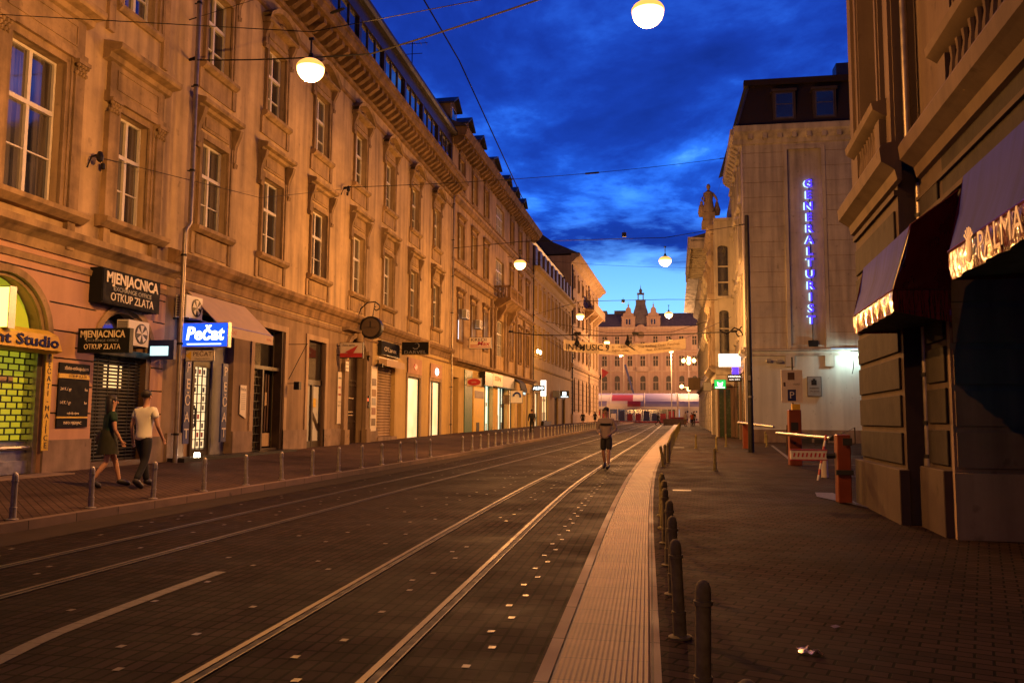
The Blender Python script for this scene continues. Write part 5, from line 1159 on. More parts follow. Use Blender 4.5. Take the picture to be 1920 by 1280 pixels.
def awning(lab, ya, yb, txt=None):
    """steep fronted vinyl awning: valance 2.72-2.97, steep front to 3.68, then back to the wall at 4.15"""
    c = (ya+yb)/2; t = FR.thing('awning', lab, 'awning', c, -.2, 2.72); X = lambda Y: Y-c; zf, zs, zt = .25, .96, 1.43; f1, f2 = .8, .62; yn = ya+.75
    b = MB(); n = 10; b.raw([(X(ya+(yb-ya)*i/n), f1, zf) for i in range(n+1)]+[(X(ya-.1+(yb-ya+.2)*i/n), (f1+f2)/2-.03+.012*math.sin(i*2.1), (zf+zs)/2) for i in range(n+1)]+[(X(ya-.12+(yb-ya+.25)*i/n), f2, zs) for i in range(n+1)]+[(X(ya+.3+(yb-ya)*i/n), 0, zt) for i in range(n+1)], [(r*(n+1)+i, r*(n+1)+i+1, (r+1)*(n+1)+i+1, (r+1)*(n+1)+i) for r in range(3) for i in range(n)]); b.build('top_cloth', 'sky_violet_cloth', t, smooth='all')
    b = MB(); b.raw([(X(ya), f1, zf), (X(ya-.12), f2, zs), (X(ya+.3), 0, zt), (X(yn), 0, zf+.1)], [(0, 1, 2, 3)]); b.build('end_cloth', 'maroon_vinyl', t)
    b = MB(); b.raw([(X(yb), f1, zf), (X(yb+.13), f2, zs), (X(yb+.3), 0, zt), (X(yb), 0, zf)], [(0, 1, 2, 3)]); b.build('end_cloth', 'maroon_vinyl', t)
    b = MB(); N = 34; vs = []
    for i in range(N+1): y = ya+(yb-ya)*i/N; w_ = .010*math.sin(i*1.3)+.007*math.sin(i*2.9+1); vs += [(X(y), f1+.004, zf), (X(y), f1+.008+w_, zf*.5), (X(y), f1-.01+w_*1.6, 0)]
    b.raw(vs, [(3*i+j, 3*i+3+j, 3*i+4+j, 3*i+1+j) for i in range(N) for j in (0, 1)])
    b.raw([(X(ya), f1, zf), (X(yn), 0, zf+.1), (X(yn), 0, -.05), (X(ya), f1-.01, 0)], [(0, 1, 2, 3)]); b.raw([(X(yb), f1, zf), (X(yb), 0, zf), (X(yb), 0, 0), (X(yb), f1-.01, 0)], [(0, 1, 2, 3)]); b.build('valance', 'valance_vinyl', t, smooth='all')
    b = MB(); b.tube([(X(ya), f1, zf), (X(yb), f1, zf)], .016, 6); b.tube([(X(ya), f1, zf), (X(ya-.12), f2, zs), (X(ya+.3), 0, zt)], .012, 6); b.tube([(X(ya), f1, zf), (X(yn), 0, zf+.1)], .012, 6); b.build('frame', 'maroon_vinyl', t)
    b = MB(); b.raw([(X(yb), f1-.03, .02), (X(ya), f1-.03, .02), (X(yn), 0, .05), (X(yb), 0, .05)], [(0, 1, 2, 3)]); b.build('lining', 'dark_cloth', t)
    if txt:
        text(txt, .3, 'cream_letter', t, (X(6.38), f1+.03, .12), FACE_D, .003, width=.92)
        b = MB(); xx = X(7.05); b.lathe([(.02, -.1), (.07, -.05), (.085, .03), (.05, .1), (.01, .12)], 9, (xx, f1+.03, .14), sy=.15)
        for i in range(6): a = R(35+22*i); b.raw([(xx, f1+.035, .2), (xx+.13*math.cos(a), f1+.035, .2+.13*math.sin(a)), (xx+.13*math.cos(a+.25), f1+.035, .2+.12*math.sin(a+.25))], [(0, 1, 2)])
        b.build('emblem', 'cream_letter', t)
    return t
awning('farther maroon awning with sky-tinted violet top and wrinkled glowing valance at the building corner', 9.85, 12.35)
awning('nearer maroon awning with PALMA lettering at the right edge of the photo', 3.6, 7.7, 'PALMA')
# ================================================================== R2: palace with the vertical neon sign
FP = Fac('office_palace', 'large stone palace with blank side wall and brown mansard roof on the right', 5.3, 48, .04, 1)
MWI = FP.mw.inverted() @ Matrix.Translation((5.3, 48, 0))
def wp(o): o.matrix_local = MWI; return o
F_.root = FP.root
def sw(x0, x1, z0, z1, ops, mat, grooves=(), rev=.3, name='wall', d=0, gm='dark_ochre'):
    b = FB(F_); b.wall(x0, x1, z0, z1, ops, d=d, rev=rev, grooves=grooves, gmi=1, g=.012); b.v = [(x, -dd, z) for x, dd, z in b.v]; return wp(b.build(name, [mat, gm], FP.root))
sw(0, 16, 5.5, 17.3, [(2.35, 4.4, 5.7, 16.9, 0, .18)], 'palace_stone', [6.4+.86*i for i in range(13)])
b = MB(); b.box(2.35, 4.4, .18, .2, 5.7, 16.9); b.box(-.15, .0, 0, .1, 5.5, 5.6); wp(b.build('recess_panel', 'palace_stone', FP.root))
b = MB()
for x in (2.35, 4.4): b.box(x-.1, x+.1, -.07, .02, 5.5, 17.05)
b.box(2.45, 4.3, -.07, .02, 16.85, 17.05); b.box(-.1, 16, -.22, 0, 5.36, 5.46); b.box(-.1, 16, -.12, 0, 5.1, 5.22); b.box(2.1, 2.6, -.14, 0, 4.5, 5.1); b.box(4.2, 4.7, -.14, 0, 4.5, 5.1); wp(b.build('moulding', 'palace_stone', FP.root))
sw(0, 16, -.3, 5.4, [], 'white_render'); b = MB(); b.box(-.03, 16, -.06, 0, -.3, 1.02); wp(b.build('plinth', 'plinth_stone', FP.root))
b = MB(); b.prism([(0, 17.2), (-.1, 17.25), (-.14, 17.5), (-.6, 17.85), (-.65, 18.15), (0, 18.25)], 0, -.5, 16); wp(b.build('cornice', 'palace_stone', FP.root))
b = MB()
for i in range(20): b.box(.3+i*.8, .55+i*.8, -.45, -.1, 17.45, 17.75)
[wp(p.build1('modillion', 'palace_stone', FP.root)) for p in b.pieces()]
b = MB(); b.raw([(-.3, -.3, 18.2), (16, -.3, 18.2), (16, .55, 21.1), (.55, .55, 21.1), (-.3, 20, 18.2), (.55, 20, 21.1)], [(0, 1, 2, 3), (0, 3, 5, 4)]); b.raw([(.3, .3, 21.1), (16, .3, 21.1), (16, 5, 22.4), (2.8, 5, 22.1), (.3, 20, 21.1), (2.8, 20, 22.1)], [(0, 1, 2, 3), (0, 3, 5, 4)]); b.box(.2, 16, .2, .6, 20.8, 21.15); wp(b.build('mansard_roof', 'rust_tile', FP.root))
b = MB()
for x in (-.3+.0,): b.tube([(x+.0, -.3, 18.2), (.55, .5, 21.1)], .06, 6)
b.box(5.7, 6.4, 2, 3, 21.4, 22.6); b.box(9, 9.4, .9, 1.2, 21.2, 21.9); [wp(p.build1(n_, 'zinc', FP.root)) for p, n_ in zip(b.pieces(), ('ridge', 'chimney', 'chimney'))]
for x in (2.35, 4.55):
    b = MB(); b.box(x-.62, x+.62, -.2, .7, 18.5, 20.2); b.box(x-.7, x+.7, -.25, .7, 20.2, 20.35); o = wp(b.build('dormer', 'roof_tile', FP.root))
    b = MB(); b.box(x-.5, x+.5, -.23, -.2, 18.6, 20.1); b.build('dormer_frame', 'zinc', o)
    b = MB(); b.box(x-.44, x+.44, -.24, -.23, 18.68, 19.4); b.box(x-.44, x+.44, -.24, -.23, 19.46, 20.04); b.build('dormer_pane', 'attic_glass', o)
m = FP.mb(); CP = [50.4, 54.2, 57.6]
m.wall(48, 66, -.5, 17.6, [(48.9, 52., .3, 4.2), (52.8, 56.6, .3, 4.2)]+[(c-.6, c+.6, a, b_) for c in CP for a, b_ in ((6.6, 9.4), (11., 13.6), (14.8, 16.6))]); m.build('wall', 'palace_stone', FP.root)
m = FP.mb(); m.prof(47.9, 58.2, [(0, 17.2), (.1, 17.25), (.14, 17.5), (.6, 17.85), (.65, 18.15), (0, 18.25)]); m.prof(48, 58, [(0, 5.1), (.3, 5.3), (.3, 5.46), (0, 5.5)]); m.prof(48., 48.5, [(0, -.2), (.08, -.2), (.08, 5), (0, 5)]); m.build('cornice', 'palace_stone', FP.root)
modillions(FP, 48.2, 57.8, .8, 17.4, 17.8, 0, .5, .25, 'palace_stone')
pw = [win_proto(1.16, h) for h in (2.76, 2.56, 1.76)]; ps = [sur_proto('band', 1.2, h, 'palace_stone') for h in (2.8, 2.6, 1.8)]
for c in CP:
    for i, z in enumerate((6.6, 11., 14.8)): put(FP, pw[i], c, z+.02); put(FP, ps[i], c, z)
m = FP.mb()
for a_, b_ in ((48.5, 48.9), (52., 52.8), (56.6, 57.6)): m.bx(a_, b_, .02, .14, .2, 4.3)
m.bx(48.5, 57.6, .02, .1, 4.3, 4.7); m.build('shop_cladding', 'brown_paint', FP.root)
m = FP.mb(); m.bx(49.6, 51.9, -.04, .0, .3, 4.1); m.bx(53.4, 56.5, -.04, .0, .3, 4.1); m.build('shop_glazing', 'green_glass', FP.root)
shop(FP, 48.9, 52., .3, 4.2, 'shop_glass', (50.,), d=-.3, fm='brown_paint', name='shop_window'); shop(FP, 52.8, 56.6, .3, 4.2, 'shop_glass', (54., 55.3), d=-.3, fm='brown_paint', name='shop_window')
# neon letters: each stands 12 cm off the wall with a pale glowing copy behind, added as its halo
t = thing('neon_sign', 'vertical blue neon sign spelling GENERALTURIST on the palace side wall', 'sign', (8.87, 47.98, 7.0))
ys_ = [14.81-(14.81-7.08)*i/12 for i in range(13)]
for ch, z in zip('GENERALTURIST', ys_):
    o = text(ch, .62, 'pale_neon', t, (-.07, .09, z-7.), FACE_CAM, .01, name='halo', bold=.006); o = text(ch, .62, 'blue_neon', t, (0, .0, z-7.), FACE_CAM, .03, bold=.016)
b = MB(); b.tube([(.05, .1, -1.1), (.05, .1, 7.9)], .02, 6); b.box(-.2, .3, .0, .16, -1.4, -1.05); b.build('cable_run', 'iron', t)
t = thing('notice_board', 'grey framed notice board on the white lower wall', 'sign', (8.9, 47.95, 2.85)); b = MB(); b.box(-.38, .38, -.06, 0, 0, 1.1); b.build('frame', 'zinc', t); b = MB(); b.box(-.35, .35, -.07, -.06, .03, 1.07); b.build('panel', 'grey_sign', t)
b = MB(); b.box(-.16, .12, -.08, -.07, .62, .9); b.box(-.08, .05, -.08, -.07, .9, .97); b.build('emblem', 'iron', t); text('PARKING', .12, 'iron', t, (0, -.075, .45), FACE_CAM, .003); text('HPB CENTAR', .08, 'iron', t, (0, -.075, .28), FACE_CAM, .003)
t = thing('floodlight', 'glaring cold white floodlight on the palace wall edge', 'floodlight', (10.9, 47.9, 5.0)); b = MB(); b.tube([(0, 0, -.9), (0, -.3, -.6), (0, -.45, .1)], .03, 6); b.box(-.2, .2, -.75, -.4, .22, .3); b.build('bracket', 'zinc', t)
b = MB(); b.lathe([(.02, -.12), (.15, -.06), (.17, .06), (.1, .14), (.02, .16)], 10, (-.02, -.6, .1)); b.build('lamp', 'flood_white', t)
t = thing('security_camera', 'pair of small cameras on the white lower wall', 'camera', (6.9, 48, 5.0)); b = MB(); b.box(-.55, -.3, -.45, -.1, -.25, -.1); b.box(.0, .3, -.45, -.1, -.3, -.15); b.build('body', 'grey_sign', t); b = MB(); b.tube([(-.4, 0, -.1), (-.4, -.2, -.15)], .03, 5); b.tube([(.15, 0, -.15), (.15, -.2, -.2)], .03, 5); b.build('arm', 'iron', t)
# signs over the palace shops
t = hang_box('lightbox', 3.95, 5.25, 50.2, 4.62, 5.42, 'white_lightbox', 'glowing white light box on the palace corner', wall=5.4)
t = hang_box('lightbox', 4.0, 4.75, 54.5, 3.5, 4.1, 'green_lightbox', 'glowing green light box with a white shape', wall=5.5, edge='iron'); b = MB(); b.raw([(-.18, -.1, .45), (0, -.1, .35), (.18, -.1, .45), (.14, -.1, .2), (-.14, -.1, .2)], [(0, 1, 2, 3, 4)]); b.box(-.28, .28, -.1, -.085, .06, .13); b.build('mark', 'white_letter', t)
t = hang_box('hanging_sign', 4.5, 5.3, 50.6, 3.78, 4.22, 'black_plastic', 'black hanging sign with small white lettering', wall=5.4); text('HERENDA', .14, 'white_lightbox', t, (0, -.09, .3), FACE_CAM, .004, width=.7); text('auto 24 h', .1, 'white_lightbox', t, (0, -.09, .13), FACE_CAM, .004, width=.6)
t = hang_box('hanging_sign', 3.55, 4.1, 58.2, 3.5, 4.1, 'grey_sign', 'dark square sign left of the green light box', wall=4.4)
t = hang_box('hanging_sign', 3.6, 4.75, 82., 4.4, 5.6, 'band_stone', 'large dull hanging sign farther up the right side', wall=5.3, edge='iron')
t = thing('neon_sign', 'small violet neon strip behind the white light box', 'sign', (5.2, 52.5, 4.1)); b = MB(); b.box(-.25, .15, 0, .1, 0, .7); b.build('tube', 'blue_neon', t)
# ================================================================== R3 and R4
F6 = Fac('stone_house', 'narrow stone house projecting past the palace, statue group above', 4.38, 58, .03, 1)
MW6 = F6.mw.inverted() @ Matrix.Translation((4.38, 58, 0))
F_.root = F6.root
b = FB(F_); b.wall(0, 2.2, -.3, 15.4, [(.25, .95, 9.7, 13.5, .5), (.3, .95, 4.95+2.1, 9.1-.0, .0)] if 0 else [(.25, .95, 10.0, 13.5, .5), (.3, .95, 5.6, 9.0, .5)], rev=.2); b.v = [(x, -d, z) for x, d, z in b.v]; o = b.build('wall', 'palace_stone', F6.root); o.matrix_local = MW6
b = MB(); b.box(.2, 1., .2, .24, 5.5, 13.6); o = b.build('pane', 'window_glass', F6.root); o.matrix_local = MW6
b = MB()
for z in (12., 10.9, 7.7): b.box(.25, .95, .1, .16, z, z+.09)
b.box(.12, 1.1, -.14, 0, 9.8, 9.95); b.box(.12, 1.1, -.14, 0, 5.4, 5.55); b.box(0, 2.2, -.12, 0, 15.2, 15.4); b.box(0, 2.2, -.1, 0, 4.6, 4.8)
for p in b.pieces(): p.build1('window_trim', 'palace_stone', F6.root).matrix_local = MW6
b = MB(); b.box(.2, .52, -.05, -.01, .3, 3.6); b.box(.64, .95, -.05, -.01, .3, 3.6); o = b.build1('door_glazing', 'green_glass', F6.root); o.matrix_local = MW6
b = MB(); b.box(.1, .2, -.1, -.01, .2, 3.8); b.box(.52, .64, -.12, -.01, .2, 3.8); b.box(.95, 1.6, -.12, -.01, .2, 3.8); b.box(.2, .52, -.1, -.01, 3.6, 3.8); b.box(.64, .95, -.1, -.01, 3.6, 3.8); b.box(.1, .95, -.4, -.13, 3.8, 3.95); o = b.build1('door_frame', 'brown_paint', F6.root); o.matrix_local = MW6
m = F6.mb(); m.wall(58, 66, -.3, 15.4, [(59., 61, 6, 9), (62.5, 64.5, 6, 9), (59, 61, 10.5, 13.5), (62.5, 64.5, 10.5, 13.5), (59, 64.8, .3, 4.2)], grooves=[.9+.6*i for i in range(6)], gmi=1); m.poly([(58, 0, 15.4), (66, 0, 15.4), (66, -6, 15.4), (58, -6, 15.4)]); m.build('wall', ['palace_stone', 'groove_dark'], F6.root)
m = F6.mb(); m.bx(58.8, 65, -.3, -.26, .2, 14); m.build('pane', 'shop_glass', F6.root)
m = F6.mb()
for z in (4.7, 9.6, 14.4): m.prof(58., 66, [(0, z), (.2, z+.1), (.45, z+.35), (.45, z+.5), (0, z+.6)])
for Y in (58.6, 61.7, 65.3):
    for z in (7.9, 12.6): m.lathe([(.1, -.5), (.3, -.1), (.34, .3), (.2, .6), (.1, .8)], 8, (m.X(Y), .15, z))
    m.bx(Y-.2, Y+.2, 0, .2, 5.3, 14.4)
m.build('carved_trim', 'sculpture_stone', F6.root)
t = thing('statue', 'weathered statue group against the sky on the roof corner', 'statue', (4.3, 61, 15.4))
b = MB(); b.box(-.5, .5, -.5, .5, 0, .5); b.box(-.42, .42, -.42, .42, .5, 1.1); b.build('pedestal', 'sculpture_stone', t)
b = MB(); b.lathe([(.42, 1.1), (.45, 1.3), (.36, 1.7), (.3, 2.1), (.34, 2.4), (.3, 2.65), (.1, 2.8), (.09, 2.9), (.14, 3.), (.15, 3.12), (.1, 3.25), (.02, 3.3)], 12); b.tube([(-.28, 0, 2.6), (-.45, -.1, 2.2), (-.3, -.25, 1.9)], [.1, .09, .06], 7); b.tube([(.28, 0, 2.6), (.5, 0, 2.3), (.62, -.1, 2.0)], [.1, .09, .06], 7); b.lathe([(.2, 1.1), (.28, 1.4), (.2, 1.9), (.1, 2.), (.12, 2.15), (.02, 2.3)], 9, (-.5, .1, -.2)); b.lathe([(.2, 1.1), (.26, 1.5), (.16, 1.8), (.12, 2.), (.02, 2.2)], 9, (.6, .2, -.1)); b.build('figure', 'sculpture_stone', t, smooth=True)
F7 = Fac('stone_house', 'long rusticated stone house with a huge boxed eave farther up the right side', 5.0, 66, .028, 1)
C7 = [68.5+4.2*i for i in range(11)]
m = F7.mb(); m.wall(66, 113, -.3, 15.3, [(c-.9, c+.9, .4, 4.2, .6) for c in C7]+[(c-.65, c+.65, 6.4, 9.2) for c in C7]+[(c-.65, c+.65, 11., 13.6) for c in C7], grooves=[.9+.55*i for i in range(7)], gmi=1, g=.025); m.shell(66, 113, -.3, 15.3, depth=8); m.build('wall', ['palace_stone', 'groove_dark'], F7.root)
p7 = [win_proto(1.26, 2.76), win_proto(1.26, 2.56)]; q7 = [sur_proto('band', 1.3, h, 'palace_stone') for h in (2.8, 2.6)]
for c in C7:
    for i, z in enumerate((6.4, 11.)): put(F7, p7[i], c, z+.02); put(F7, q7[i], c, z)
m = F7.mb()
for c in C7: m.bx(c-.9, c+.9, -.3, -.27, .4, 4.2)
m.build('shop_pane', 'shop_glass', F7.root)
m = F7.mb(); m.prof(66, 113, [(0, 4.9), (.3, 5.1), (.3, 5.3), (0, 5.4)]); m.prof(66, 113, [(0, 9.9), (.2, 10.), (.2, 10.2), (0, 10.3)]); m.bx(66, 82.5, 1.75, 1.95, 15., 15.75); m.bx(66, 66.2, 0, 1.75, 15., 15.75); m.bx(66, 82.5, 0, 1.75, 15.55, 15.7)
for i in range(16): m.bx(66.6+i, 67.05+i, 0, 1.75, 15.25, 15.55)
m.bx(66, 82.5, -1, 1.98, 15.75, 15.9); m.prof(82.5, 113.2, [(0, 14.9), (.5, 15.2), (.6, 15.5), (0, 15.6)])
for c in C7[:5]: m.lathe([(.15, -.7), (.4, -.2), (.45, .3), (.25, .7)], 8, (m.X(c+2.1), .2, 13.9)); m.lathe([(.12, -.6), (.34, -.2), (.36, .3), (.2, .6)], 8, (m.X(c+2.1), .2, 9.2))
m.build('eave', 'palace_stone', F7.root)
m = F7.mb(); m.prof(66, 113, [(-8, 15.3), (1.8, 15.88), (-8, 18.5)]); m.build('roof', 'slate', F7.root)
# ================================================================== hanging street lamps
def lamp_proto():
    t = thing('hanging_lamp', '', 'street lamp')
    b = MB(); b.lathe([(.275, .0), (.27, -.07), (.245, -.14), (.19, -.21), (.12, -.255), (.04, -.275), (.01, -.278)], 20); b.build('globe', 'lamp_glass', t, smooth='all')
    b = MB(); b.lathe([(.28, -.005), (.285, .03), (.25, .09), (.17, .15)], 20); b.build('halo_dome', 'amber_halo', t, smooth=True)  # glowing dome over the globe, added for a halo-like look
    b = MB(); b.lathe([(.172, .148), (.12, .18), (.06, .22), (.045, .3), (.02, .32)], 16); b.build('cap', 'iron', t, smooth=True)
    b = MB(); b.tube([(0, 0, .3), (0, 0, .62)], .018, 6); b.tube([(-.05, 0, .62), (.05, 0, .62)], .03, 6); b.build('hanger', 'iron', t); return t
def bulb(parent, loc, power, col=(1., .415, .095), r=.03):
    ld = bpy.data.lights.new('bulb', 'POINT'); ld.energy = power; ld.color = col; ld.shadow_soft_size = r
    o = bpy.data.objects.new('bulb', ld); COL.objects.link(o); o.parent = parent; o.location = loc; return o
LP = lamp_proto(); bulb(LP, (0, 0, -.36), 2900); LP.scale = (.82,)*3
LAMPS = [(0.01, 11.57, 'hanging globe lamp cut by the top edge of the photo'), (-5.56, 12.69, 'large hanging globe lamp glowing in front of the left facade'),
 (-4.86, 30.9, 'hanging globe lamp in front of the stone balcony'), (.58, 30.95, 'hanging globe lamp left of the palace eave'), (-4.01, 48.2, 'hanging globe lamp over the start of the banner'),
 (1.07, 48.05, 'hanging globe lamp right of the far spire'), (-3.39, 66.4, 'hanging globe lamp just above the banner numeral'), (1.63, 66.4, 'hanging globe lamp above the right end of the banner'),
 (-2.75, 80., 'small hanging globe lamp just below the banner'), (-3.0, -9, 'hanging globe lamp over the street behind the viewer'), (-.3, -5.5, 'hanging globe lamp behind the viewer, right side'),
 (-3.2, 95., 'small far hanging globe lamp'), ]
for i, (x, y, lab) in enumerate(LAMPS[:10]):
    o = LP if i == 0 else dup(LP, (0, 0, 0)); o.location = (x, y, 7.3+zg(y)); o['label'] = lab; o['group'] = 'globe lamps hung over the street'
    if i in (0, 9):     # the nearest lamp burns weaker, the one behind the viewer is set dimmer
        q = [c for c in o.children if c.name.startswith('bulb')][0]; q.data = q.data.copy() if i else q.data; 
        if i: q.data.energy = 900
for o in list(COL.objects):
    if o.name.startswith('bulb') and o.type == 'LIGHT' and o.parent is LP: o.data = o.data.copy(); o.data.energy = 260
# ================================================================== span wires
cable('span_wire', [(-12.8, 20.9, 11.54), (-5.56, 15.6, 8.85), (.3, 12.9, 8.9), (3.2, 12.2, 10.2)], .018, 'thick black span wire across the top from the left house', sag=.05, knots=((.35, .25, .035), (.6, .25, .035)))
cable('lamp_wire', [(-12.7, 13.5, 9.2), (-5.56, 12.69, 7.93), (.01, 11.57, 7.95), (3.1, 11.3, 8.6)], .008, 'thin wire holding the two nearest lamps')
cable('span_wire', [(-12.8, 20.8, 12.67), (3.0, 16., 13.)], .007, 'thin upper wire near the top of the photo')
cable('span_wire', [(-12.65, 16.9, 7.47), (-12.3, 24.5, 8.5), (-12.5, 32.7, 11.1)], .008, 'thin wire running along the left facade between two brackets')
cable('span_wire', [(-12.7, 32.7, 11.16), (4.3, 48, 16.5)], .014, 'span wire with a turnbuckle crossing the dark sky', sag=.25, knots=((.58, .5, .05), (.36, .25, .05)))
cable('span_wire', [(-12.7, 52.5, 12.65), (-4.86, 31.2, 8.3), (.58, 31., 8.25), (5.4, 48, 12.6)], .014, 'span wire meeting over the two middle lamps')
cable('span_wire', [(-11.9, 84.5, 12.2), (-4.01, 48.4, 8.4), (1.07, 48.2, 8.4), (5.3, 60, 10.)], .016, 'span wire over the pair of lamps before the banner')
cable('span_wire', [(-11.5, 92, 12.4), (-3.39, 66.4, 8.4), (1.63, 66.4, 8.4), (5.2, 72, 10)], .02, 'far span wire over the lamps behind the banner')
cable('roof_cable', [(-13.6, 27.5, 26.5), (-13.3, 56., 27.), (-12.9, 84, 24.2)], .05, 'long roof cable slanting down past the dormers')
for (pa, pb) in (((-12.8, 16.9, 7.45), 'black iron wall hook holding a wire on the nearest left house'), ((-12.8, 32.7, 11.1), 'small iron wall hook on the long beige house')):
    t = thing('wire_hook', pb, 'bracket', pa); b = MB(); b.tube([(0, 0, -.25), (.1, 0, 0), (.3, 0, .05)], .025, 6); b.lathe([(.02, -.14), (.07, -.1), (.08, 0), (.05, .1), (.02, .12)], 8, (.32, 0, 0)); b.lathe([(.02, -.1), (.05, -.08), (.05, .04), (.02, .06)], 8, (.15, .35, -.1)); [p.build1('hook', 'iron', t) for p in b.pieces()]
for (x, y, z, lab) in ((-1.55, 52, 13.1, 'small square box hanging on the wire below the clouds'), (-2.2, 70, 11.45, 'tiny box hanging on a wire beside the far spire')):
    t = thing('wire_box', lab, 'box', (x, y, z)); b = MB(); b.box(-.14, .14, -.1, .1, -.13, .13); b.tube([(0, 0, .13), (0, 0, .3)], .015, 5); b.build('case', 'iron', t)
cable('span_wire', [(-12.1, 70, 15.5), (5.6, 66, 13.4)], .012, 'thin wire carrying the small square box', sag=.3)
# TV aerials on roofs
def aerial(x, y, z, h, lab):
    t = thing('aerial', lab, 'aerial', (x, y, z)); b = MB(); b.tube([(0, 0, 0), (0, 0, h)], .03, 5); b.tube([(-.9, 0, h-.1), (.9, 0, h-.1)], .02, 5); b.tube([(-.6, 0, h-.7), (.6, 0, h-.7)], .02, 5)
    for i in range(6): b.tube([(-.8+i*.32, -.25, h-.1), (-.8+i*.32, .25, h-.1)], .012, 4)
    b.build('mast', 'iron', t)
aerial(-13.2, 44, 20.2, 2.6, 'thin roof aerial on the long beige house'); aerial(11.5, 210, 28.4, 6, 'tall thin aerial on the palace roof')
# ================================================================== banner over the street
t = thing('banner', 'long cream street banner reading INTMUSIC 9 hung across the street', 'banner', (-1.9, 60, 6.2)); N = 30
def bz(u): return .32-.9*(1-(2*u-1)**2)*.42+.0
b = MB()
L0, L1 = -4.3, 4.4
for i in range(N):
    u0, u1 = i/N, (i+1)/N; b.raw([(L0+(L1-L0)*u0, .05*math.sin(u0*19), bz(u0)), (L0+(L1-L0)*u1, .05*math.sin(u1*19), bz(u1)), (L0+(L1-L0)*u1, .05*math.sin(u1*19+.4), bz(u1)+.78), (L0+(L1-L0)*u0, .05*math.sin(u0*19+.4), bz(u0)+.78)], [(0, 1, 2, 3)])
b.build('cloth', 'banner_cloth', t)
text('INTMUSIC 9', .62, 'roof_tile', t, (-2.55, -.1, .47), FACE_CAM, .004, width=3.1, bold=.01, tilt=-.03)
text('22. - 26.6.2010.', .2, 'old_trim', t, (-.2, -.1, .5), FACE_CAM, .003, width=1.2); text('Zagreb, centar', .2, 'old_trim', t, (-.2, -.1, .25), FACE_CAM, .003, width=1.2)
text('The Rolling Over Festival', .26, 'old_trim', t, (2.5, -.1, .6), FACE_CAM, .003, width=2.9, tilt=.08); text('feat. Dubrovnik', .2, 'old_trim', t, (2.5, -.1, .33), FACE_CAM, .003, width=1.7, tilt=.08)
b = MB(); b.tube([(L0, 0, .32), (-8.5, 10, 3.2)], .015, 5); b.tube([(L1, 0, 1.1), (6.8, -8, 1.6)], .015, 5); b.build('rope', 'iron', t)
cable('span_wire', [(-10.2, 60, 7.9), (-5.5, 58, 7.4), (4.8, 48, 6.5)], .035, 'heavy sagging black cable in front of the banner', sag=.12, knots=((.36, .3, .1), (.62, .25, .09)))
t = thing('cable_coil', 'tangled black cable ends by the tall pole and palace corner', 'cable', (4.75, 47.6, 6.4)); b = MB(); b.tube([(-.9, 0, .1), (-.5, 0, -.1), (-.1, -.1, .25), (.2, -.1, .1), (.35, -.1, -.15), (.1, -.1, -.25), (-.05, -.1, 0), (.3, -.1, .3)], .045, 6); b.build('coil', 'iron', t)
for (x, lab) in ((-5.1, 'black clamp hanging over the banner letters'), (-1.55, 'black clamp hanging over the banner middle')):
    t = thing('cable_clamp', lab, 'clamp', (x, 58.6, 6.95)); b = MB(); b.lathe([(.03, -.3), (.16, -.2), (.2, -.05), (.1, .12), (.03, .5)], 8); b.tube([(0, 0, -.25), (.5, 0, -.6)], .04, 5); b.build('body', 'iron', t)
# ================================================================== tall pole
t = thing('tall_pole', 'tall bare steel pole in front of the palace', 'pole', (4.0, 35., .22)); b = MB(); b.lathe([(.12, 0), (.12, .1), (.11, 1.2), (.1, 4), (.085, 9.7), (.07, 9.75)], 14); b.build('shaft', 'iron', t, smooth=True)
b = MB(); b.box(-.14, .02, -.16, -.1, 2.9, 3.1); b.lathe([(.13, 0), (.13, .08)], 12, (0, 0, 2.2)); b.build('fittings', 'zinc', t)
# ================================================================== bollards
def bollard_proto(detail=True):
    t = thing('bollard', '', 'bollard'); 
    if detail:
        b = MB(); b.lathe([(.075, 0), (.075, .012), (.05, .02)], 18); b.build('base_plate', 'bollard_metal', t)
        b = MB(); b.lathe([(.043, .015), (.043, .15), (.046, .153), (.046, .168), (.038, .17), (.038, .497), (.038, .5)], 18); b.build('post', 'bollard_metal', t, smooth=True)
        b = MB(); b.lathe([(.046, .5), (.046, .52), (.038, .522), (.038, .565), (.035, .588), (.027, .606), (.014, .617), (.003, .62)], 18); b.build('cap', 'bollard_metal', t, smooth=True)
    return t
bp = bollard_proto()
m = MB(); m.lathe([(.08, 0), (.075, .02), (.05, .03), (.05, .17), (.042, .19), (.041, .51), (.048, .53), (.042, .56), (.033, .6), (.005, .62)], 10); bsimple = m.build('bollard', 'bollard_metal', None, smooth=True)
def bollard(x, y, z, label, group, detail, tilt=(0, 0)):
    if detail: o = dup(bp, (x, y, z), 0, label, group)
    else: o = bsimple.copy(); COL.objects.link(o); o.location = (x, y, z); tag(o, label, 'bollard', group)
    if 'left' in group:
        for q in [o]+list(o.children):
            if q.type == 'MESH':
                q.material_slots[0].link = 'OBJECT'; q.material_slots[0].material = MATS['bollard_steel']
    o.rotation_euler = (R(tilt[0]), R(tilt[1]), random.uniform(0, 3)) if tilt == (0, 0) else (R(tilt[0]), R(tilt[1]), 0)
ky = [9.9+1.5*i for i in range(13)]
for i, y in enumerate(ky):
    bollard(kl(y)-.24, y, zg(y)+.12, 'grey steel bollard on the left kerb, %s from the left edge of the photo' % ORD[i], 'bollards along the left kerb', i < 9, (random.uniform(-1.5, 1.5), random.uniform(-1.5, 1.5)))
y = 32.0; i = 0
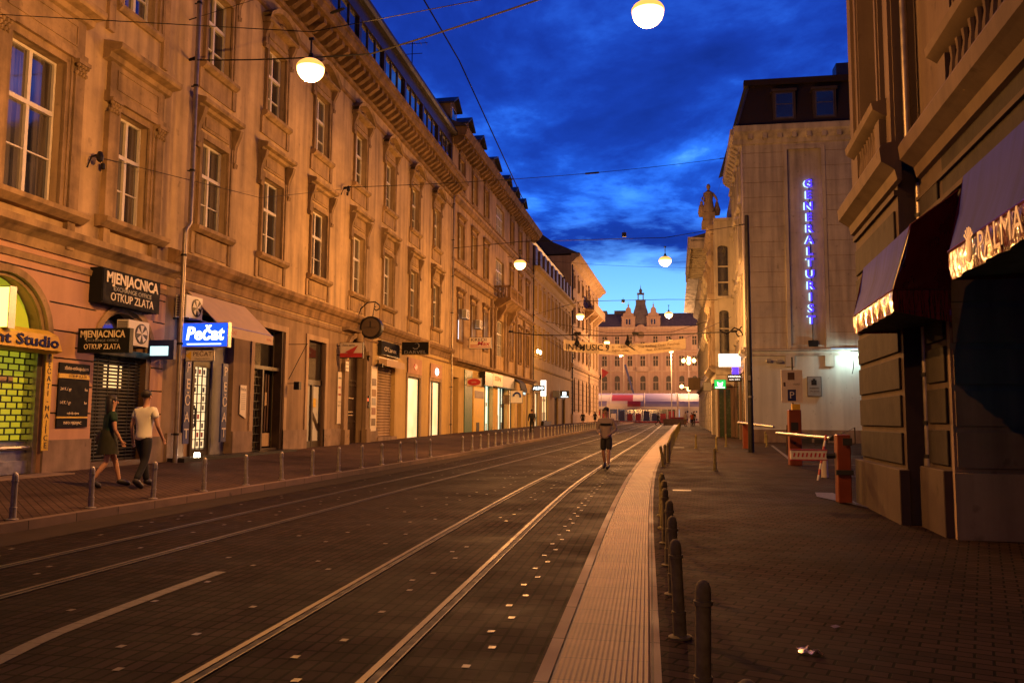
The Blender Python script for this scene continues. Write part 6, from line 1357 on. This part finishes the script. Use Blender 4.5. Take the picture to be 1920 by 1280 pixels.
while y < 118:
    lab = 'bollard on the left kerb past the driveway gap, %s after the gap' % ORD[i] if i < 12 else 'one of the far closely spaced bollards on the left kerb'
    if not 48.6 < y < 51: bollard(kl(y)-.24, y, zg(y)+.12, lab, 'bollards along the left kerb' if i < 12 else 'far bollards on the left kerb', False); i += 1
    y += 1.5
for i, y in enumerate((2.62, 4.2, 5.57, 6.9, 8.25, 9.72, 11.04, 12.5)):
    bollard({2.62: .285, 4.2: .235}.get(y, st_(y)+.8), y, zg(y)+.1, 'steel bollard beside the tactile strip, %s from the bottom of the photo' % ORD[i], 'bollards along the right pavement', i < 6, (random.uniform(-1, 1), random.uniform(-1, 1)) if i != 2 else (0, -2.5))
y = 24.9; i = 0
while y < 116:
    lab = 'bollard in the dense far row on the right, %s of the row' % ORD[i] if i < 4 else 'one of the dark overlapping bollards in the far right row'
    bollard(st_(y)+.84+(.1 if y > 26 else 0), y, zg(y)+.1, lab, 'bollards along the right pavement' if i < 4 else 'far bollards on the right pavement', False, (2, -9) if i == 0 else (0, 2) if i == 1 else (0, 0)); y += 1.4 if y > 28 else 1.05; i += 1
for (x, y, lab) in ((2.0, 38.5, 'thin bollard on the open right pavement near the pale ground plate'), (2.65, 35.3, 'dark bollard on the right pavement between two others'), (1.72, 23.5, 'nearest lone bollard on the right pavement'), (3.5, 40.6, 'lone bollard left of the tall pole'),
   (5.4, 41, 'bollard at the left end of the parking lot line'), (9.9, 46.3, 'bollard by the palace plinth near the floodlight'), (6.1, 46.8, 'slim bollard against the stained palace plinth')): bollard(x, y, zg(y)+.1, lab, 'lone bollards', False)
drop(bp); bpy.data.objects.remove(bsimple)
t = thing('bollard', 'white plastic post with black top behind the striped barrier arm', 'bollard', (4.2, 21.6, .12)); b = MB(); b.lathe([(.08, 0), (.075, .46)], 12); b.build('post', 'sign_board', t, smooth=True); b = MB(); b.lathe([(.083, .46), (.083, .56), (.05, .58)], 12); b.build('cap', 'rubber', t)
t = thing('chain_post', 'two rusty leaning posts joined by a drooping chain', 'post', (6.5, 38, .24)); b = MB(); b.tube([(-1.4, -4.8, 0), (-1.36, -4.8, 1.1)], .035, 7); b.tube([(4., 8., .1), (4., 8., .95)], .035, 7); b.build('post', 'rust_tile', t)
b = MB(); b.tube([(-1.36+5.36*u, -4.8+12.8*u, 1.05-.1*u-1.6*u*(1-u)) for u in [i/12 for i in range(13)]], .014, 5); b.build('chain', 'iron', t)
# ================================================================== parking barriers
t = thing('barrier_machine', 'orange barrier post standing against the right corner building', 'barrier', (3.26, 15.2, .1)); b = MB(); b.box(-.11, .11, -.12, .14, 0, 1.16); b.build('cabinet', 'orange_paint', t, bev=.012)
b = MB(); b.box(-.14, .14, -.147, -.1, .48, .56); b.box(-.02, .13, -.15, -.13, .98, 1.1); b.tube([(-.13, -.02, .8), (-.28, -.02, .8)], .055, 10); b.build('hinge', 'rubber', t)
b = MB(); b.box(-.87, -.26, -.05, .03, .72, .89); b.build('arm', 'white_paint', t, bev=.01)
b = MB()
for i in range(8): x = -.83+i*.07; b.raw([(x, -.052, .77), (x+.028, -.052, .77), (x+.042, -.052, .84), (x+.014, -.052, .84)], [(0, 1, 2, 3)])
b.box(-.875, -.26, -.054, .034, .885, .9); b.box(-.875, -.26, -.054, .034, .71, .722); b.build('stripe', 'red_paint', t)
t = thing('barrier_column', 'orange ticket column carrying a cream P sign board', 'barrier', (4.33, 26.6, .15)); b = MB(); b.box(-.18, .18, -.18, .18, 0, 1.68); b.build('column', 'orange_paint', t, bev=.015)
b = MB(); b.box(-.13, .08, -.19, -.18, 1.05, 1.3); b.box(-.07, .0, -.19, -.18, .65, .7); b.box(-.13, -.02, -.2, -.18, 1.15, 1.22); b.build('slot', 'rubber', t)
b = MB(); b.box(-.07, .16, -.14, .1, 1.68, 1.86); b.build('beacon', 'yellow_paint', t)
b = MB(); b.box(-.36, .26, -.02, .03, 1.9, 2.9); b.build('board', 'sign_board', t); b = MB(); b.tube([(-.02, .05, 1.6), (-.02, .05, 3.3)], .025, 6); b.build('pole', 'iron', t)
b = MB(); b.box(-.18, .06, -.03, -.02, 1.95, 2.3); b.build('plate', 'blue_paint', t); text('P', .3, 'white_paint', t, (-.06, -.035, 2.12), FACE_CAM, .003)
b = MB(); b.box(-.17, .03, -.03, -.02, 2.6, 2.82); b.box(-.3, -.24, -.03, -.02, 2.4, 2.52); b.build('pictogram', 'brown_paint', t); text('ULAZ', .08, 'grey_sign', t, (.08, -.03, 2.46), FACE_CAM, .002)
t = thing('boom_barrier', 'steel tube barrier arm pointing toward the viewer beside the orange column', 'barrier', (4.0, 24, 1.0)); b = MB(); b.tube([(-.22, 2.4, .12), (.25, -3.0, .08)], .05, 10); b.build('tube', 'steel', t, smooth=True); b = MB(); b.tube([(.25, -3.0, .08), (.26, -3.1, .08)], .062, 10); b.build('end_cap', 'rubber', t)
t = thing('arm_support', 'leaning red and white striped support stick under the barrier arm', 'barrier', (4.0, 20.6, .1)); q = [(-.15, 0, 0), (.12, .3, 1.06)]
for i in range(8):
    a = Vector(q[0]).lerp(Vector(q[1]), i/8); c = Vector(q[0]).lerp(Vector(q[1]), (i+1)/8); b = MB(); b.tube([a, c], .028, 8); b.build('stripe', 'red_paint' if i % 2 else 'white_paint', t)
t = thing('barrier_machine', 'distant orange barrier post with a steel arm at the foot of the tall pole', 'barrier', (4.25, 39.2, .25)); b = MB(); b.box(-.13, .13, -.13, .13, 0, 1.15); b.build('cabinet', 'orange_paint', t); b = MB(); b.tube([(-.3, .2, 1.16), (.75, -3.5, 1.0)], .055, 8); b.build('arm', 'steel', t, smooth=True)
t = thing('car_bumper_stop', 'pair of black rubber wheel stops against the palace plinth', 'wheel stop', (8.6, 46.9, .32)); b = MB(); b.box(-.75, -.1, -.1, .1, 0, .28); b.box(.05, .7, -.1, .1, 0, .28); b.build('block', 'rubber', t)
t = thing('litter_bin', 'dark green litter bin on the right wall up the street', 'bin', (5.1, 62, .9)); b = MB(); b.lathe([(.22, 0), (.25, .1), (.26, .7), (.22, .78)], 12); b.build('drum', 'green_paint', t, smooth=True); b = MB(); b.box(-.05, .05, .0, .4, -.6, .7); b.build('stand', 'iron', t)
# crumpled foil wrapper lying on the pavement
b = MB(); random.seed(3); vs = []
for i in range(6):
    for j in range(6): vs.append((-.06+i*.024+random.uniform(-.012, .012), -.05+j*.02+random.uniform(-.01, .01), max(.002, random.uniform(0, .035)*(1-abs(i-2.5)/4))))
b.raw(vs, [(i*6+j, i*6+j+1, i*6+j+7, i*6+j+6) for i in range(5) for j in range(5)]); o = b.build('foil_wrapper', 'foil'); o.location = (.93, 5.35, .105); tag(o, 'crumpled shiny foil wrapper on the near right pavement', 'litter')
b = MB(); b.raw([(0, 0, .0), (.04, .01, .01), (.05, .04, .004), (.02, .05, .012), (-.02, .03, .006)], [(0, 1, 2, 3, 4)]); o = b.build('dry_leaf', 'brown_paint'); o.location = (1.2, 6.0, .106); tag(o, 'small dry leaf beyond the foil wrapper', 'leaf')
# ================================================================== people
def skin_mesh(name, verts, edges, radii, mat, parent, sub=2, root=0):
    me = bpy.data.meshes.new(name); me.from_pydata(verts, edges, []); o = bpy.data.objects.new(name, me); COL.objects.link(o)
    md = o.modifiers.new('skin', 'SKIN'); md.use_smooth_shade = True
    if not me.skin_vertices: 
        bpy.data.objects.remove(o); return None
    for i, sv in enumerate(me.skin_vertices[0].data):
        r = radii[i]; sv.radius = r if isinstance(r, tuple) else (r, r); sv.use_root = (i == root)
    o.modifiers.new('sub', 'SUBSURF').levels = sub
    bpy.context.view_layer.update()
    m2 = bpy.data.meshes.new_from_object(o.evaluated_get(bpy.context.evaluated_depsgraph_get())); bpy.data.objects.remove(o)
    m2.name = name; m2.materials.clear(); m2.materials.append(MATS[mat])
    for p in m2.polygons: p.use_smooth = True
    o = bpy.data.objects.new(name, m2); COL.objects.link(o); o.parent = parent; return o
def person(label, x, y, z, rz, pose, cloth, h=1.78, near=True, group=None):
    """pose: joint positions for a 1.78 m figure facing +y; cloth: list of garments"""
    t = thing('person', label, 'person', (x, y, z), rz, group); t.scale = (h/1.78,)*3; P = {k: Vector(v) for k, v in pose.items()}
    V = []; E = []; Rr = []; idx = {}
    def add(k, p, r, par=None):
        idx[k] = len(V); V.append(tuple(p)); Rr.append(r)
        if par is not None: E.append((idx[par], idx[k]))
    add('pel', P['pel'], (.13, .1)); add('belly', P['pel'].lerp(P['chest'], .45), (.115, .085), 'pel'); add('chest', P['chest'], (.145, .1), 'belly')
    add('neckb', P['neck']-Vector((0, 0, .06)), (.075, .06), 'chest'); add('neck', P['neck'], .05, 'neckb'); add('jaw', P['neck'].lerp(P['head'], .5)+Vector((0, .012, 0)), (.06, .07), 'neck'); add('head', P['head'], (.078, .092), 'jaw'); add('crown', P['head']+Vector((0, -.005, .075)), (.06, .07), 'head')
    for s, q in (('l', -1), ('r', 1)):
        add('sh'+s, P['sh'+s], .058, 'chest'); add('ua'+s, P['sh'+s].lerp(P['el'+s], .5), .047, 'sh'+s); add('el'+s, P['el'+s], .038, 'ua'+s); add('fa'+s, P['el'+s].lerp(P['wr'+s], .4), .037, 'el'+s); add('wr'+s, P['wr'+s], .025, 'fa'+s)
        d = (P['wr'+s]-P['el'+s]).normalized(); sd = Vector((0, 1, 0)) if abs(d.y) < .8 else Vector((1, 0, 0)); nn = d.cross(sd).normalized()
        palm = P['wr'+s]+d*.055; add('pm'+s, palm, (.022, .036) if near else .03, 'wr'+s)
        if near:
            for f, (o_, L, c_) in enumerate(((-.028, .065, .2), (-.01, .075, .25), (.01, .07, .3), (.027, .055, .35))):
                a = palm+d*.03+sd*o_; k1 = a+d*L*.5+nn*L*c_*.3; add('f%d%s' % (f, s), a, .010, 'pm'+s); add('g%d%s' % (f, s), k1, .009, 'f%d%s' % (f, s)); add('h%d%s' % (f, s), k1+(d*.7+nn*c_)*L*.5, .007, 'g%d%s' % (f, s))
            a = palm-d*.02+sd*.04; add('t0'+s, a, .011, 'pm'+s); add('t1'+s, a+(d*.8+sd*.5)*.045, .009, 't0'+s)
        add('hp'+s, P['hp'+s], .088, 'pel'); add('th'+s, P['hp'+s].lerp(P['kn'+s], .5), .075, 'hp'+s); add('kn'+s, P['kn'+s], .053, 'th'+s); add('cf'+s, P['kn'+s].lerp(P['an'+s], .3), .055, 'kn'+s); add('an'+s, P['an'+s], .036, 'cf'+s); add('to'+s, P['to'+s], (.038, .028), 'an'+s)
    body = skin_mesh('body', V, E, Rr, 'skin', t, 2 if near else 1)
    # face: nose and ears, eyes and mouth as small features on the head
    hd = P['head']; b = MB(); b.lathe([(.004, .03), (.012, 0), (.017, -.022), (.006, -.03)], 6, (hd.x, hd.y+.098, hd.z-.01)); 
    for q in (-1, 1): b.lathe([(.004, .03), (.014, .015), (.014, -.015), (.004, -.03)], 6, (hd.x+q*.08, hd.y-.005, hd.z-.01))
    b.build('face_features', 'skin', t, smooth='all')
    if near:
        b = MB()
        for q in (-1, 1): b.lathe([(.004, .007), (.013, 0), (.004, -.007)], 6, (hd.x+q*.032, hd.y+.085, hd.z+.01))
        b.box(hd.x-.022, hd.x+.022, hd.y+.078, hd.y+.088, hd.z-.058, hd.z-.05); b.build('eyes', 'hair', t)
    for c in cloth:
        k = c[0]; mat = c[1]
        if k in ('shirt', 'tee'):
            v = []; e = []; r = []; ix = {}
            def ad(n, p, rr, pa=None):
                ix[n] = len(v); v.append(tuple(p)); r.append(rr)
                if pa is not None: e.append((ix[pa], ix[n]))
            ad('b', P['chest'], (.175, .135)); ad('c', P['pel'].lerp(P['chest'], .5), (.155, .125), 'b'); ad('a', P['pel']+Vector((0, 0, -.02)), (.165, .135), 'c'); ad('a2', P['pel']+Vector((0, 0, -.13)), (.188, .165), 'a'); ad('n', P['neck']-Vector((0, 0, .04)), (.085, .07), 'b')
            for s in 'lr':
                ad('s'+s, P['sh'+s], .078, 'b'); ad('u'+s, P['sh'+s].lerp(P['el'+s], .55), .07, 's'+s)
                if k == 'shirt': ad('e'+s, P['el'+s], .056, 'u'+s); ad('w'+s, P['el'+s].lerp(P['wr'+s], .9), .04, 'e'+s)
            skin_mesh('shirt', v, e, r, mat, t, 2 if near else 1)
        if k in ('trousers', 'shorts'):
            v = [tuple(P['pel']+Vector((0, 0, .06)))]; e = []; r = [(.162, .13)]; v.append(tuple(P['pel'])); e.append((0, 1)); r.append((.165, .135)); end = 1 if k == 'trousers' else 0
            for s in 'lr':
                n = len(v); v.append(tuple(P['hp'+s])); r.append(.112); e.append((1, n)); v.append(tuple(P['hp'+s].lerp(P['kn'+s], .5))); r.append(.092 if end else .1); e.append((n, n+1)); v.append(tuple(P['hp'+s].lerp(P['kn'+s], .95))); r.append(.07 if end else .095); e.append((n+1, n+2))
                if end: v.append(tuple(P['kn'+s].lerp(P['an'+s], .5))); r.append(.066); e.append((n+2, n+3)); v.append(tuple(P['kn'+s].lerp(P['an'+s], .97))); r.append(.062); e.append((n+3, n+4))
            skin_mesh('trousers' if end else 'shorts', v, e, r, mat, t, 2 if near else 1, 1)
        if k == 'skirt':
            b = MB(); pz = P['pel'].z; pr = []
            for zz_, rr in ((.16, .13), (.05, .17), (-.1, .2), (-.25, .225), (-.33, .24)): pr.append((rr, zz_))
            n = 20; vs = []; fs = []
            for i_, (rr, z_) in enumerate(pr): vs += [(P['pel'].x+rr*(1+.07*math.sin(5*a+i_*.3)*(i_/4))*math.cos(a), P['pel'].y+rr*.85*(1+.07*math.sin(5*a)*(i_/4))*math.sin(a), pz+z_) for a in [2*math.pi*q_/n for q_ in range(n)]]
            for i_ in range(4):
                for q_ in range(n): fs.append((i_*n+q_, i_*n+(q_+1) % n, (i_+1)*n+(q_+1) % n, (i_+1)*n+q_))
            b.raw(vs, fs); b.build('skirt', mat, t, smooth='all')
        if k == 'shoes':
            for s in 'lr':
                a_ = P['an'+s]; b_ = P['to'+s]; b = MB(); dv = (b_-a_).normalized(); b.tube([a_-dv*.045+Vector((0, 0, .0)), a_-dv*.02, a_.lerp(b_, .35)+Vector((0, 0, .005)), a_.lerp(b_, .75), b_+dv*.02, b_+dv*.055], [.03, .056, .06, .055, .048, .02], 10); b.build('shoe', mat, t, smooth='all')
        if k == 'hair':
            L = c[2] if len(c) > 2 else 0; b = MB(); hc = hd+Vector((0, -.012, .02))
            b.lathe([(.05, -.05), (.088, -.02), (.096, .03), (.085, .075), (.05, .108), (.005, .118)], 12, tuple(hc+Vector((0, -.012, 0))), sx=.95, sy=1.08)
            if L: b.lathe([(.03, -L), (.075, -L+.06), (.1, -L*.5), (.1, 0), (.08, .04)], 12, tuple(hc+Vector((0, -.05, 0))), sx=1.05, sy=.7)
            b.build('hair', mat, t, smooth='all')
        if k == 'band':
            b = MB(); c_ = P['chest']; b.lathe([(.19, -.035), (.195, 0), (.19, .035)], 20, (c_.x, c_.y, c_.z-.02), sy=.80); b.build('chest_band', mat, t, smooth='all')
        if k == 'bag':
            b = MB(); cx, cy_, cz = c[2]; b.lathe([(.06, -.16), (.16, -.13), (.19, 0), (.16, .1), (.08, .14)], 12, (cx, cy_, cz), sx=.6, sy=1.1); b.tube([(cx, cy_-.12, cz+.1), (P['shr'].x*.9, P['shr'].y, P['shr'].z+.05), (cx, cy_+.12, cz+.1)], .014, 6); b.build('bag', mat, t, smooth='all')
        if k == 'pack':
            b = MB(); b.lathe([(.1, -.22), (.17, -.18), (.18, 0), (.14, .2), (.08, .24)], 12, (P['chest'].x, P['chest'].y-.2, P['chest'].z-.08), sy=.6); b.build('backpack', mat, t, smooth='all')
    return t
def walkpose(st=.3, arm=.18, lean=.03, w=.19, head=(0, 0)):
    return dict(pel=(0, 0, .97), chest=(0, lean, 1.30), neck=(0, lean*1.3, 1.50), head=(head[0], lean*1.6+head[1], 1.665),
        shl=(-w, lean, 1.41), shr=(w, lean, 1.41), ell=(-w-.06, lean-arm*.45, 1.12), elr=(w+.06, lean+arm*.25, 1.12), wrl=(-w-.07, lean-arm*.6+.08, .87), wrr=(w+.05, lean+arm+.05, .90),
        hpl=(-.09, 0, .90), hpr=(.09, 0, .90), knl=(-.095, st*.52, .49), knr=(.095, -st*.12, .48), anl=(-.095, st*.8, .09), anr=(.095, -st*.85, .13), tol=(-.10, st*.8+.16, .045), tor=(.10, -st*.85+.13, .035))
person('dark haired person in a pale T-shirt and dark trousers walking away on the left pavement', -9.38, 14.35, zg(14.3)+.175, R(-8), walkpose(.3, .14), [('tee', 'shirt_white'), ('trousers', 'trousers'), ('shoes', 'shoe'), ('hair', 'hair')], 1.80)
person('long haired person in green top and dark skirt with a shoulder bag, left pavement', -9.93, 14.1, zg(14.1)+.19, R(-40), walkpose(.34, .1, .03, .165, (.0, .0)), [('tee', 'dress_green'), ('skirt', 'skirt_dark'), ('shoes', 'shoe'), ('hair', 'hair', .34), ('bag', 'bag', (-.2, .02, .95))], 1.68)
pp = walkpose(.26, .1, .02); pp.update(ell=(-.27, -.04, 1.13), elr=(.27, -.04, 1.13), wrl=(-.12, .16, .98), wrr=(.16, .18, 1.0))
person('person in a grey sweatshirt and dark shorts walking toward the viewer between the rails', -1.32, 25.3, zg(25.3)+.0, R(172), pp, [('shirt', 'shirt_grey'), ('band', 'dark_cloth'), ('shorts', 'shorts'), ('shoes', 'shoe'), ('hair', 'hair')], 1.82)
person('dark figure with a backpack standing on the left pavement before the amber shop windows', -8.7, 61.5, zg(61.5)+.15, R(10), walkpose(.12, .05), [('shirt', 'dark_cloth'), ('trousers', 'dark_cloth'), ('shoes', 'shoe'), ('hair', 'hair'), ('pack', 'dark_cloth')], 1.76, False)
person('small dark figure left of the thin downpipe far up the left pavement', -8.0, 100, zg(100)+.15, R(180), walkpose(.2), [('shirt', 'dark_cloth'), ('skirt', 'dark_cloth'), ('shoes', 'shoe'), ('hair', 'hair', .2)], 1.66, False)
person('small dark figure at the far left corner before the flagpole', -7.4, 113, zg(113)+.15, R(170), walkpose(.2), [('shirt', 'dark_cloth'), ('skirt', 'dark_cloth'), ('shoes', 'shoe'), ('hair', 'hair', .25)], 1.72, False)
person('dark silhouette striding across in front of the tent windows', 1.05, 122, zg(122)+.02, R(-80), walkpose(.5, .2), [('shirt', 'dark_cloth'), ('trousers', 'dark_cloth'), ('shoes', 'shoe'), ('hair', 'hair')], 1.75, False)
person('far person in pale clothes on the right pavement before the tent', 4.35, 108, zg(108)+.1, R(180), walkpose(.15), [('tee', 'pale_cloth'), ('shorts', 'dark_ochre'), ('shoes', 'shoe'), ('hair', 'hair')], 1.74, False)
person('far person in an orange top before the tent', 5.15, 108.5, zg(108)+.1, R(175), walkpose(.2), [('tee', 'orange_cloth'), ('trousers', 'dark_cloth'), ('shoes', 'shoe'), ('hair', 'hair')], 1.7, False)
person('tall far person in dark clothes behind the orange topped one', 5.5, 110.5, zg(110)+.1, R(175), walkpose(.2), [('shirt', 'dark_cloth'), ('trousers', 'dark_cloth'), ('shoes', 'shoe'), ('hair', 'hair')], 1.86, False)
for o in PROTO:
    for c in list(o.children): bpy.data.objects.remove(c)
    bpy.data.objects.remove(o)
